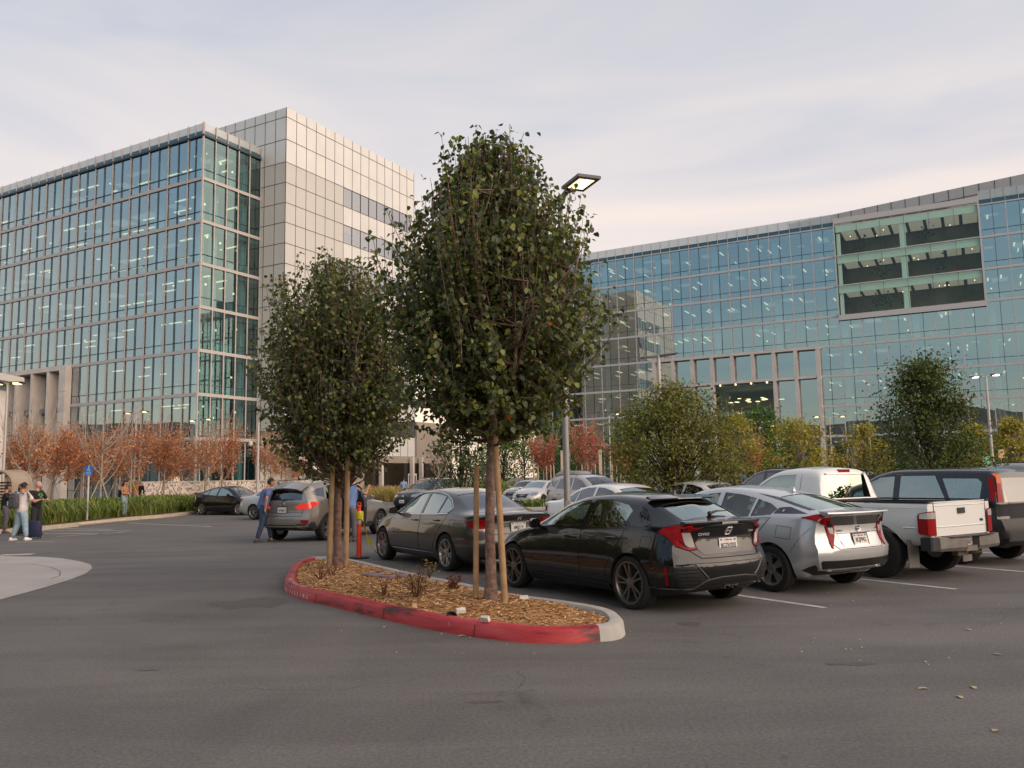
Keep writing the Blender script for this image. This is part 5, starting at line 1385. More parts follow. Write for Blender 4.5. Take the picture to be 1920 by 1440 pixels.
# tail lamps
for sg in (1, -1):
    a = R(180 - 32 * sg)
    f = lambda P: [(x, y * sg, z) for x, y, z in P]
    t = c.panel('tail_light', a, f([(-.56, .845, .96), (-.62, .80, 1.01), (-.80, .68, 1.045), (-.90, .46, 1.07), (-.92, .46, 1.025), (-.87, .60, .985), (-.90, .60, .90), (-.93, .56, .755), (-.90, .66, .745), (-.80, .78, .80), (-.68, .82, .91)]), .012, M_red, step=.05)
    c.panel('reversing_light', a, f([(-.80, .70, .96), (-.88, .625, .965), (-.92, .58, .775), (-.86, .68, .80)]), .016, M_clear, t, step=.05)
    c.outline(a, f([(-.56, .845, .96), (-.62, .80, 1.01), (-.80, .68, 1.045), (-.90, .46, 1.07), (-.92, .46, 1.025), (-.87, .60, .985), (-.90, .60, .90), (-.93, .56, .755), (-.90, .66, .745), (-.80, .78, .80), (-.68, .82, .91)]), t)
    lb = MB(); c.line(lb, a, f([(-.72, .76, .95), (-.80, .72, .86), (-.88, .67, .79)]), .006, off=.016); c.line(lb, a, f([(-.80, .70, 1.0), (-.87, .60, .985)]), .005, off=.016); lb.build('lamp_divider', M_gap, t)
    # corner vents with mesh, reflector, lip
    v = c.panel('bumper_vent', a, f([(-.76, .86, .56), (-.90, .60, .575), (-.92, .53, .50), (-.93, .44, .41), (-.92, .52, .35), (-.80, .84, .335)]), .006, M_trim, step=.05)
    gm_ = MB()
    for i in range(5):
        pts = [(-.80 - .02 * i * 0, .82 - .03 * i * 0, .37 + .04 * i), (-.90, .62, .375 + .04 * i), (-.92, .52 + .01 * i, .375 + .04 * i)]
        c.line(gm_, a, f(pts), .006, off=.010)
    gm_.build('vent_mesh', M_dark, v)
    c.panel('reflector', a, f([(-.70, .885, .55), (-.73, .875, .555), (-.76, .865, .345), (-.73, .875, .34)]), .012, M_red, v)
    ln = MB(); c.line(ln, a, f([(-.76, .86, .58), (-.90, .60, .595), (-.925, .52, .52), (-.935, .42, .42)]), .009, off=.002); c.line(ln, a, f([(-.80, .84, .315), (-.92, .52, .33), (-.935, .42, .40)]), .010, off=.002); ln.build('bumper_crease', P_black, c.root, smooth=True)
# hatch recess, bumper band, diffuser
c.panel('plate_recess', Re, [(.44, .89), (.52, .82), (.42, .70), (-.42, .70), (-.52, .82), (-.44, .89)], .004, paint('reflection grey recess', '#3b3838', 0, .18))  # grey tone paints in the reflection of ground and sky
gp = MB(); c.line(gp, Re, [(.56, .93), (.60, .76), (.46, .655), (-.46, .655), (-.60, .76), (-.56, .93)], .006); c.line(gp, Re, [(.66, .60), (.4, .60), (-.4, .60), (-.66, .60)], .004); gp.build('hatch_gap', M_gap, c.root)
df = c.panel('rear_diffuser', Re, [(.82, .30), (.55, .30), (.40, .395), (.20, .42), (-.20, .42), (-.40, .395), (-.55, .30), (-.82, .30), (-.80, .22), (-.48, .22), (-.30, .24), (.30, .24), (.48, .22), (.80, .22)], .012, M_trim, step=.06)
dl = MB(); c.line(dl, Re, [(.84, .305), (.56, .305), (.41, .405), (.20, .43), (-.20, .43), (-.41, .405), (-.56, .305), (-.84, .305)], .008, off=.012); dl.build('diffuser_edge', mat('satin grey trim', '#5a5755', .4, .3), df)
for y in (.062, -.062):
    e = MB(); x = c.warp(-.93, 0, .31) - .015; e.lathe([(.043, -.02), (.048, 0), (.044, .01), (.041, 0), (.038, -.12)][::-1], c=(x, y, .315), axis='X', n=20)
    e.v = [(2 * x - px, py, pz) for px, py, pz in e.v]; e.lathe([(.0, .10), (.039, .10)], c=(x, y, .315), axis='X', n=16); e.build('exhaust_tip', M_chrome, c.root, smooth=True)
c.plate(Re, (0, .80), '8GZH203')
hb = MB()
for sx in (-1, 1): hb.add([(sx * .024, -.036, .004), (sx * .038, -.036, .004), (sx * .030, .036, .004), (sx * .018, .036, .004)], [(0, 1, 2, 3)])
hb.add([(-.024, -.006, .004), (.024, -.006, .004), (.023, .008, .004), (-.023, .008, .004)], [(0, 1, 2, 3)])
hb.tube([(-.042, .05, .002), (.042, .05, .002), (.050, 0, .002), (.040, -.05, .002), (-.040, -.05, .002), (-.050, 0, .002), (-.042, .05, .002)], .005, 4)
c.flat('emblem', hb.mesh('emblem'), Re, (0, .965), M_badge, off=.006)
c.flat('model_lettering', text_mesh('CIVIC', .048, .004, sx=1.45, bold=.0012), Re, (-.40, .90) if False else (.38, .935), M_badge, off=.005)
c.flat('badge_lettering', text_mesh('SPORT', .03, .004, sx=1.3), Re, (-.44, .945), M_badge, off=.005)
# sills, arches, fin, mirrors, wheels
for sg, a in c.both():
    c.panel('side_skirt', a, [(2.28, .27), (2.28, .205), (.42, .205), (.42, .27), (.55, .285), (2.15, .285)], .022, M_trim, step=.1, rim=.03)
fn = MB(); p = c.hit('T', .12, 0)[0]; fn.add([p + Vector(q) for q in ((.10, .03, -.01), (.10, -.03, -.01), (-.08, .025, -.01), (-.08, -.025, -.01), (-.07, 0, .055), (-.02, 0, .05))], [(0, 2, 4, 5), (1, 5, 4, 3), (0, 5, 1), (2, 3, 4)]); fn.build('roof_antenna', P_black, c.root)
c.mirror(2.0, .92, P_black)
c.wheels(.327, .235, .262, (5, 'twin'), M_dalloy, .885, (0, 2.70))
for sg in (1, -1):
    a = R(40 * sg); f = lambda P: [(x, y * sg, z) for x, y, z in P]
    c.panel('headlight', a, f([(3.15, .78, .74), (3.45, .6, .70), (3.5, .4, .69), (3.5, .4, .62), (3.4, .66, .62), (3.2, .8, .68)]), .008, M_lamp)
fu_ = MB(); c.line(fu_, Lf, [(-.40, .90), (-.22, .90), (-.20, .78), (-.36, .76)], .003, True); fu_.build('fuel_flap', M_gap, c.root)
# ---- silver hybrid fastback
P_silver = mat('silver metallic paint', '#c2c2c3', .30, .45, coat=1.)
P_white = mat('white car paint', '#deddd9', .35, 0, coat=.9)
pri = dict(xr=-.90, xf=3.66, hole_r=.2, seatm=M_seatl,
    zt=[(-.90, 1.075), (-.80, 1.105), (-.66, 1.135), (-.3, 1.235), (.2, 1.36), (.7, 1.44), (1.15, 1.47), (1.55, 1.435), (2.05, 1.27), (2.5, 1.04), (2.75, .96), (3.2, .86), (3.5, .75), (3.66, .62)],
    zb=[(-.90, 1.0), (-.6, 1.05), (-.2, 1.055), (.5, 1.0), (1.5, .945), (2.4, .92), (3.0, .80), (3.66, .52)],
    wm=[(-.90, .78), (-.5, .855), (0, .88), (2.7, .875), (3.2, .83), (3.66, .66)],
    wl=[(-.90, .76), (0, .84), (2.7, .84), (3.66, .66)],
    wb=[(-.90, .70), (-.5, .765), (0, .80), (1.2, .81), (2.4, .78), (3.1, .70), (3.66, .54)],
    wt=[(-.90, .64), (-.6, .60), (-.2, .54), (.5, .53), (1.3, .56), (2.0, .60), (2.5, .66), (3.1, .52), (3.66, .40)],
    crown=[(-.9, .03), (0, .05), (1, .05), (3.66, .05)],
    bot=[(-.90, .33), (-.6, .24), (0, .18), (2.7, .17), (3.3, .18), (3.66, .22)],
    rear=[(.25, .22), (.36, .10), (.50, .01), (.60, .0), (.68, .05), (.84, .085), (.92, .09), (1.02, .055), (1.07, -.01), (1.1, -.01)], cR=.24, pR=3.0, Lr=.5,
    front=[(.2, .10), (.4, 0), (.55, .03), (.7, .1), (.8, .2)])
def prius(name, o, hd, label, pm, gm, full=True, group=None):
    c = Car(name, o, hd, label, pri, pm, group=group)
    wf = [(2.22, .975), (1.95, 1.13), (1.62, 1.28), (1.32, 1.345), (1.12, 1.36), (1.12, .975)]
    w2 = [(1.03, .98), (1.03, 1.365), (.70, 1.335), (.42, 1.285), (.42, 1.025)]
    w3 = [(.38, 1.03), (.38, 1.275), (.12, 1.21), (-.04, 1.14), (.02, 1.06)]
    wind = [(2.44, .60), (1.60, .50), (1.60, -.50), (2.44, -.60)]; rg = [(-.58, .50), (.10, .46), (.10, -.46), (-.58, -.50)]
    c.body((0, 2.70), .36, (-.3, 2.3, .45), [sp2(wf) + sp2(w2) + sp2(w3), [('T', wind), ('T', rg)]])
    c.side([[(2.34, .31), (2.36, .80), (2.24, .945), (1.08, .945), (1.08, .31)], [(1.04, .31), (1.04, .945), (.0, 1.03), (.30, .72), (.45, .48), (.52, .31)]], [(0, wf), (1, w2), (1, w3)], gm, handles=[(1.26, .87), (.32, .93)])
    for sg, a in c.both(): c.panel('black_quarter', a, [(-.02, 1.08), (-.05, 1.16), (-.20, 1.17), (-.38, 1.125), (-.54, 1.085)], .003, M_wblk, step=.05)
    c.panel('windshield', 'T', wind, -.006, G_clear, rim=0); c.panel('rear_window', 'T', rg, -.006, G_pale, rim=0)
    for sg in (1, -1): c.panel('black_glass_edge', 'T', [(-.55, .51 * sg), (.12, .47 * sg), (.45, .50 * sg), (-.1, .545 * sg), (-.5, .585 * sg)], .003, M_wblk, step=.05)
    for sg in (1, -1):
        a = R(180 - 38 * sg); f = lambda P: [(x, y * sg, z) for x, y, z in P]
        t = c.panel('tail_light', a, f([(-.55, .80, 1.035), (-.74, .72, 1.07), (-.90, .60, 1.09), (-.92, .575, .90), (-.93, .585, .78), (-.915, .63, .62), (-.90, .645, .64), (-.86, .66, .80), (-.85, .68, .93), (-.76, .74, .985)]), .012, M_red, step=.05)
        c.panel('clear_lens', a, f([(-.84, .66, 1.03), (-.90, .60, 1.06), (-.91, .60, .92), (-.86, .65, .90)]), .016, M_wblk, t, step=.05)
        c.panel('reversing_light', a, f([(-.86, .655, .90), (-.91, .60, .90), (-.925, .595, .81), (-.885, .64, .82)]), .016, M_clear, t, step=.05)
    c.panel('lower_rear_glass', Re, [(.60, 1.055), (.60, .945), (.52, .925), (-.52, .925), (-.60, .945), (-.60, 1.055)], .004, mat('lower hatch glass', '#4a4a48', .05, .2, coat=1.), rim=.006)
    lp = MB(); n_ = 12; vs = []
    for i in range(n_ + 1):
        y = -.66 + 1.32 * i / n_; k = 1 - (abs(y) / .66) ** 3 * .6; x = c.warp(-.90, y, 1.08)
        vs += [(x + .12, y, 1.118 + .012 * k), (x - .03, y, 1.108), (x - .04, y, 1.09), (x + .04, y, 1.06)]
    lp.add(vs, [(i * 4 + j, i * 4 + (j + 1) % 4, (i + 1) * 4 + (j + 1) % 4, (i + 1) * 4 + j) for i in range(n_) for j in range(4)] + [(0, 1, 2, 3), tuple(n_ * 4 + j for j in range(4))])
    lp.build('deck_spoiler', pm, c.root, smooth=True, angle=30)
    for sg in (1, -1):
        e = MB(); x = c.warp(-.9, .62, 1.0); e.add([(x + .02, sg * .60, 1.09), (x - .03, sg * .655, 1.09), (x - .0, sg * .655, .94), (x + .05, sg * .60, .94)], [(0, 1, 2, 3)]); e.build('spoiler_endplate', M_wblk, c.root, fix=False)
    gp = MB(); c.line(gp, Re, [(.60, .92), (.56, .72), (.46, .615), (-.46, .615), (-.56, .72), (-.60, .92)], .006)
    if full: c.line(gp, Lf, [(-.36, .90), (-.12, .92), (-.10, .76), (-.34, .74)], .003, True); c.line(gp, Lf, [(-.34, .56), (-.52, .80), (-.62, .90)], .003)
    gp.build('hatch_gap', M_gap, c.root)
    c.panel('plate_recess', Re, [(.42, .815), (.36, .635), (-.36, .635), (-.42, .815)], .003, pm, rim=.012)
    ct = MB(); c.line(ct, Re, [(.42, .82), (.2, .822), (-.2, .822), (-.42, .82)], .008, off=.006); ct.build('plate_garnish', M_chrome, c.root)
    c.plate(Re, (0, .725), '8CJP942', frame=M_trim)
    eb = MB(); eb.tube([(.05 * math.cos(t), .036 * math.sin(t), 0) for t in [k * math.pi / 10 for k in range(21)]], .005, 5, cap=False); eb.tube([(.022 * math.cos(t), .034 * math.sin(t), 0) for t in [k * math.pi / 10 for k in range(21)]], .004, 5, cap=False); eb.tube([(.042 * math.cos(t), .013 * math.sin(t) + .016, 0) for t in [k * math.pi / 10 for k in range(21)]], .004, 5, cap=False)
    em = c.flat('emblem', eb.mesh('emblem'), Re, (0, .875), M_chrome, off=.008)
    d = MB(); d.lathe([(.0, .0), (.046, 0)], n=16); d.v = [(x, y * .72, z) for x, y, z in d.v]; c.flat('emblem_disc', d.mesh('emblem_disc'), Re, (0, .875), mat('blue emblem', '#1d2b52', .3), em, off=.005)
    c.flat('model_lettering', text_mesh('PRIUS', .034, .003, sx=1.4), Re, (.38, .855), M_trimg, off=.005); c.flat('badge_lettering', text_mesh('TWO', .03, .003, sx=1.3), Re, (-.44, .865), M_trimg, off=.005)
    c.panel('rear_bumper_insert', Re, [(.70, .47), (-.70, .47), (-.78, .33), (-.60, .26), (.60, .26), (.78, .33)], .010, mat('satin black insert', '#2a2725', .45), step=.07)
    dl = MB(); c.line(dl, Re, [(.58, .335), (.3, .315), (-.3, .315), (-.58, .335)], .010, off=.014); dl.build('bumper_trim', M_alloy, c.root)
    fn = MB(); p = c.hit('T', .30, 0)[0]; fn.add([p + Vector(q) for q in ((.12, .035, -.01), (.12, -.035, -.01), (-.09, .03, -.01), (-.09, -.03, -.01), (-.08, 0, .06), (-.03, 0, .055))], [(0, 2, 4, 5), (1, 5, 4, 3), (0, 5, 1), (2, 3, 4)]); fn.build('roof_antenna', pm, c.root)
    c.mirror(2.1, .95, pm)
    c.wheels(.318, .20, .225, (5, 'wide'), M_alloy, .865, (0, 2.70))
    for sg in (1, -1):
        a = R(40 * sg); f = lambda P: [(x, y * sg, z) for x, y, z in P]
        c.panel('headlight', a, f([(3.0, .80, .80), (3.35, .66, .76), (3.5, .5, .68), (3.5, .52, .58), (3.42, .62, .58), (3.25, .76, .70)]), .008, M_lamp)
    return c
HP = HD
prius('fastback_car', at_rear_left(1448, 1110, HP, .84), HP, 'silver five-door fastback car with red boomerang tail lights between the black hatchback and white pickup', P_silver, G_clear)
prius('fastback_car', G(452, 966) * .5 + G(374, 966) * .5 - Vector((math.cos(R(-30)), math.sin(R(-30)), 0)) * 1.35 + Vector((.5, .866, 0)) * .8, R(-30), 'shiny black fastback car parked against the green grass bed', P_black, G_pale, full=False)

# ---- white pickup
pk = dict(xr=-.88, xf=4.05, hole_r=.2, hole_f=1.0, n=70, xs=[1.0, 1.02, 1.06, 1.10, 1.14],
    zt=[(-.88, 1.16), (.96, 1.16), (1.02, 1.165), (1.08, 1.40), (1.14, 1.66), (1.24, 1.72), (1.7, 1.745), (2.0, 1.72), (2.3, 1.62), (2.7, 1.36), (3.0, 1.17), (3.3, 1.12), (3.8, 1.06), (4.05, .98)],
    zb=[(-.88, 1.12), (.96, 1.12), (1.11, 1.13), (2.5, 1.10), (2.95, 1.08), (3.5, 1.03), (4.05, .92)],
    wm=[(-.88, .84), (-.7, .86), (3.0, .865), (3.8, .84), (4.05, .78)], zm=[(-.88, .85)],
    wl=[(-.88, .82), (3, .84), (4.05, .78)],
    wb=[(-.88, .835), (.98, .845), (1.16, .80), (2.8, .80), (3.3, .80), (4.05, .74)],
    wt=[(-.88, .825), (.96, .832), (1.06, .72), (1.16, .64), (2.2, .62), (2.7, .68), (3.1, .74), (3.6, .66), (4.05, .60)],
    crown=[(-.88, .012), (.96, .012), (1.16, .05), (4.05, .05)], rtop=[(-.88, .015), (.96, .02), (1.16, .12)], rsh=[(-.88, .03)],
    bot=[(-.88, .56), (-.6, .52), (0, .48), (3, .46), (4.05, .50)],
    rear=[(.4, .03), (.6, 0), (1.2, 0)], cR=.03, pR=6, Lr=.12, front=[(.4, .05), (.7, 0), (.95, .03), (1.0, .06)], cF=.12)
o = at_rear_left(1652, 1083, HD, .80)
c = Car('pickup_truck', o, HD, 'white pickup truck with open bed and round-cornered red tail lights', pk, P_white, cat='truck')
wf = [(2.62, 1.17), (2.40, 1.42), (2.2, 1.55), (1.98, 1.60), (1.62, 1.61), (1.62, 1.165)]
bw = [(.58, 1.20), (.53, 1.60), (-.53, 1.60), (-.58, 1.20)]
pk['hole_r'] = -1.2
wind = [(2.92, .60), (2.36, .54), (2.36, -.54), (2.92, -.60)]
bed = MB(); bed.box((.06, 0, 1.22), (1.76, 1.50, 1.1)); 
c.body((0, 3.19), .44, (1.2, 2.8, .75), [sp2(wf), [('T', wind)], [(Re, bw)]], seats=2.0, seat_rows=1, extra=[bed], arch_z=.40)
c.side([[(2.92, .52), (2.94, 1.0), (2.78, 1.12), (1.56, 1.12), (1.56, .52)]], [(0, wf)], G_pale, handles=[(1.74, 1.02)], hm=M_trim)
gp = MB()
for sg, a in c.both(): c.line(gp, a, [(1.18, .52), (1.18, 1.10)], .008); c.line(gp, a, [(1.05, .52), (1.05, 1.10)], .012); c.line(gp, a, [(1.50, 1.16), (1.50, 1.62)], .004)
c.line(gp, Re, [(.70, 1.15), (.70, .66)], .007); c.line(gp, Re, [(-.70, 1.15), (-.70, .66)], .007); c.line(gp, Re, [(.70, .66), (-.70, .66)], .006)
gp.build('panel_gaps', M_gap, c.root)
cz = MB()
for sg, a in c.both(): c.line(cz, a, [(-1.1, .79), (-.46, .79)], .012); c.line(cz, a, [(-1.1, 1.085), (.85, 1.085)], .006)
c.line(cz, Re, [(.69, .80), (-.69, .80)], .010); c.line(cz, Re, [(.69, 1.115), (-.69, 1.115)], .008); cz.build('body_crease', P_white, c.root, smooth=True)
c.panel('windshield', 'T', wind, -.006, G_clear, rim=0)
rw = MB(); y0 = [(p[0], p[1]) for p in bw]; rw.add([(1.115 + (z - 1.2) * .10, y, z) for y, z in y0], [(0, 1, 2, 3)]); rw.build('rear_window', G_pale, c.root, fix=False)
wsl = MB(); q = [(1.105 + (z - 1.2) * .10, y * 1.02, z) for y, z in ((.58, 1.19), (.53, 1.61), (-.53, 1.61), (-.58, 1.19), (.58, 1.19))]; wsl.tube(q, .016, 5); wsl.build('window_seal', M_trim, c.root)
bl2 = MB(); bl2.box((1.145, 0, 1.665), (.03, .30, .05)); bl2.build('brake_light', M_red, c.root)
br_ = MB(); br_.box((.06, .80, 1.172), (1.86, .06, .025)); br_.box((.06, -.80, 1.172), (1.86, .06, .025)); br_.box((.99, 0, 1.172), (.05, 1.6, .025)); br_.build('bed_rail_cap', M_trim, c.root)
bf = MB(); bf.box((.06, 0, .69), (1.86, 1.5, .02)); bf.build('bed_liner', M_trim, c.root)
# bed opening shows dark liner: tailgate inner
tg = MB(); tg.box((-.85, .0, 1.168), (.055, 1.38, .016)); tg.build('tailgate_cap', P_white, c.root)
hn = MB(); hn.box((-.892, 0.0, 1.03), (.012, .19, .085)); hn.build('tailgate_handle', M_trim, c.root)
for sg in (1, -1):
    t = MB(); pts = [(.0, .69), (.0, 1.00), (.06, 1.035), (.19, 1.015), (.20, .69)]
    a = [(-0.902, sg * .70, .68), (-0.902, sg * .70, 1.02), (-.88, sg * .845, 1.02), (-.88, sg * .85, .68), (-0.720, sg * .868, .70), (-0.720, sg * .868, .98), (-0.750, sg * .866, 1.01)]
    t.add([(-0.900, sg * .70, .68), (-0.900, sg * .82, .68), (-0.870, sg * .868, .69), (-0.740, sg * .878, .70), (-0.715, sg * .878, .73), (-0.715, sg * .876, .97), (-0.740, sg * .874, 1.01), (-0.870, sg * .864, 1.035), (-0.900, sg * .82, 1.04), (-0.900, sg * .70, 1.04)], [(0, 1, 8, 9), (1, 2, 7, 8), (2, 3, 4, 5, 6, 7)])
    to = t.build('tail_light', M_red, c.root, smooth=True)
    w_ = MB(); w_.add([(-0.904, sg * .715, .93), (-0.904, sg * .82, .93), (-0.875, sg * .869, .93), (-0.750, sg * .882, .93), (-0.750, sg * .879, 1.0), (-0.875, sg * .868, 1.02), (-0.904, sg * .82, 1.025), (-0.904, sg * .715, 1.025)], [(0, 1, 6, 7), (1, 2, 5, 6), (2, 3, 4, 5)]); w_.build('reversing_light', M_clear, to)
eb = MB(); eb.lathe([(0, .006), (.05, .004), (.055, 0)], n=20); eb.v = [(x, y * .42, z) for x, y, z in eb.v]
c.flat('emblem', eb.mesh('emblem'), Re, (-.56, .87), mat('dark blue oval', '#1c2740', .3), off=.002)
bm_ = MB(); M_bump = mat('worn bumper steel', '#6f6a66', .5, .4, vary=.12, vscale=6)
n_ = 10
for sg in (1, -1):
    bm_.add([(-0.910, sg * .16, .64), (-1.050, sg * .16, .63), (-1.050, sg * .16, .50), (-1.020, sg * .16, .44), (-0.910, sg * .16, .44), (-0.890, sg * .86, .66), (-1.000, sg * .80, .66), (-1.010, sg * .80, .50), (-0.990, sg * .80, .46), (-0.890, sg * .86, .46), (-0.770, sg * .90, .655), (-0.770, sg * .90, .47)],
            [(0, 1, 6, 5), (1, 2, 7, 6), (2, 3, 8, 7), (3, 4, 9, 8), (0, 4, 3, 2, 1), (5, 6, 7, 8, 9), (5, 10, 11, 9), (0, 5, 9, 4)])
bm_.box((-0.950, 0, .47), (.14, .32, .08)); bm_.box((-0.915, 0, .56), (.03, .32, .15))
bo_ = bm_.build('rear_bumper', M_bump, c.root)
be = MB()
for sg in (1, -1): be.add([(-1.005, sg * .70, .655), (-0.900, sg * .875, .665), (-0.760, sg * .905, .66), (-0.760, sg * .905, .47), (-0.900, sg * .875, .465), (-1.015, sg * .70, .49)], [(0, 1, 4, 5), (1, 2, 3, 4)])
be.build('bumper_end', M_trim, bo_)
stp_ = MB(); stp_.box((-0.960, .0, .655), (.20, 1.1, .012)); stp_.build('bumper_step', M_trim, bo_)
hi = MB(); hi.tube([(-0.900, -.05, .40), (-1.110, -.10, .40)], .03, 8); hi.box((-0.890, 0, .40), (.1, .5, .07)); hi.build('tow_hitch', mat('rusty hitch', '#5f4c3c', .8, vary=.3, vscale=20), c.root)
mb = MB(); mb.box((0, 0, 0), (.305, .155, .006)); me = mb.mesh('number_plate'); me.transform(frame_mat((-0.940, .0, .57), (0, -1, 0), (0, 0, 1))); po = obj('number_plate', me, M_plate, c.root)
t = text_mesh('72126S1', .088, .002, sx=.78, bold=.0012); t.transform(frame_mat((-0.944, 0, .557), (0, -1, 0), (0, 0, 1))); obj('plate_characters', t, M_plt, po)
t = text_mesh('California', .036, .002, shear=.25); t.transform(frame_mat((-0.944, 0, .622), (0, -1, 0), (0, 0, 1))); obj('state_name', t, M_pred, po)
mf = MB()
for sg in (1, -1): mf.box((-.52, sg * .72, .40), (.015, .26, .42))
mf.build('mud_flap', mat('grey mud flap', '#77726d', .7), c.root)
ax = MB(); ax.tube([(0, -.7, .37), (0, .7, .37)], .05, 8); ax.ball((0, 0, .37), .14); ax.build('rear_axle', M_dark, c.root)
c.mirror(2.55, 1.10, M_trim, size=(.10, .2, .2))
c.wheels(.375, .26, .20, (5, 'wide'), M_alloy, .885, (0, 3.19))

# ---- black boxy wagon with high tail lamps
P_navy = paint('black blue car paint', (.010, .011, .015), 0, .28)
cv = dict(xr=-.82, xf=3.45, hole_r=.2, n=60,
    zt=[(-.82, 1.60), (-.70, 1.64), (-.3, 1.675), (.5, 1.69), (1.2, 1.685), (1.6, 1.62), (2.0, 1.42), (2.35, 1.15), (2.5, 1.06), (3.0, .98), (3.3, .92), (3.45, .84)],
    zb=[(-.82, 1.02), (1, 1.02), (2.3, 1.0), (3.0, .92), (3.45, .80)],
    wm=[(-.82, .80), (-.5, .865), (0, .875), (2.6, .87), (3.1, .84), (3.45, .72)], zm=[(0, .72)],
    wl=[(-.82, .80), (0, .85), (3.45, .72)], wb=[(-.82, .80), (-.4, .835), (2.0, .83), (3.0, .78), (3.45, .66)],
    wt=[(-.82, .64), (-.5, .665), (1.0, .66), (1.8, .64), (2.4, .70), (3, .62), (3.45, .52)],
    bot=[(-.82, .40), (0, .26), (2.6, .26), (3.45, .32)],
    rear=[(.3, .04), (.45, 0), (.68, 0), (.75, .06), (1.05, .07), (1.3, .11), (1.6, .19), (1.7, .2)], cR=.10, pR=4, Lr=.4, front=[(.3, .05), (.5, 0), (.8, .05)])
o = at_rear_left(1800, 1058, HD, .82)
c = Car('estate_car', o, HD, 'black boxy estate car with tall orange and red pillar lights, cut by the frame edge', cv, P_navy)
wf = [(2.18, 1.07), (1.98, 1.25), (1.74, 1.44), (1.55, 1.525), (1.22, 1.545), (1.22, 1.06)]
w2 = [(1.10, 1.06), (1.10, 1.55), (.42, 1.55), (.16, 1.06)]
w3 = [(.10, 1.10), (.28, 1.50), (-.36, 1.49), (-.44, 1.42), (-.42, 1.10)]
rgw = [(.58, 1.08), (.49, 1.50), (-.49, 1.50), (-.58, 1.08)]
wind = [(2.40, .62), (1.62, .56), (1.62, -.56), (2.40, -.62)]
cv['hole_r'] = .4
c.body((0, 2.62), .37, (-.55, 2.2, .6), [sp2(wf) + sp2(w2) + sp2([(p[0], p[1]) for p in w3]), [('T', wind)], [(Re, rgw)]])
c.side([[(2.32, .42), (2.34, .9), (2.22, 1.03), (1.17, 1.03), (1.17, .42)], [(1.13, .42), (1.13, 1.03), (.14, 1.03), (.36, .72), (.46, .42)]], [(0, wf), (1, w2), (None, w3)], G_pale, handles=[(1.36, .93), (.34, .93)])
c.panel('rear_window', Re, rgw, -.006, G_tint, rim=0); c.panel('windshield', 'T', wind, -.006, G_clear, rim=0)
for sg in (1, -1):
    f = lambda P: [(y * sg, z) for y, z in P]
    t = c.panel('tail_light', Re, f([(.535, 1.55), (.625, 1.55), (.755, 1.08), (.625, 1.08)]), .014, M_red, step=.05)
    c.panel('indicator', Re, f([(.535, 1.555), (.628, 1.555), (.668, 1.40), (.565, 1.40)]), .020, M_orange, t, step=.05)
    c.panel('side_lens', R(90 * sg), [(-.60, 1.50), (-.52, 1.50), (-.60, 1.10), (-.71, 1.10)], .012, M_red, t, step=.05)
bb = MB(); c.panel('rear_bumper', Re, [(.84, .80), (-.84, .80), (-.86, .36), (.86, .36)], .05, M_trim, rim=.06)
for sg, a in c.both(): c.panel('side_cladding', a, [(2.3, .44), (.45, .44), (.45, .30), (2.3, .30)], .015, M_trim); c.panel('bumper_side', a, [(-.36, .66), (-.86, .66), (-.86, .36), (-.42, .36)], .03, M_trim, rim=.04)
an = MB(); an.tube([(2.0, .60, 1.38), (1.9, .585, 1.50), (1.4, .56, 2.05), (1.2, .55, 2.22)], [.006, .005, .004, .003], 5); an.build('whip_antenna', M_trim, c.root)
c.mirror(2.12, 1.05, P_navy)
c.wheels(.335, .21, .20, (6, 'plain'), M_alloy, .865, (0, 2.62))
# ---- dark grey saloon
P_grey = mat('dark grey metallic paint', '#3a3735', .32, .5, coat=1.)
ac = dict(xr=-1.12, xf=3.80, hole_r=.2, n=60,
    zt=[(-1.12, 1.02), (-1.0, 1.05), (-.6, 1.075), (-.42, 1.11), (-.1, 1.24), (.25, 1.375), (.6, 1.44), (1.0, 1.475), (1.4, 1.46), (1.75, 1.38), (2.15, 1.20), (2.5, 1.04), (2.7, .985), (3.2, .91), (3.6, .80), (3.80, .68)],
    zb=[(-1.12, .94), (-.8, .985), (-.3, 1.0), (1, .965), (2.4, .945), (3.1, .84), (3.80, .56)],
    wm=[(-1.12, .84), (-.6, .905), (0, .92), (2.8, .915), (3.3, .87), (3.80, .70)],
    wl=[(-1.12, .82), (0, .89), (2.8, .89), (3.80, .68)],
    wb=[(-1.12, .76), (-.6, .82), (0, .835), (1.4, .845), (2.5, .82), (3.3, .74), (3.80, .58)],
    wt=[(-1.12, .70), (-.6, .70), (-.3, .62), (.2, .57), (1, .59), (1.6, .59), (2.2, .63), (2.6, .70), (3.2, .56), (3.80, .42)],
    crown=[(-1.12, .03), (0, .05), (3.8, .05)],
    bot=[(-1.12, .30), (-.7, .22), (0, .18), (2.8, .17), (3.4, .2), (3.80, .24)],
    rear=[(.2, .20), (.32, .05), (.5, 0), (.62, .01), (.68, .05), (.85, .08), (1.0, .0), (1.1, .0)], cR=.24, pR=3, Lr=.5, front=[(.2, .1), (.4, 0), (.55, .02), (.75, .12), (.85, .2)])
o = at_rear_left(838, 1071, HD, .86)
c = Car('saloon_car', o, HD, 'dark grey four-door saloon with chrome window surround, behind the larger island tree', ac, P_grey)
wf = [(2.22, 1.0), (1.98, 1.14), (1.68, 1.29), (1.38, 1.36), (1.14, 1.375), (1.14, .995)]
w2 = [(1.05, 1.0), (1.05, 1.375), (.72, 1.36), (.46, 1.32), (.46, 1.015)]
w3 = [(.42, 1.02), (.42, 1.305), (.22, 1.23), (.02, 1.10), (.06, 1.04)]
wind = [(2.44, .62), (1.78, .52), (1.78, -.52), (2.44, -.62)]; rg = [(-.36, .58), (.26, .50), (.26, -.50), (-.36, -.58)]
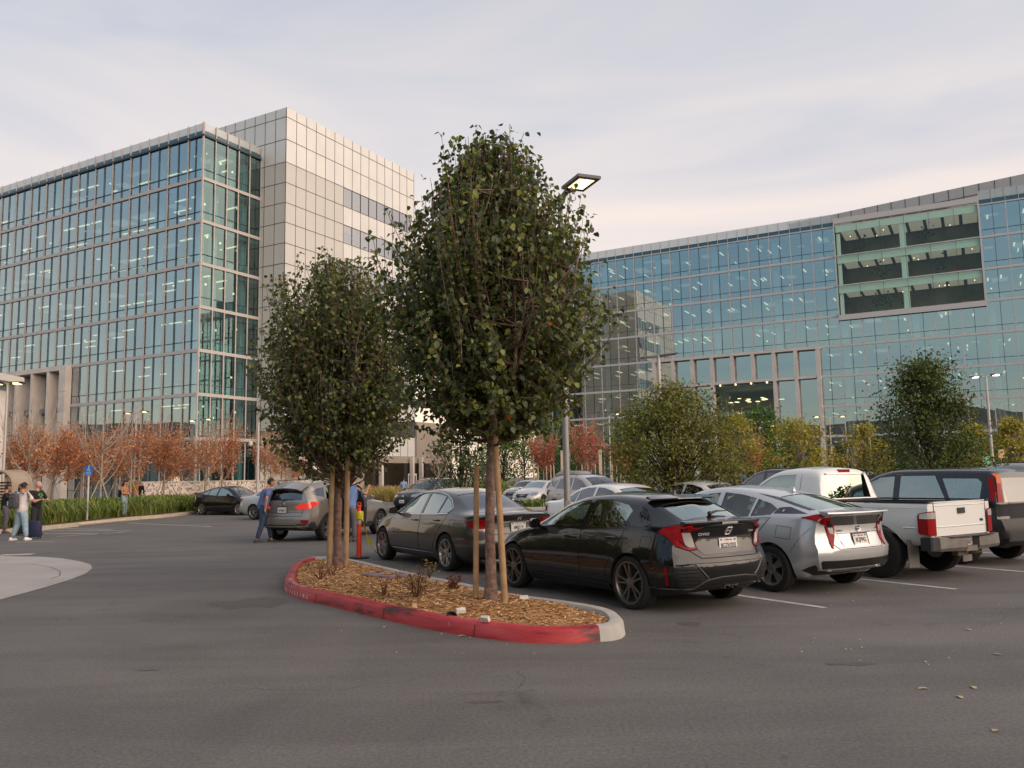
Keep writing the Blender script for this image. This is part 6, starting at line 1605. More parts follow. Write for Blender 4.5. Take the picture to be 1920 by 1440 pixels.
c.body((0, 2.80), .375, (-.2, 2.3, .5), [sp2(wf) + sp2(w2) + sp2(w3), [('T', wind), ('T', rg)]])
c.side([[(2.42, .33), (2.44, .85), (2.30, .98), (1.10, .97), (1.10, .33)], [(1.06, .33), (1.06, .97), (.02, .99), (.28, .72), (.44, .50), (.54, .33)]], [(0, wf), (1, w2), (1, w3)], G_pale, handles=[(1.30, .87), (.40, .89)], hm=P_grey)
c.panel('windshield', 'T', wind, -.006, G_clear, rim=0); c.panel('rear_window', 'T', rg, -.006, G_tint, rim=0)
ch_ = MB()
for sg, a in c.both(): c.line(ch_, a, [(2.28, .99), (1.98, 1.165), (1.68, 1.315), (1.38, 1.385), (1.05, 1.40), (.72, 1.385), (.44, 1.335), (.22, 1.255), (-.01, 1.105), (.04, 1.02), (.5, .995), (1.1, .98), (2.28, .98)], .011, off=.003)
ch_.build('chrome_window_trim', M_chrome, c.root)
for sg in (1, -1):
    a = R(180 - 40 * sg); f = lambda P: [(x, y * sg, z) for x, y, z in P]
    t = c.panel('tail_light', a, f([(-.72, .885, .90), (-.98, .78, .925), (-1.10, .60, .93), (-1.11, .56, .80), (-1.11, .56, .74), (-1.0, .76, .74), (-.86, .86, .79)]), .012, M_red, step=.05)
    c.panel('reversing_light', a, f([(-.92, .82, .775), (-1.10, .58, .775), (-1.11, .56, .735), (-1.0, .77, .735)]), .016, M_clear, t, step=.05)
gp = MB(); c.line(gp, Re, [(.52, 1.0), (.52, .68), (-.52, .68), (-.52, 1.0)], .006); c.line(gp, Lf, [(-.30, .92), (-.12, .93), (-.10, .80), (-.28, .78)], .003, True); gp.build('boot_gap', M_gap, c.root)
cs = MB()
for sg, a in c.both(): c.line(cs, a, [(-.6, .92), (0, .91), (1.2, .885), (2.4, .865)], .007); c.line(cs, a, [(.5, .30), (2.3, .30)], .010, off=.006)
cs.build('body_crease', P_grey, c.root, smooth=True)
c.plate(Re, (0, .79), '6MJJ219', frame=M_chrome)
hb = MB()
for sx in (-1, 1): hb.add([(sx * .022, -.034, .004), (sx * .036, -.034, .004), (sx * .030, .034, .004), (sx * .017, .034, .004)], [(0, 1, 2, 3)])
hb.add([(-.023, -.007, .004), (.023, -.007, .004), (.022, .007, .004), (-.022, .007, .004)], [(0, 1, 2, 3)])
c.flat('emblem', hb.mesh('emblem'), Re, (0, .945), M_badge, off=.006)
gn = MB(); c.line(gn, Re, [(.40, .875), (-.40, .875)], .010, off=.004); gn.build('plate_garnish', M_chrome, c.root)
c.mirror(2.14, .965, P_grey)
c.wheels(.33, .225, .245, (6, 'vee'), M_alloy, .905, (0, 2.80))
for sg in (1, -1):
    a = R(40 * sg); f = lambda P: [(x, y * sg, z) for x, y, z in P]
    c.panel('headlight', a, f([(3.2, .82, .78), (3.5, .66, .76), (3.66, .45, .72), (3.66, .45, .62), (3.5, .68, .62), (3.3, .82, .68)]), .008, M_lamp)

# ---- crossover generator
def suv(name, o, hd, label, pm, L=4.7, W=1.88, H=1.68, wb=2.70, ro=.93, glass=None, lights='plain', front=None, cat='car', group=None, plate=None, emb=None, lowtrim=M_trimg, tyre=.36, style=(5, 'twin'), detail=True, open_door=False, plateF=None):
    glass = glass or G_tint; k = H / 1.68; w = W / 1.88; xf = L - ro; e = wb - 2.70
    X = lambda x: x if x < 1.3 else x + e * min(1, (x - 1.3) / 1.2) if x < 2.5 else x + e + (xf - e - 3.77) * (x - 2.5) / 1.27
    S = lambda ks, m: [(X(x), y * m) for x, y in ks]
    d = dict(xr=-ro, xf=xf, hole_r=.25, n=60,
        zt=S([(-ro, 1.44), (-.82, 1.50), (-.62, 1.575), (-.2, 1.64), (.5, 1.68), (1.1, 1.675), (1.5, 1.60), (1.9, 1.43), (2.3, 1.20), (2.5, 1.11), (3.0, 1.05), (3.5, .96), (3.77, .82)], k),
        zb=S([(-ro, 1.10), (-.4, 1.11), (.6, 1.07), (2.2, 1.04), (3.0, .98), (3.5, .86), (3.77, .70)], k),
        wm=S([(-ro, .83), (-.5, .925), (0, .94), (2.7, .935), (3.3, .88), (3.77, .74)], w), zm=[(0, .74)],
        wl=S([(-ro, .83), (0, .90), (2.7, .90), (3.77, .72)], w), wb=S([(-ro, .76), (-.5, .86), (0, .87), (2.2, .86), (3.1, .80), (3.77, .62)], w),
        wt=S([(-ro, .56), (-.5, .61), (0, .64), (1.2, .64), (2.0, .66), (2.5, .74), (3.2, .62), (3.77, .46)], w),
        bot=[(-ro, .40), (0, .25), (wb, .24), (xf, .34)],
        rear=[(.3, .14), (.42, .02), (.60, 0), (.72, .03), (.82, .07), (1.05, .07), (1.25, .16), (1.45, .26), (1.5, .28)], cR=.20, pR=3, Lr=.62, front=[(.3, .1), (.5, 0), (.7, .02), (.9, .12)], cF=.42)
    c = Car(name, o, hd, label, d, pm, cat, group)
    wf = [(X(2.08), 1.10 * k), (X(1.86), 1.26 * k), (X(1.55), 1.44 * k), (X(1.25), 1.535 * k), (1.08, 1.555 * k), (1.08, 1.10 * k)]
    w2 = [(.98, 1.11 * k), (.98, 1.555 * k), (.5, 1.545 * k), (.12, 1.505 * k), (.0, 1.15 * k)]
    w3 = [(-.08, 1.19 * k), (.02, 1.47 * k), (-.30, 1.43 * k), (-.52, 1.34 * k), (-.46, 1.26 * k)]
    rw = [(.60 * w, 1.13 * k), (.50 * w, 1.40 * k), (-.50 * w, 1.40 * k), (-.60 * w, 1.13 * k)]; wind = [(X(2.36), .64 * w), (X(1.56), .55 * w), (X(1.56), -.55 * w), (X(2.36), -.64 * w)]
    if detail: c.body((0, wb), tyre + .045, (-.5, X(2.2), .6), [sp2(wf) + sp2(w2) + sp2(w3), [('T', wind)], [(Re, rw)]], arch_z=tyre)
    else: c.body((0, wb), tyre + .045, None, [], arch_z=tyre)
    gl = glass
    off = -.006 if detail else .004
    sides = c.both() if not open_door else ((1, R(90)), (-1, R(-90)))
    d1 = [(X(2.28), .40), (X(2.30), .9), (X(2.16), 1.06 * k), (1.04, 1.06 * k), (1.04, .40)]; d2 = [(1.0, .40), (1.0, 1.06 * k), (-.04, 1.09 * k), (.24, .82), (.42, .55), (.50, .40)]
    if open_door:
        c.side([d1, d2], [(0, wf), (1, w2), (None, w3)], gl if detail else M_wblk, handles=[(1.22, .93), (.28, .96)], sides=((1, R(90)),))
        c.side([d1], [(0, wf), (None, w3)], gl, handles=[(1.22, .93)], sides=((-1, R(-90)),))
    else: c.side([d1, d2], [(0, wf), (1, w2), (None, w3)], gl if detail else M_wblk, handles=[(1.22, .93), (.28, .96)])
    c.panel('windshield', 'T', wind, off, G_clear if detail else M_wblk, rim=0 if detail else .01)
    c.panel('rear_window', Re, rw, off, glass if detail else M_wblk, rim=0 if detail else .01)
    sb = MB(); n_ = 10; vs = []
    for i in range(n_ + 1):
        y = (-.56 + 1.12 * i / n_) * w; q = 1 - (abs(y) / .6) ** 3 * .4
        h1 = c.hit('T', -.40, y)[0].z; h2 = c.hit('T', -.60, y)[0].z - .012
        vs += [(-.40, y, h1 + .004), (-.40, y, h1 - .02), (-ro + .22 - .10 * q, y, h2 - .02), (-ro + .22 - .10 * q, y, h2)]
    sb.add(vs, [(i * 4 + j, i * 4 + (j + 1) % 4, (i + 1) * 4 + (j + 1) % 4, (i + 1) * 4 + j) for i in range(n_) for j in range(4)] + [(0, 1, 2, 3), tuple(n_ * 4 + j for j in range(4))]); sb.build('roof_spoiler', pm, c.root, smooth=True, angle=30)
    for sg in (1, -1):
        a = R(180 - 36 * sg); f = lambda P: [(x, y * sg * w, z * k) for x, y, z in P]
        t = c.panel('tail_light', a, f([(-.40, .92, 1.08), (-.70, .80, 1.075), (-.86, .62, 1.03), (-.90, .48, .96), (-.90, .48, .90), (-.84, .66, .875), (-.70, .84, .90), (-.52, .91, 1.0)]), .014, M_redlit if lights == 'lit' else M_red, step=.05)
        c.panel('rear_fog_light', a, f([(-.78, .80, .60), (-.88, .62, .60), (-.88, .64, .53), (-.78, .80, .51)]), .012, M_red, step=.05)
        a = R(38 * sg); g = lambda P: [(X(x), y * sg * w, z * k) for x, y, z in P]
        t = c.panel('headlight', a, g([(3.0, .88, .96), (3.35, .74, .93), (3.62, .5, .86), (3.62, .48, .76), (3.5, .66, .76), (3.2, .86, .86)]), .010, M_lamp, step=.05)
        c.panel('fog_light', a, g([(3.5, .72, .52), (3.62, .58, .52), (3.62, .58, .44), (3.5, .72, .44)]), .010, M_lit if front == 'lit' else M_lamp, step=.05)
        ar = MB()
        for x0 in (0, wb):
            pts = [(x0 + (tyre + .05) * math.cos(R(q)), tyre + (tyre + .05) * math.sin(R(q))) for q in range(-20, 201, 10)]; pts = [p for p in pts if p[1] > .30]
            c.line(ar, R(90 * sg), pts, .022, off=.002)
        ar.build('wheel_arch_trim', lowtrim, c.root, smooth=True)
        c.panel('sill_cladding', R(90 * sg), [(wb - tyre - .08, .42), (tyre + .08, .42), (tyre + .08, .28), (wb - tyre - .08, .28)], .014, lowtrim, step=.12)
    c.panel('rear_lower_bumper', Re, [(.86 * w, .54), (.55 * w, .50), (-.55 * w, .50), (-.86 * w, .54), (-.84 * w, .36), (.84 * w, .36)], .014, lowtrim, rim=.02)
    dl = MB(); c.line(dl, Re, [(.6 * w, .36), (.45 * w, .49), (-.45 * w, .49), (-.6 * w, .36)], .014, off=.014); dl.build('skid_trim', M_alloy, c.root)
    gp = MB(); c.line(gp, Re, [(.66 * w, 1.06 * k), (.62 * w, .70), (-.62 * w, .70), (-.66 * w, 1.06 * k)], .006); c.line(gp, Re, [(.62 * w, .80), (-.62 * w, .80)], .005); gp.build('hatch_gap', M_gap, c.root)
    F = R(0)
    c.panel('upper_grille', F, [(.50 * w, .84 * k), (-.50 * w, .84 * k), (-.42 * w, .70 * k), (.42 * w, .70 * k)], .010, M_trim, step=.08)
    c.panel('lower_grille', F, [(.66 * w, .60 * k), (-.66 * w, .60 * k), (-.55 * w, .42), (.55 * w, .42)], .010, M_trim, step=.08)
    if plate: c.plate(Re, (0, .87), plate, state=False, frame=M_trim)
    if plateF: c.plate(F, (0, .56), plateF, state=False)
    if emb == 'oval':
        eb = MB(); eb.tube([(.07 * math.cos(t), .035 * math.sin(t), 0) for t in [q * math.pi / 10 for q in range(21)]], .007, 5, cap=False); eb.tube([(-.03, -.02, 0), (-.02, .02, 0)], .007, 5); eb.tube([(.02, -.02, 0), (.03, .02, 0)], .007, 5); eb.tube([(-.03, -.002, 0), (.03, .002, 0)], .006, 5)
        c.flat('emblem', eb.mesh('emblem'), Re, (0, 1.03 * k), M_chrome, off=.01)
    if emb == 'front':
        eb = MB(); eb.tube([(.07 * math.cos(t), .045 * math.sin(t), 0) for t in [q * math.pi / 10 for q in range(21)]], .008, 5, cap=False); eb.tube([(.03 * math.cos(t), .043 * math.sin(t), 0) for t in [q * math.pi / 10 for q in range(21)]], .006, 5, cap=False)
        c.flat('emblem', eb.mesh('emblem'), F, (0, .80 * k), M_chrome, off=.02)
    wp = MB(); p, n = c.hit(Re, 0, 1.12 * k); wp.tube([p + n * .02, p + n * .03 + Vector((0, -.2, .03)), p + n * .03 + Vector((0, -.42, .02))], [.018, .012, .006], 6); wp.build('rear_wiper', M_trim, c.root)
    rr2 = MB()
    for sg in (1, -1): rr2.tube([(-.35, sg * .59 * w, 1.60 * k), (-.28, sg * .59 * w, 1.665 * k), (1.0, sg * .60 * w, 1.70 * k), (1.12, sg * .60 * w, 1.64 * k)], .016, 6)
    rr2.build('roof_rail', M_trimg if pm is not P_black else M_trim, c.root, smooth=True)
    c.mirror(X(2.0), 1.06 * k, pm)
    c.wheels(tyre, .235, tyre - .10, style, M_alloy, .92 * w, (0, wb))
    return c, X
P_champ = mat('champagne silver paint', '#8d867e', .32, .5, coat=1.)
hs = R(67); rl, r2 = G(532, 1013), G(613, 1013)
hv = Vector((math.cos(hs), math.sin(hs), 0)); lv = Vector((-hv.y, hv.x, 0))
o = r2 + lv * .86 
c, X = suv('crossover_car', o, hs, 'silver crossover with lit tail lights and an open side door, stopped in the lane', P_champ, lights='lit', plate='7XVM217', emb='oval', open_door=True)
# the open front-passenger / rear door on the kerb side, swung out
dm = MB(); hx = X(1.02); yb = -.93
dm.add([(0, 0, .42), (.95, 0, .42), (1.0, 0, .9), (.98, 0, 1.08), (.86, .05, 1.28), (.62, .10, 1.50), (.30, .12, 1.55), (0.05, .12, 1.55), (0, 0, 1.08)], [tuple(range(9))])
bmn = bmesh.new(); me = dm.mesh('open_door'); bmn.from_mesh(me); r_ = bmesh.ops.extrude_face_region(bmn, geom=bmn.faces[:]); bmesh.ops.translate(bmn, vec=(0, .09, 0), verts=[v for v in r_['geom'] if isinstance(v, bmesh.types.BMVert)]); bmesh.ops.recalc_face_normals(bmn, faces=bmn.faces); bmn.to_mesh(me); bmn.free()
me.transform(Matrix.Scale(-1, 4, (1, 0, 0)) if True else Matrix())
me.flip_normals()
od = obj('open_door', me, M_trim, c.root); od.location = (hx, yb, 0); od.rotation_euler.z = R(62)
og = MB(); og.quad((-.06, -.004, 1.10), (-.93, -.004, 1.10), (-.62, .05, 1.46), (-.08, .06, 1.50)); og.build('window', G_tint, od, fix=False)
os_ = MB(); os_.box((-.5, -.012, .74), (.9, .012, .58)); os_.build('door_skin', P_champ, od)
mm_ = M_dark; oh = MB(); oh.box((.5, -.925, .80), (.98, .03, .7)); oh.build('door_opening_shade', M_dark, c.root)  # dark slab stands for the shaded cabin behind the open door
ow = MB(); ow.quad((.06, -.885, 1.12), (.95, -.885, 1.12), (.95, -.70, 1.55), (.2, -.70, 1.52)); ow.build('door_opening_shade_top', M_dark, c.root, fix=False)  # dark sheet in place of the shade in the upper doorway

# ---- generic saloon seen from the front
def saloon(name, o, hd, label, pm, detail=True, lit=False, group=None, emb=None, plateF=None, dark_rims=False, gm=None):
    c = Car(name, o, hd, label, ac, pm, group=group)
    gl = gm or G_tint; of = -.006 if detail else .004
    if detail: c.body((0, 2.80), .375, (-.2, 2.3, .5), [sp2(wf_s) + sp2(w2_s) + sp2(w3_s), [('T', wind_s), ('T', rg_s)]])
    else: c.body((0, 2.80), .375, None, [])
    c.side([[(2.42, .33), (2.44, .85), (2.30, .98), (1.10, .97), (1.10, .33)], [(1.06, .33), (1.06, .97), (.02, .99), (.28, .72), (.44, .50), (.54, .33)]], [(0, wf_s), (1, w2_s), (1, w3_s)] if detail else [], gl, handles=[(1.30, .87), (.40, .89)])
    if not detail:
        for sg, a in c.both(): 
            for q in (wf_s, w2_s, w3_s): c.panel('window', a, q, .004, M_wblk, step=.12)
    c.panel('windshield', 'T', wind_s, of, G_pale if detail else M_wblk, rim=0 if detail else .01); c.panel('rear_window', 'T', rg_s, of, gl if detail else M_wblk, rim=0 if detail else .01)
    F = R(0)
    for sg in (1, -1):
        a = R(36 * sg); f = lambda P: [(x, y * sg, z) for x, y, z in P]
        c.panel('headlight', a, f([(3.2, .84, .80), (3.5, .66, .79), (3.70, .42, .74), (3.70, .42, .66), (3.58, .62, .62), (3.36, .82, .68)]), .010, M_lamp, step=.05)
        c.panel('fog_light', a, f([(3.62, .68, .42), (3.72, .56, .42), (3.72, .56, .35), (3.62, .68, .35)]), .010, M_lit if lit else M_lamp, step=.05)
        a = R(180 - 40 * sg)
        c.panel('tail_light', a, f([(-.80, .86, .92), (-.98, .78, .925), (-1.10, .60, .93), (-1.11, .56, .80), (-1.0, .76, .74), (-.86, .86, .79)]), .012, M_red, step=.05)
    gr = c.panel('grille', F, [(.42, .72), (-.42, .72), (-.30, .50), (.30, .50)], .010, M_trim, step=.07)
    cg = MB(); c.line(cg, F, [(.46, .74), (.28, .50), (-.28, .50), (-.46, .74)], .016, off=.012); cg.build('grille_trim', M_chrome, gr)
    c.panel('lower_grille', F, [(.58, .38), (-.58, .38), (-.52, .28), (.52, .28)], .010, M_trim, step=.08)
    if emb:
        eb = MB(); eb.tube([(.055 * math.cos(t), .055 * math.sin(t), 0) for t in [q * math.pi / 10 for q in range(21)]], .010, 5, cap=False); eb.tube([(-.075, 0, .004), (.075, 0, .004)], .014, 5); c.flat('emblem', eb.mesh('emblem'), F, (0, .63), M_chrome, off=.02)
    if plateF: c.plate(F, (0, .45), plateF, state=False)
    c.mirror(2.14, .965, pm)
    c.wheels(.33, .225, .235, (5, 'plain'), M_dalloy if dark_rims else M_alloy, .905, (0, 2.80))
    return c
wf_s, w2_s, w3_s, wind_s, rg_s = [(2.22, 1.0), (1.98, 1.14), (1.68, 1.29), (1.38, 1.36), (1.14, 1.375), (1.14, .995)], [(1.05, 1.0), (1.05, 1.375), (.72, 1.36), (.46, 1.32), (.46, 1.015)], [(.42, 1.02), (.42, 1.305), (.22, 1.23), (.02, 1.10), (.06, 1.04)], [(2.44, .62), (1.78, .52), (1.78, -.52), (2.44, -.62)], [(-.36, .58), (.26, .50), (.26, -.50), (-.36, -.58)]
def put(px, d, hd, back):
    """ground place at picture column px and depth d, then moved back along the heading"""
    v = ray(px, 950); x = v.x / v.y * d; h = Vector((math.cos(hd), math.sin(hd), 0)); return Vector((x, d, 0)) - h * back
HB = R(240.6); HC = HD + math.pi
P_navyb = paint('near black blue paint', (.012, .013, .016), 0, .28)
P_white2 = mat('silver white paint', '#b4b1ae', .32, .25, coat=1.); P_teal = mat('pale teal paint', '#6f7e7c', .35, .4, coat=1.); P_bronze = mat('dark bronze paint', '#2c2724', .35, .4, coat=1.)
suv('crossover_car', put(752, 41.5, HB, 3.70), HB, 'dark crossover facing left in the lane behind the grey saloon', P_navyb, front=None, H=1.70, L=4.6, W=1.85, ro=.95, emb='front', plateF='8DKR552')
saloon('saloon_car', put(978, 46.5, HB, 3.75), HB, 'silver saloon facing left with a lit fog light and dark wheels', P_white2, lit=True, emb=True, plateF='7YLP380', dark_rims=True)
saloon('saloon_car', put(958, 52, HB, 3.7), HB, 'pale teal car behind the silver saloon with the lit fog light', P_teal, detail=False)
saloon('saloon_car', put(1172, 20.3, HC, 1.35), HC, 'white saloon nose towards the white pickup, behind the lamp post', P_white, gm=G_tint)
saloon('saloon_car', put(1330, 23.6, HC, 1.35), HC, 'white saloon half hidden behind the round olive tree', P_white, detail=True)
suv('crossover_car', put(1112, 33, HC, 1.3), HC, 'silver crossover with roof rails beyond the lamp post', P_white2, H=1.72)
suv('off_roader', put(1066, 56, HD, 1.3), HD, 'tall pale off-roader with roof rack in the far row', P_champ, H=2.05, W=1.95, detail=False, cat='car')
suv('crossover_car', put(1452, 31, HD, 1.3), HD, 'dark bronze crossover beyond the cab of the white pickup', P_bronze, H=1.80)
saloon('saloon_car', put(545, 37, R(-30), 1.35), R(-30), 'silver saloon between the black fastback and the stopped silver crossover', P_silver)
suv('crossover_car', put(1842, 62, HB, 1.3), HB, 'small white crossover far off beneath the double headed lamp', P_white, detail=False)
suv('crossover_car', put(1588, 55, HD, 1.3), HD, 'silver crossover in the far row in front of the yellow trees', P_white2, detail=False)
saloon('saloon_car', put(1500, 58, HD, 1.3), HD, 'white saloon in the far row behind the bronze crossover', P_white, detail=False)
suv('crossover_car', put(1900, 30, HD, 1.0), HD, 'silver crossover with roof bars behind the black boxy estate', P_white2, H=1.85, detail=False)
saloon('saloon_car', put(1650, 48, HD, 1.3), HD, 'navy saloon in the far row below the dark oak', P_navy, detail=False)
saloon('saloon_car', put(1215, 42, HC, 1.3), HC, 'dark blue saloon beyond the silver crossover with roof rails', P_navy, detail=False)
# ---------------------------------------------------------------- people
M_skin = mat('skin', '#b07a5e', .6); M_skinf = mat('fair skin', '#c58f75', .6)
M_hair = mat('dark hair', '#17110e', .6); M_hairb = mat('light brown hair', '#a77a48', .6)
M_eye = mat('eye', '#1a1412', .3); M_lip = mat('lip', '#8c4d42', .6)
def skin_mesh(name, chains, sub=1):
    """chains: lists of (point, radius); the first point of a chain may repeat an earlier point (joins there)"""
    bm = bmesh.new(); lay = bm.verts.layers.skin.verify(); seen = {}
    first = None
    for ch in chains:
        prev = None
        for p, r in ch:
            k = tuple(round(c, 4) for c in p)
            if k not in seen:
                v = bm.verts.new(p); rr_ = r if hasattr(r, '__len__') else (r, r); v[lay].radius = rr_; seen[k] = v
                if first is None: first = v; v[lay].use_root = True
            v = seen[k]
            if prev is not None and prev is not v and bm.edges.get((prev, v)) is None: bm.edges.new((prev, v))
            prev = v
    me = bpy.data.meshes.new(name); bm.to_mesh(me); bm.free()
    o = bpy.data.objects.new('tmp', me); COL.objects.link(o)
    m = o.modifiers.new('s', 'SKIN'); m.use_smooth_shade = True
    m2 = o.modifiers.new('u', 'SUBSURF'); m2.levels = sub; m2.render_levels = sub
    dg = bpy.context.evaluated_depsgraph_get(); dg.update(); r = bpy.data.meshes.new_from_object(o.evaluated_get(dg)); r.name = name
    bpy.data.objects.remove(o); bpy.data.meshes.remove(me)
    r.polygons.foreach_set('use_smooth', [True] * len(r.polygons)); return r
def V3(*a): return Vector(a)
def person(loc, face, label, h=1.75, shirt='#5a6a8e', trousers='#2e3a4e', shoes='#2a2624', skin=None, hair='short', hairm=None, lean=0., fem=False, legs=None, arms=None, headyaw=0., headpitch=0., group=None, long_sleeve=False, bulk=1., hem=0., sm=None):
    """local: x forward, y left, z up; arms: {'L':(elbow, hand), 'R':(...)} ; legs: {'L':(knee, foot), ...}"""
    s = h / 1.75; skin = skin or M_skin
    root = empty('person', loc, face, label, 'person', group)
    hip = V3(0, 0, .93); ln = Matrix.Rotation(lean, 3, 'Y')
    T = lambda x, y, z: hip + ln @ (V3(x, y, z))
    waist, chest, neck0 = T(0, 0, .14), T(.01, 0, .36), T(-.01, 0, .52)
    neck1 = T(.02, 0, .60); hc = neck1 + (ln @ V3(.035, 0, .12))
    shw = .165 if fem else .19
    SL, SR = T(0, shw, .47), T(0, -shw, .47)
    arms = arms or {}; legs = legs or {}
    dA = {'L': (T(.0, shw + .06, .20), T(.06, shw + .07, -.04)), 'R': (T(0, -shw - .06, .20), T(.06, -shw - .07, -.04))}
    dL = {'L': (V3(.03, .10, .50), V3(0, .11, .07)), 'R': (V3(.03, -.10, .50), V3(0, -.11, .07))}
    A = {k: [Vector(q) for q in arms.get(k, dA[k])] for k in 'LR'}; Lg = {k: [Vector(q) for q in legs.get(k, dL[k])] for k in 'LR'}
    b = bulk
    chains = [[(hip, (.105 * b, .09 * b)), (waist, (.098 * b, .078 * b)), (chest, (.118 * b, .085 * b)), (neck0, (.062, .058)), (neck1, (.052, .055)), (neck1 + (hc - neck1) * .35, (.058, .062))]]
    for k, sh in (('L', SL), ('R', SR)):
        sg = 1 if k == 'L' else -1; el, hd = A[k]
        chains.append([(chest, .1), (sh, .048 * b), (sh + (el - sh) * .5, .040 * b), (el, .038 * b), (el + (hd - el) * .4, .038), (hd, .026)])
        d = (hd - el).normalized(); sd = d.cross(V3(0, 0, 1)); sd = sd.normalized() if sd.length > .2 else V3(0, 1, 0)
        up_ = sd.cross(d); palm = hd + d * .055
        chains.append([(hd, .026), (palm, (.036, .020))])
        for i, (o_, l) in enumerate(((-.030, .062), (-.010, .075), (.010, .070), (.028, .055))):
            k1 = palm + d * .03 + sd * o_; chains.append([(palm, .03), (k1, .0095), (k1 + d * l * .5 - up_ * .012, .0085), (k1 + d * l * .85 - up_ * .034, .007)])
        th = hd + d * .03 + sd * -.032 * sg * (1 if True else 1); chains.append([(hd, .026), (th, .011), (th + d * .03 - up_ * .015 + sd * -.012 * sg, .009), (th + d * .05 - up_ * .025, .008)])
        kn, ft = Lg[k]; hj = hip + V3(0, sg * .085, -.04)
        chains.append([(hip, .09), (hj, .072 * b), (hj + (kn - hj) * .5, .058 * b), (kn, .046 * b), (kn + (ft - kn) * .35, .044 * b), (ft, .036), (ft + V3(.03, 0, -.035), .034), (ft + V3(.15, sg * .015, -.05), .026)])
    me = skin_mesh('body', chains)
    # head joined to the body
    hm_ = MB(); n, m_ = 16, 12; R_ = Matrix.Rotation(headyaw, 3, 'Z') @ Matrix.Rotation(lean * .3 + headpitch, 3, 'Y'); vs = []; fs = []
    for i in range(m_ + 1):
        th = math.pi * i / m_
        for j in range(n):
            ph = 2 * math.pi * j / n; x, y, z = math.sin(th) * math.cos(ph), math.sin(th) * math.sin(ph), math.cos(th)
            px, py, pz = .098 * x, .077 * y, .118 * z
            if z < -.1: py *= 1 + .32 * z; px *= 1 + (.12 if x > 0 else .35) * z; px += .012
            if abs(y) < .3 and x > .5 and -.30 < z < .05: px += .024 * (1 - abs(y) / .3) * (1 if z < -.1 else .5)     # nose
            if abs(y) < .45 and x > .4 and -.75 < z < -.5: px += .006
            if x > .5 and .02 < z < .25 and .2 < abs(y) < .6: px -= .006
            vs.append(hc + R_ @ V3(px, py, pz))
    fs = [(i * n + j, (i + 1) * n + j, (i + 1) * n + (j + 1) % n, i * n + (j + 1) % n) for i in range(m_) for j in range(n)]
    hm_.add(vs, fs)
    for sg in (1, -1): hm_.ball(hc + R_ @ V3(-.005, .078 * sg, -.01), (.018, .010, .030), 8, 6)
    bm = bmesh.new(); bm.from_mesh(me); hme = hm_.mesh('head', True, 180); bm.from_mesh(hme); bm.to_mesh(me); bm.free(); bpy.data.meshes.remove(hme)
    me.polygons.foreach_set('use_smooth', [True] * len(me.polygons))
    body = obj('body', me, skin, root)
    fc = MB()
    for sg in (1, -1): fc.ball(hc + R_ @ V3(.082, .030 * sg, .008), (.008, .014, .008), 6, 4)
    fc.build('eyes', M_eye, root); fc = MB(); fc.ball(hc + R_ @ V3(.090, 0, -.068), (.008, .022, .006), 6, 4); fc.build('mouth', M_lip, root)
    # clothes
    g = .016
    sh_ch = [[(hip + V3(0, 0, -.06 - hem * .6), (.150 * b + g, .135 * b + g)), (hip + V3(0, 0, .03), (.150 * b + g, .132 * b + g)), (waist, (.142 * b + g, .118 * b + g)), (chest, (.165 * b + g, .125 * b + g)), (neck0 - (neck0 - chest) * .15, (.085 + g, .08 + g))]]
    for k, shd in (('L', SL), ('R', SR)):
        el, hd = A[k]
        ch = [(chest, .1), (shd, .066 * b + g), (shd + (el - shd) * .5, .054 * b + g), (shd + (el - shd) * .82, .05 * b + g)]
        if long_sleeve: ch += [(el, .045 + g), (hd - (hd - el) * .08, .032 + g)]
        sh_ch.append(ch)
    obj('shirt', skin_mesh('shirt', sh_ch), sm or mat('cloth ' + shirt, shirt, .85, vary=.12, vscale=9), root)
    tr_ch = [[(waist - (waist - hip) * .1, (.132 * b + g, .112 * b + g)), (hip, (.145 * b + g, .13 * b + g))]]
    for k in 'LR':
        sg = 1 if k == 'L' else -1; kn, ft = Lg[k]; hj = hip + V3(0, sg * .085, -.04)
        tr_ch.append([(hip, .12), (hj, .102 * b + g), (hj + (kn - hj) * .5, .082 * b + g), (kn, .062 * b + g), (kn + (ft - kn) * .4, .058 * b + g), (ft + (kn - ft) * .04, .046 + g)])
    obj('trousers', skin_mesh('trousers', tr_ch), mat('cloth ' + trousers, trousers, .9, vary=.14, vscale=12), root)
    for k in 'LR':
        sg = 1 if k == 'L' else -1; ft = Lg[k][1]; z0 = ft.z - .07; m2 = MB(); vs = []
        for x, wd, hh in ((-.085, .032, .07), (-.06, .042, .095), (.02, .045, .10), (.08, .047, .075), (.14, .046, .055), (.18, .03, .04)):
            for q in range(8):
                t = math.pi * q / 7; vs.append(V3(ft.x + x, ft.y + sg * .012 + wd * math.cos(t), z0 + hh * math.sin(t) ** .8))
        m2.add(vs, [(i * 8 + q, i * 8 + q + 1, (i + 1) * 8 + q + 1, (i + 1) * 8 + q) for i in range(5) for q in range(7)] + [(i * 8, (i + 1) * 8, (i + 1) * 8 + 7, i * 8 + 7) for i in range(5)] + [tuple(range(8)), tuple(range(40, 48))])
        m2.build('shoe', mat('shoe ' + shoes, shoes, .7), root, smooth=True)
    hmat = hairm or M_hair
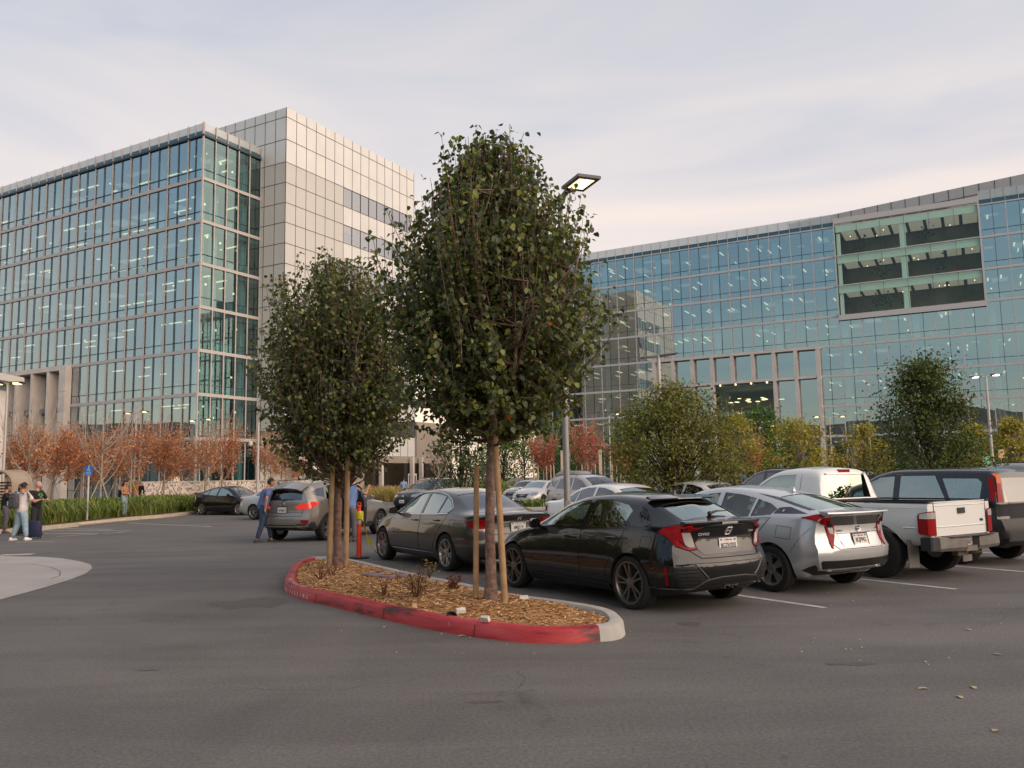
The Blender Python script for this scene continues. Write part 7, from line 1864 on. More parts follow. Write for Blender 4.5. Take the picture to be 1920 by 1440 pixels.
    if hair in ('short', 'long', 'cap'):
        hb = MB(); vs = []; cut = .05 if hair != 'cap' else .15
        for i in range(8):
            th = math.pi * .62 * i / 7
            for j in range(n):
                ph = 2 * math.pi * j / n; x, y, z = math.sin(th) * math.cos(ph), math.sin(th) * math.sin(ph), math.cos(th)
                z2 = z if x < .35 else max(z, .42)
                k2 = 1.10
                vs.append(hc + R_ @ V3(.098 * x * k2 - (.0 if x < .35 else .004), .077 * y * k2, .118 * z2 * k2))
        hb.add(vs, [(i * n + j, (i + 1) * n + j, (i + 1) * n + (j + 1) % n, i * n + (j + 1) % n) for i in range(7) for j in range(n)])
        if hair == 'long':
            vs = []
            for i in range(8):
                z = .06 - .058 * i; wd = .088 + .018 * math.sin(i * .55); dp = .055 + .01 * (i < 4)
                for j in range(12):
                    a = 2 * math.pi * j / 12; vs.append(hc + R_ @ V3(-.055 + dp * math.cos(a) * (.9 if math.cos(a) > 0 else 1), wd * math.sin(a), z))
            hb.add(vs, [(i * 12 + j, (i + 1) * 12 + j, (i + 1) * 12 + (j + 1) % 12, i * 12 + (j + 1) % 12) for i in range(7) for j in range(12)] + [tuple(range(12)), tuple(range(84, 96))])
        if hair == 'cap':
            hb.ball(hc + R_ @ V3(.10, 0, .055), (.07, .065, .012), 10, 4)
        hb.build('cap' if hair == 'cap' else 'hair', hmat, root, smooth=True, angle=180)
    root.scale = (s, s, s)
    return root, dict(T=T, hip=hip, hc=hc, R=R_)
def backpack(root, at_, rz, col, label, size=(.16, .30, .46)):
    """worn on the back: moves with its wearer yet a thing of its own"""
    m_ = mat('pack ' + col, col, .8, vary=.15, vscale=8)
    M_ = root.matrix_basis if False else Matrix.Translation(root.location) @ Matrix.Rotation(root.rotation_euler.z, 4, 'Z') @ Matrix.Scale(root.scale[0], 4)
    p = M_ @ Vector(at_); o = empty('backpack', p, root.rotation_euler.z + rz, label, 'backpack')
    mb = MB(); dx, dy, dz = size; vs = []; n = 16
    for z, k in ((0, .86), (.04, .98), (.5, 1.0), (.8, .96), (.93, .82), (1.0, .55)):
        for j in range(n):
            a = 2 * math.pi * j / n; c, s = math.cos(a), math.sin(a); vs.append(V3(math.copysign(abs(c) ** .5, c) * dx / 2 * k, math.copysign(abs(s) ** .5, s) * dy / 2 * k, z * dz))
    mb.add(vs, [(i * n + j, i * n + (j + 1) % n, (i + 1) * n + (j + 1) % n, (i + 1) * n + j) for i in range(5) for j in range(n)] + [tuple(range(n)), tuple(range(5 * n, 6 * n))]); mb.build('pack', m_, o, smooth=True, angle=50)
    pk_ = MB(); pk_.box((-dx * .52, 0, dz * .32), (.04, dy * .72, dz * .42)); pk_.build('pocket', m_, o)
    st_ = MB()
    for sg in (1, -1): st_.tube([V3(dx * .45, sg * dy * .3, dz * .92), V3(dx * .9, sg * dy * .36, dz * 1.04), V3(dx * 1.6, sg * dy * .40, dz * .9)], .018, 6)
    st_.build('strap', m_, o); ln_ = MB(); ln_.tube([V3(-dx * .53, -dy * .38, dz * .75), V3(-dx * .56, 0, dz * .8), V3(-dx * .53, dy * .38, dz * .75)], .007, 5); ln_.build('zip', mat('pale zip', '#8e8a88', .5), o)
    return o
def gp_(px, py, z=0.): return G(px, py, z)
# man leaning to the crossover's window
p = gp_(491, 1017); person(p, R(28), 'man in blue short sleeved shirt and jeans leaning in beside the stopped crossover', 1.76, '#56658c', '#2b3a52', '#2c2a2a', lean=.24, bulk=1.05, hem=.06,
    arms={'R': (V3(.05, -.30, 1.20), V3(.03, -.25, .92)), 'L': (V3(.25, .26, 1.16), V3(.42, .22, 1.25))}, legs={'L': (V3(.20, .10, .50), V3(.27, .11, .07)), 'R': (V3(-.02, -.10, .50), V3(-.16, -.11, .07))})
# man at the open door
p = gp_(657, 1016); person(p, R(70), 'man in light blue shirt and grey trousers standing at the open crossover door, hand raised', 1.80, '#6b86b8', '#5f5d62', '#3a3636', bulk=1.08, hem=.05,
    arms={'R': (V3(.20, -.34, 1.22), V3(.40, -.30, 1.40)), 'L': (V3(.12, .28, 1.14), V3(.30, .22, 1.10))}, legs={'L': (V3(.03, .09, .5), V3(.0, .10, .07)), 'R': (V3(.04, -.09, .5), V3(.03, -.10, .07))})
# group at the left
p = gp_(38, 1013); r1, i1 = person(p, R(75), 'man in white t-shirt and pale jeans seen from behind wearing a grey backpack', 1.74, '#cfc9c9', '#8fa6b2', '#d8d4cf', bulk=1.22, hair='cap', hairm=mat('dark navy cap', '#1d1a26', .8), hem=.12,
    arms={'L': (V3(.02, .34, 1.12), V3(.22, .30, 1.02)), 'R': (V3(.10, -.36, 1.16), V3(.36, -.30, 1.22))}, legs={'L': (V3(.02, .14, .5), V3(-.05, .26, .07)), 'R': (V3(.02, -.13, .5), V3(.02, -.20, .07))}, headpitch=.15)
backpack(r1, (-.30, 0, .98), 0, '#4f4b52', 'grey backpack on the man in the white t-shirt')
p = gp_(66, 1003); person(p, R(-20), 'bald man in black t-shirt with green print facing the group beside a navy suitcase', 1.78, '#141416', '#2a2a2e', '#1a1a1a', hair='bald', skin=M_skinf, bulk=1.05, headyaw=R(25), hem=.06,
    arms={'R': (V3(.12, -.32, 1.12), V3(.34, -.16, 1.16)), 'L': (V3(.10, .33, 1.12), V3(.32, .16, 1.14))})
pr_ = MB(); o = [q for q in bpy.data.objects if q.get('label', '').startswith('bald man')][0]
for (y, z, sx, sz) in ((.06, 1.30, .05, .04), (-.05, 1.31, .045, .04), (.02, 1.24, .05, .03), (0, 1.36, .07, .02)): pr_.ball((.150, y, z), (.020, sx, sz), 8, 5)
pr_.build('shirt_print', mat('green print', '#4f8a44', .8), o)
p = gp_(8, 1000); r3, _ = person(p, R(40), 'person in black top and grey trousers at the left frame edge, one foot raised', 1.70, '#121216', '#56525a', '#3a2622', bulk=1.0, hem=.12, headpitch=.2,
    arms={'R': (V3(.10, -.28, 1.15), V3(.32, -.12, 1.05)), 'L': (V3(.10, .28, 1.15), V3(.32, .10, 1.08))}, legs={'L': (V3(.10, .10, .52), V3(-.08, .12, .12)), 'R': (V3(.02, -.10, .5), V3(-.02, -.11, .07))})
p = gp_(36, 994); person(p, R(-60), 'woman with long black hair standing behind the man with the grey backpack', 1.72, '#18161a', '#1f1c22', '#151515', hair='long', fem=True)
ph = MB(); ph.box((0, 0, 0), (.012, .08, .15)); q = gp_(6, 1000) + Vector((.18, -.12, 1.05)); o = ph.build('drink_carton', mat('mint green carton', '#8fc7a4', .5)); o.location = q; tag(o, 'mint green card held by the person at the left frame edge', 'card')
# suitcases
def suitcase(px, py, col, label, h=.55, w=.38):
    b = gp_(px, py); o = empty('suitcase', b, R(10), label, 'suitcase'); m_ = mat('suitcase ' + col, col, .7, vary=.1, vscale=10); mb = MB(); vs = []; n = 16
    for z, k in ((.05, .90), (.08, 1), (h - .03, 1), (h, .88)):
        for j in range(n):
            a = 2 * math.pi * j / n; c, s = math.cos(a), math.sin(a); vs.append(V3(math.copysign(abs(c) ** .35, c) * w / 2 * k, math.copysign(abs(s) ** .35, s) * .13 * k, z))
    mb.add(vs, [(i * n + j, i * n + (j + 1) % n, (i + 1) * n + (j + 1) % n, (i + 1) * n + j) for i in range(3) for j in range(n)] + [tuple(range(n)), tuple(range(3 * n, 4 * n))]); mb.build('case', m_, o, smooth=True, angle=50)
    for sx in (-1, 1):
        for sy in (-1, 1): k = MB(); k.lathe([(0, -.012), (.028, -.012), (.028, .012), (0, .012)], c=(sx * w * .4, sy * .1, .028), axis='X', n=10); k.build('wheel', M_trim, o)
    hdl = MB(); hdl.tube([V3(-.11, .1, h), V3(-.11, .1, h + .42), V3(.11, .1, h + .42), V3(.11, .1, h)], .012, 6); hdl.build('handle', M_trim, o)
suitcase(64, 1010, '#1f2748', 'navy blue wheeled suitcase standing by the bald man'); suitcase(41, 1004, '#17151a', 'black wheeled suitcase behind the legs of the man in pale jeans', .6, .36)
# woman on the kerb
p = gp_(232, 968, .15); r4, _ = person(p, R(-15), 'long haired woman in tan top and light jeans standing on the kerb with a phone', 1.66, '#a3704c', '#8ba0b8', '#5a3a2c', hair='long', fem=True, headpitch=.35, bulk=.92, skin=M_skinf, long_sleeve=False, hem=-.02,
    arms={'R': (V3(.04, -.22, 1.14), V3(.26, -.10, 1.12)), 'L': (V3(.04, .22, 1.14), V3(.26, .08, 1.12))}, legs={'L': (V3(.03, .07, .5), V3(0, .07, .07)), 'R': (V3(.05, -.09, .5), V3(.06, -.11, .07))})
backpack(r4, (-.22, 0, .93), 0, '#1b1a1d', 'small black backpack on the woman with the phone', (.12, .24, .36))
ph = MB(); ph.box((0, 0, 0), (.02, .075, .15), tilt=Matrix.Rotation(R(-50), 3, 'Y')); o = ph.build('phone', M_wblk); o.location = r4.matrix_basis @ V3(0, 0, 0) if False else p + Matrix.Rotation(R(-15), 3, 'Z') @ V3(.32, 0, 1.10); tag(o, 'dark phone in the hands of the woman on the kerb', 'phone')
bo2 = MB(); bo2.lathe([(0, 0), (.035, 0), (.036, .16), (.018, .19), (.018, .22), (0, .22)], n=12); o = bo2.build('water_bottle', mat('green bottle', '#4f9a78', .3)); o.location = p + Matrix.Rotation(R(-15), 3, 'Z') @ V3(.06, -.24, .82); tag(o, 'green bottle at the hip of the woman on the kerb', 'bottle')
# people behind the grass bed and far off
p = at(252, 51.5, .15); person(p, R(60), 'woman with fair hair in an orange coat beyond the grass bed', 1.72, '#c07a3c', '#9aa0a6', '#4a3a30', hair='long', hairm=M_hairb, fem=True, long_sleeve=True, hem=.2)
p = at(261, 52.5, .15); person(p, R(100), 'person in dark jacket and grey trousers beside the orange coat beyond the grass bed', 1.66, '#15151c', '#8a827e', '#3a3430', hair='short', hairm=M_hairb, long_sleeve=True, hem=.1)
p = at(576, 44); r5, _ = person(p, R(200), 'man with dark hair carrying a dark backpack beyond the roof of the silver crossover', 1.82, '#2c3a52', '#2a2c34', '#222222', bulk=1.05)
backpack(r5, (-.26, 0, .98), 0, '#2a2220', 'dark backpack on the man beyond the crossover roof')
for px, d, f, sh, tr_, lab in ((757, 64, 90, '#7d9cc0', '#55617a', 'person in pale blue t-shirt near the dry grass'), (982, 62, 200, '#2a2426', '#3a3638', 'person in dark clothes behind the silver saloon roof'), (1126, 60, 160, '#8a8f96', '#3a3a40', 'person in grey beside the pale square post'), (1398, 66, 120, '#3d6b6e', '#2c2c30', 'person in teal top before the far office entrance'), (1378, 68, 60, '#1c1c1e', '#222226', 'person in black before the far office entrance'), (1592, 50, 200, '#4a2a2a', '#2c2a2e', 'person with dark hair among the far cars'), (1625, 56, 240, '#9a8f8a', '#4a4a50', 'person in pale top left of the dark oak')):
    person(at(px, d), R(f), lab, 1.74, sh, tr_, '#222222')
# ---------------------------------------------------------------- street furniture and small things
M_pole = mat('galvanised pole', '#8f8d8b', .5, .4)
M_polew = mat('pale lamp pole', '#b5afa9', .5, .3)
M_head = mat('lamp housing', '#4a4b4d', .4, .5)
M_led = mat('lit lamp panel', (1, .95, .8), .3, emit=(1, .72, .32), estr=2.4)
M_ledp = mat('cool lit lamp', (1, .95, 1), .3, emit=(1, .86, .95), estr=4)
# near lamp
pb = at(1064, 19.3); lr = empty('street_lamp', pb, 0, 'tall grey lamp post with lit slanted flat head above the taller pear tree', 'street lamp')
m = MB(); m.tube([(0, 0, 0), (0, 0, 4), (0, 0, 8.3)], [.078, .07, .06], 12); m.build('pole', M_pole, lr, smooth=True)
m = MB(); m.box((0, 0, .35), (.5, .5, .7)); m.build('base', mat('lamp plinth', '#9c968e', .9, vary=.1), lr)
m = MB(); m.box((0, -.075, 1.0), (.10, .02, .2)); m.build('hatch_cover', M_pole, lr)
dA = Vector((.36, -.93, 0)).normalized(); dB = Vector((.93, .36, 0))
m = MB(); m.tube([Vector((0, 0, 8.2)), dA * .12 + dB * .12 + Vector((0, 0, 8.38)), dA * .30 + dB * .24 + Vector((0, 0, 8.43))], [.06, .07, .09], 8); m.build('arm', M_head, lr, smooth=True)
hd_ = MB(); o = dA * .16 - dB * .03 + Vector((0, 0, 8.41)); hd_.obox(o, dA * .92, dB * .58, Vector((0, 0, .07))); hd_.obox(o + dA * .2 + dB * .1 + Vector((0, 0, .07)), dA * .5, dB * .38, Vector((0, 0, .05)))
ho = hd_.build('lamp_head', M_head, lr)
m = MB(); q = o + dA * .16 + dB * .10 - Vector((0, 0, .006)); m.obox(q, dA * .62, dB * .38, Vector((0, 0, .004))); m.build('led_panel', M_led, ho)
def lamp(px, d, h, arms, label, r=.07, lit=True, m=M_polew, led=M_ledp, alen=.9, group='slim lamp posts across the car park'):
    b = at(px, d); o = empty('street_lamp', b, 0, label, 'street lamp', group)
    mb = MB(); mb.tube([(0, 0, 0), (0, 0, h)], [r, r * .7], 10); mb.build('pole', m, o, smooth=True)
    for s, dz in arms:
        mb = MB(); mb.tube([(0, 0, h - .05), (s * alen * .5, 0, h + dz * .7), (s * alen, 0, h + dz)], [.035, .03, .03], 6); mb.build('arm', m, o, smooth=True)
        mb = MB(); mb.box((s * (alen + .22), 0, h + dz), (.55, .28, .09)); hh = mb.build('lamp_head', M_head, o)
        if lit: mb = MB(); mb.box((s * (alen + .22), 0, h + dz - .055), (.30, .18, .02)); mb.box((s * (alen + .22), -.142, h + dz - .02), (.26, .006, .035)); mb.build('led_panel', led, hh)
    return o
lamp(1868, 46, 6.75, ((-1, .0), (1, .1)), 'pale double headed lamp with violet white lights right of the dark oak', led=M_ledp, alen=.35, r=.09)
lamp(1147, 66, 6.4, ((1, .1),), 'slim lamp post with one warm light between the coral trees and the olive oak', led=M_led, alen=.5)
lamp(1565, 72, 6.3, ((-1, .1), (1, .1)), 'slim double lamp standing among the yellow trees', led=M_led, alen=.9)
lamp(1382, 74, 6.9, ((1, .1),), 'slim lamp post behind the right edge of the olive oak', led=M_led, alen=.4)
lamp(250, 62, 6.9, ((1, .1), (-1, 0)), 'slim lamp post rising from the rusty maples above the standing woman', led=M_led, alen=.4)
lamp(372, 64, 6.4, ((1, .1), (-1, 0)), 'slim lamp post above the black fastback beside the glass corner', led=M_led, alen=.4)
lamp(3, 36, 6.1, ((-1, .0), (1, 0)), 'lamp before the white kiosk at the left frame edge', led=M_led, alen=.2)
# butterfly lamp
b = at(1245, 38); o = empty('street_lamp', b, 0, 'pale post carrying two wide flat unlit wings above the olive oak', 'street lamp')
m = MB(); m.tube([(0, 0, 0), (0, 0, 7.1)], [.10, .08], 10); m.build('pole', M_polew, o, smooth=True)
for s in (-1, 1):
    m = MB(); m.add([(s * .05, -.1, 7.0), (s * .05, .1, 7.0), (s * .05, .1, 7.12), (s * .05, -.1, 7.12), (s * .85, -.22, 7.16 if s > 0 else 6.98), (s * .85, .22, 7.16 if s > 0 else 6.98), (s * .85, .22, 7.2 if s > 0 else 7.02), (s * .85, -.22, 7.2 if s > 0 else 7.02)], [(0, 1, 2, 3), (4, 7, 6, 5), (0, 4, 5, 1), (1, 5, 6, 2), (2, 6, 7, 3), (3, 7, 4, 0)]); m.build('lamp_wing', M_head, o)
# camera pole
b = at(482, 56); o = empty('camera_pole', b, 0, 'pale pole with a security camera arm left of the rounder pear tree', 'camera pole')
m = MB(); m.tube([(0, 0, 0), (0, 0, 5.6)], [.09, .075], 10); m.build('pole', M_polew, o, smooth=True)
m = MB(); m.tube([(0, 0, 4.2), (-.25, 0, 4.32), (-.5, 0, 4.3)], .035, 6); m.build('arm', M_polew, o)
m = MB(); m.lathe([(0, -.28), (.12, -.22), (.14, -.1), (.14, .02), (.05, .06)], c=(-.5, 0, 4.3), n=14); m.build('camera_dome', mat('white camera housing', '#cfc8be', .4), o, smooth=True)
# blue disabled parking sign
b = at(164, 36.5, .1); o = empty('parking_sign', b, 0, 'blue disabled parking sign on a white post in the grass bed', 'sign')
m = MB(); m.tube([(0, 0, 0), (0, 0, 2.38)], .04, 10); m.build('post', mat('white sign post', '#bdb4ab', .6), o, smooth=True)
m = MB(); m.box((.02, -.045, 2.15), (.31, .012, .42)); so_ = m.build('sign_plate', mat('blue sign', '#1f6fc0', .4), o)
t = MB(); M_sw = mat('sign white', '#d5d5d5', .6)
t.ball((.02, -.053, 2.31), (.022, .003, .022), 8, 4); t.tube([(.015, -.053, 2.28), (.015, -.053, 2.21), (.055, -.053, 2.205), (.075, -.053, 2.15)], .011, 5); t.tube([(.02 + .052 * math.cos(a), -.053, 2.185 + .05 * math.sin(a)) for a in [R(q) for q in range(110, 340, 20)]], .009, 5)
t.build('wheelchair_symbol', M_sw, so_)
for txt, z, s in (('RESERVED', 2.075, .048), ('PARKING', 2.02, .048), ('VAN ACCESSIBLE', 1.97, .03)):
    me = text_mesh(txt, s, .002); me.transform(frame_mat((.02, -.0525, z), (1, 0, 0), (0, 0, 1))); obj('lettering', me, M_sw, so_)
for px, d, h, cc, lab, mm in ((1856, 42, 2.3, '#6fae7c', 'small green sign on a white post below the double lamp', 'green sign'), (1885, 50, 2.8, '#c9a06a', 'small yellow and white sign at the right below the double lamp', 'amber sign')):
    o = empty('small_sign', at(px, d), 0, lab, 'sign'); m = MB(); m.tube([(0, 0, 0), (0, 0, h)], .035, 8); m.build('post', M_polew, o); m = MB(); m.box((0, -.045, h - .25), (.36, .012, .5)); m.build('sign_plate', mat(mm, cc, .5), o)
# pale square posts by the coral trees
for px, lab in ((1056, 'pale square post just left of the lamp post'), (1128, 'pale square post right of the coral tree with tall leaders')):
    o = empty('square_post', at(px, 62), 0, lab, 'post', 'pale square posts'); m = MB(); m.box((0, 0, 1.75), (.22, .22, 3.5)); m.box((0, 0, 3.52), (.26, .26, .06)); m.build('shaft', mat('pale timber post', '#bba88f', .8, vary=.1), o)
# white perforated block wall
a = at(262, 54.5); b2 = at(665, 78); d = (b2 - a).normalized(); Lw = (b2 - a).length; n = Vector((d.y, -d.x, 0))
def wallmat():
    m = mat('white patterned block', '#cbbfb4', .8); nt = m.node_tree; b = nt.nodes['Principled BSDF']; tc = nt.nodes.new('ShaderNodeTexCoord'); mp = nt.nodes.new('ShaderNodeMapping'); mp.inputs['Scale'].default_value = (8.5, 8.5, 9)
    mp.inputs['Rotation'].default_value = (0, 0, -math.atan2(d.y, d.x))
    vo = nt.nodes.new('ShaderNodeTexWhiteNoise'); vo.noise_dimensions = '3D'; sn = nt.nodes.new('ShaderNodeVectorMath'); sn.operation = 'FLOOR'
    r = nt.nodes.new('ShaderNodeValToRGB'); e = r.color_ramp.elements; r.color_ramp.interpolation = 'CONSTANT'; e[0].position = 0; e[0].color = lin('#6a625e'); e[1].position = .10; e[1].color = lin('#8a7e78'); e.new(.26).color = lin('#d2c6ba'); e.new(.7).color = lin('#b3a79e')
    L = nt.links.new; mp.inputs['Location'].default_value = (.03, .37, .02)
    L(tc.outputs['Object'], mp.inputs[0]); L(mp.outputs[0], sn.inputs[0]); L(sn.outputs[0], vo.inputs[0]); L(vo.outputs['Value'], r.inputs[0]); L(r.outputs[0], b.inputs['Base Color']); return m
wo = empty('block_wall', (0, 0, 0), 0, 'long low white patterned block wall behind the grass bed', 'wall')
m = MB(); m.obox(a, d * Lw, -n * .3, Vector((0, 0, 1.72))); m.build('wall_face', wallmat(), wo)
m = MB(); m.obox(a + n * .03 + Vector((0, 0, 1.725)), d * Lw, -n * .36, Vector((0, 0, .06))); m.build('coping', mat('pale coping', '#c9bfb3', .8), wo)
m = MB(); m.obox(at(325, 57.6) + n * .15, d * .5, -n * .5, Vector((-.12, 0, 2.1))); m.build('pilaster', mat('cream pilaster', '#d3c6b0', .8), wo)
# kiosk at the frame edge, curved shelter
o = empty('white_kiosk', at(-50, 40), 0, 'white kiosk tower with overhanging flat roof at the left frame edge', 'kiosk')
m = MB(); m.box((-1.2, .6, 3.2), (2.9, 2.4, 6.4)); m.build('wall', mat('white render', '#d8d2cb', .7, vary=.04), o)
m = MB(); m.box((-1.1, .5, 6.95), (4.0, 3.2, .34)); m.build('roof', mat('white fascia', '#cdc6c0', .6), o); m = MB(); m.box((-1.2, .6, 6.58), (2.95, 2.45, .36)); m.build('clerestory', mat('kiosk glass', '#7d868a', .15), o)
b = at(2, 33.5); o = empty('curved_shelter', b, R(-12), 'curved shelter with slatted timber panel at the left frame edge', 'shelter')
arc = [(-1.4, .2), (-1.4, 1.6)] + [(-.75 + .0 + .65 * -math.cos(R(q)), 1.6 + .65 * math.sin(R(q))) for q in range(0, 91, 15)] + [(-.1 + .62 * math.sin(R(q)), 1.63 + .62 * math.cos(R(q))) for q in range(0, 91, 15)] + [(.54, .0)]
m = MB(); m.tube([(x, 0, z) for x, z in arc], .075, 6); m.tube([(x, .9, z) for x, z in arc], .075, 6)
for (x0, z0), (x1, z1) in zip(arc[:-1], arc[1:]): m.quad((x0, 0, z0), (x1, 0, z1), (x1, .9, z1), (x0, .9, z0))
m.build('shell', mat('warm grey shell', '#9c8c7a', .6), o, fix=False)
m = MB()
for k in range(13): m.box((-.45, .5, .35 + k * .12), (1.75, .03, .07))
m.build('slats', mat('slatted timber', '#6e4c3a', .8), o)
m = MB(); m.box((-.45, .55, .3), (1.8, .5, .08)); m.build('bench', mat('dark bench', '#3a2c24', .8), o)
# low glass fence strips near the far planting
# ---- delineator with caution tape
M_or = mat('orange plastic', '#d8401c', .45, vary=.06, vscale=4); M_yt = mat('yellow caution tape', '#c8b82a', .4)
b = G(673, 1047); o = empty('delineator_post', b, 0, 'orange delineator post wrapped with yellow tape beside the rounder pear tree', 'delineator')
m = MB(); m.lathe([(.0, .03), (.058, .03), (.055, .06), (.052, .5), (.048, .95), (.055, .96), (.055, 1.0), (.038, 1.02), (.036, 1.06), (.045, 1.07), (.045, 1.1), (.02, 1.12), (0, 1.12)], n=18); m.build('post', M_or, o, smooth=True, angle=35)
m = MB(); m.lathe([(.0, .035), (.20, .035), (.22, .02), (.22, 0)], n=20); m.build('base', mat('black rubber', '#141414'), o)
m = MB(); m.lathe([(.054, .72), (.053, .80)], n=18); m.build('reflective_band', mat('silver band', '#a9a5a0', .35, .3), o)
m = MB(); m.lathe([(.066, .82), (.075, .86), (.064, .90), (.078, .94), (.06, .99)], n=14); m.build('tape_wrap', M_yt, o, smooth=True)
m = MB(); m.tube([(-.035, 0, 1.1), (-.03, 0, 1.17), (.03, 0, 1.17), (.035, 0, 1.1)], .014, 6); m.build('handle', M_or, o)
tp = MB(); p0 = b + Vector((.06, 0, .98)); p3 = G(716, 1046) + Vector((0, 0, .02)); Pm = bez(p0, p0 + Vector((.1, -.02, -.75)), p3, 16); w_ = Vector((.01, .03, .035))
tv = []
for i, p in enumerate(Pm):
    w2_ = Vector((.028 * math.cos(i * .8), .02, .03 * math.sin(i * .8) + .012)); tv += [p - w2_, p + w2_]
tp.add(tv, [(2 * i, 2 * i + 1, 2 * i + 3, 2 * i + 2) for i in range(16)])
to_ = tp.build('caution_tape', M_yt, fix=False); tag(to_, 'loose yellow caution tape trailing from the orange post to the saloon wheel', 'tape')
# ---- things lying on the mulch
M_pl = mat('white foam block', '#cfc6bb', .7); M_bk = mat('black plastic cap', '#151515', .5); M_lil = mat('lilac tray', '#8c7f92', .5)
def chunk(px, py, d, rz, m, name, label, cat, tilt=0):
    p = G(px, py, .19); z = mulch_z(p.x, p.y) or .17; mb = MB(); hx, hy, hz = d
    mb.add([(-hx, -hy, 0), (hx, -hy, 0), (hx, hy, 0), (-hx, hy, 0), (-hx * .9, -hy * .85, hz), (hx * .95, -hy * .9, hz * .9), (hx * .9, hy * .9, hz * 1.1), (-hx, hy * .8, hz)], [(0, 3, 2, 1), (4, 5, 6, 7), (0, 1, 5, 4), (1, 2, 6, 5), (2, 3, 7, 6), (3, 0, 4, 7)])
    o = mb.build(name, m); o.location = (p.x, p.y, z); o.rotation_euler = (tilt, 0, rz); tag(o, label, cat); return o
chunk(864, 1141, (.055, .03, .055), .2, M_pl, 'foam_block', 'white foam block beside the black cap on the mulch', 'foam block', .25)
chunk(911, 1160, (.05, .02, .05), -.6, M_pl, 'foam_block', 'white wedge of foam at the red kerb edge', 'foam block', .5)
chunk(982, 1122, (.055, .035, .045), .1, M_pl, 'foam_block', 'white foam block right of the taller stake', 'foam block')
chunk(776, 1135, (.03, .025, .04), .5, mat('tan stone', '#b5926a', .8), 'stone', 'tan pebble near the red kerb below the green shrub', 'stone')
p = G(846, 1146, .19); m = MB(); m.lathe([(0, .0), (.055, .0), (.062, .02), (.058, .055), (.045, .06), (.04, .03), (0, .03)], n=16); o = m.build('round_plastic_ring', M_bk, smooth=True); o.location = (p.x, p.y, (mulch_z(p.x, p.y) or .17) + .005); o.rotation_euler = (.5, .2, 0); tag(o, 'round black plastic ring lying on the mulch', 'plastic ring')
for px, py, w, rz, lab in ((700, 1079, .19, .1, 'lilac rimmed flat tray nearest the trunk of the rounder pear'), (726, 1085, .17, -.15, 'dark flat tray between two lilac rimmed trays'), (756, 1083, .14, .2, 'small dark tray right of the other trays')):
    p = G(px, py, .19); m = MB(); m.lathe([(0, .01), (w * .7, .01), (w * .78, .03), (w * .78, .05), (w * .6, .055)], n=18); m.v = [(x, y * .55, z) for x, y, z in m.v]; o = empty('plastic_tray', (p.x, p.y, (mulch_z(p.x, p.y) or .17)), rz, lab, 'tray')
    m.build('rim', M_lil, o, smooth=True); m = MB(); m.lathe([(0, .035), (w * .7, .04)], n=18); m.v = [(x, y * .55, z) for x, y, z in m.v]; m.build('lid', mat('slate grey lid', '#4a464c', .6), o)
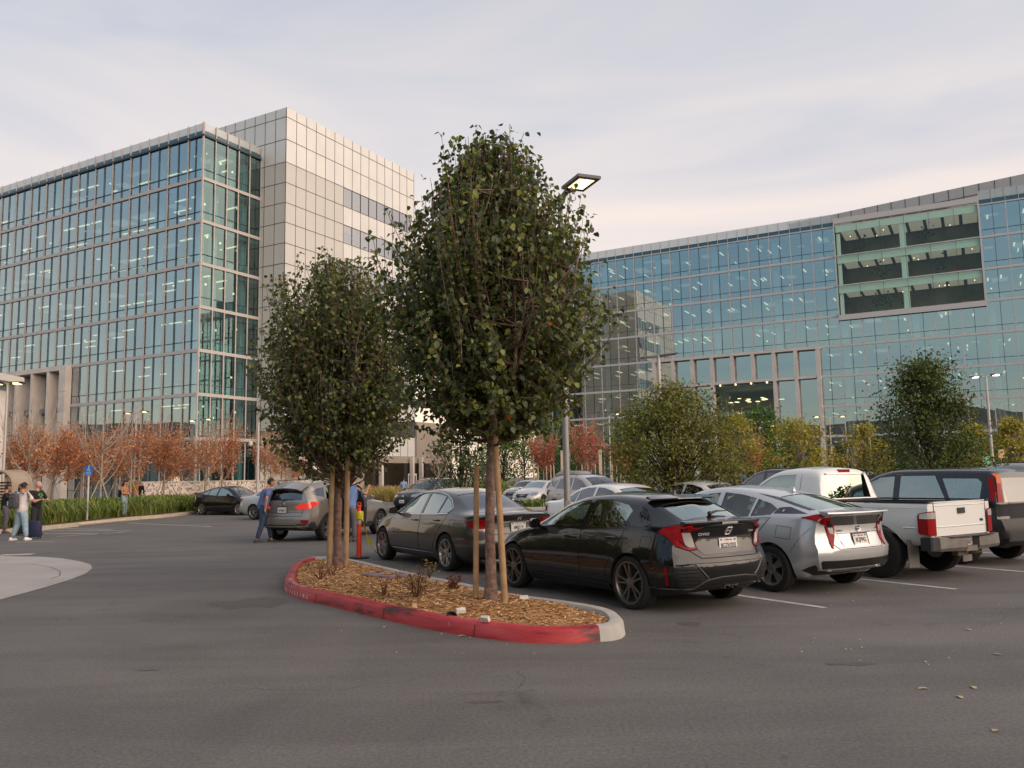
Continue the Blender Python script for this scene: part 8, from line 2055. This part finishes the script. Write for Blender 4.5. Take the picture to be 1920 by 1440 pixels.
# shrubs
def shrub(px, py, h, n, mats, label, seed, leafs=40, ls=.04, tw=mat('reddish twig', '#5a2f25', .85)):
    p = G(px, py, .19); r_ = random.Random(seed); o = empty('shrub', (p.x, p.y, (mulch_z(p.x, p.y) or .17) - .02), 0, label, 'shrub'); b = MB(); l = MB()
    for k in range(n):
        a = r_.uniform(0, 6.283); e = Vector((math.cos(a) * h * r_.uniform(.2, .8), math.sin(a) * h * r_.uniform(.2, .8), h * r_.uniform(.5, 1.05))); P = bez(Vector((r_.gauss(0, .02), r_.gauss(0, .02), 0)), e * .45 + Vector((0, 0, h * .15)), e, 5); b.tube(P, [.005, .005, .004, .003, .003, .002], 4, cap=False)
        for j in range(2, 6):
            d = Vector((r_.gauss(0, 1), r_.gauss(0, 1), r_.gauss(.3, .6))).normalized() * h * .25; b.tube([P[j], P[j] + d], [.003, .0015], 3, cap=False)
            for _ in range(leafs // 10):
                q = P[j] + d * r_.random() + Vector((r_.gauss(0, .02), r_.gauss(0, .02), r_.gauss(0, .02))); l.m = r_.randrange(len(mats)); leaf(l, q, Vector((r_.gauss(0, 1), r_.gauss(0, 1), r_.gauss(.2, .7))), Vector((0, 0, 1)), ls * r_.uniform(.6, 1.2), r_)
    b.build('stems', tw, o); l.build('foliage', mats, o, fix=False)
M_rd = [leafmat('russet leaf', '#7a3a26'), leafmat('russet leaf dark', '#5a2c20')]
shrub(600, 1084, .30, 12, M_rd, 'low twiggy russet shrub below the rounder pear tree', 1, 8)
shrub(622, 1078, .26, 9, M_rd, 'small russet shrub at the foot of the rounder pear stakes', 2, 8)
shrub(720, 1112, .26, 9, M_rd, 'sparse russet twigs left of the green shrub', 3, 6)
shrub(782, 1118, .40, 16, [L_oak[0], L_oak[2], M_rd[0]], 'olive green leafy shrub in the middle of the mulch', 4, 30)
shrub(806, 1078, .26, 6, [L_yel[0], L_oak[2]], 'thin yellow leaved sprig near the grey kerb', 5, 24)
shrub(850, 1104, .18, 12, M_rd, 'flat russet shrub left of the shorter stake', 6, 20)
# litter and pebbles on the asphalt
lt_ = MB(); r_ = random.Random(12)
for _ in range(90):
    px, py = (r_.uniform(1480, 1900), r_.uniform(1085, 1250)) if r_.random() < .6 else (r_.uniform(560, 1200), r_.uniform(1130, 1230))
    p = G(px, py, .0); 
    if bv.ray_cast(Vector((p.x, p.y, 2)), Vector((0, 0, -1)))[0] is not None: continue
    s = r_.uniform(.004, .011); lt_.ball((p.x, p.y, s * .5), (s * r_.uniform(.8, 1.6), s, s * .7), 6, 4)
tag(lt_.build('gravel', mat('pale grit', '#9a948c', .9)), 'scattered pale grit on the asphalt', 'gravel', kind='stuff')
for k, (px, py) in enumerate(((1730, 1292), (1826, 1290), (1870, 1228), (1866, 1371), (1816, 1182), (866, 1193), (1800, 1308))):
    p = G(px, py); m = MB(); m.add([(-.035, -.012, .004), (0, -.02, .012), (.04, -.006, .006), (.03, .014, .01), (-.01, .02, .014), (-.035, .01, .006)], [(0, 1, 4, 5), (1, 2, 3, 4)]); o = m.build('dry_leaf', mat('dry leaf', '#a89673', .8), fix=False); o.location = (p.x, p.y, 0); o.rotation_euler.z = k * 1.3
    tag(o, 'dry curled leaf lying on the open asphalt in the foreground', 'leaf', 'dry leaves on the asphalt')
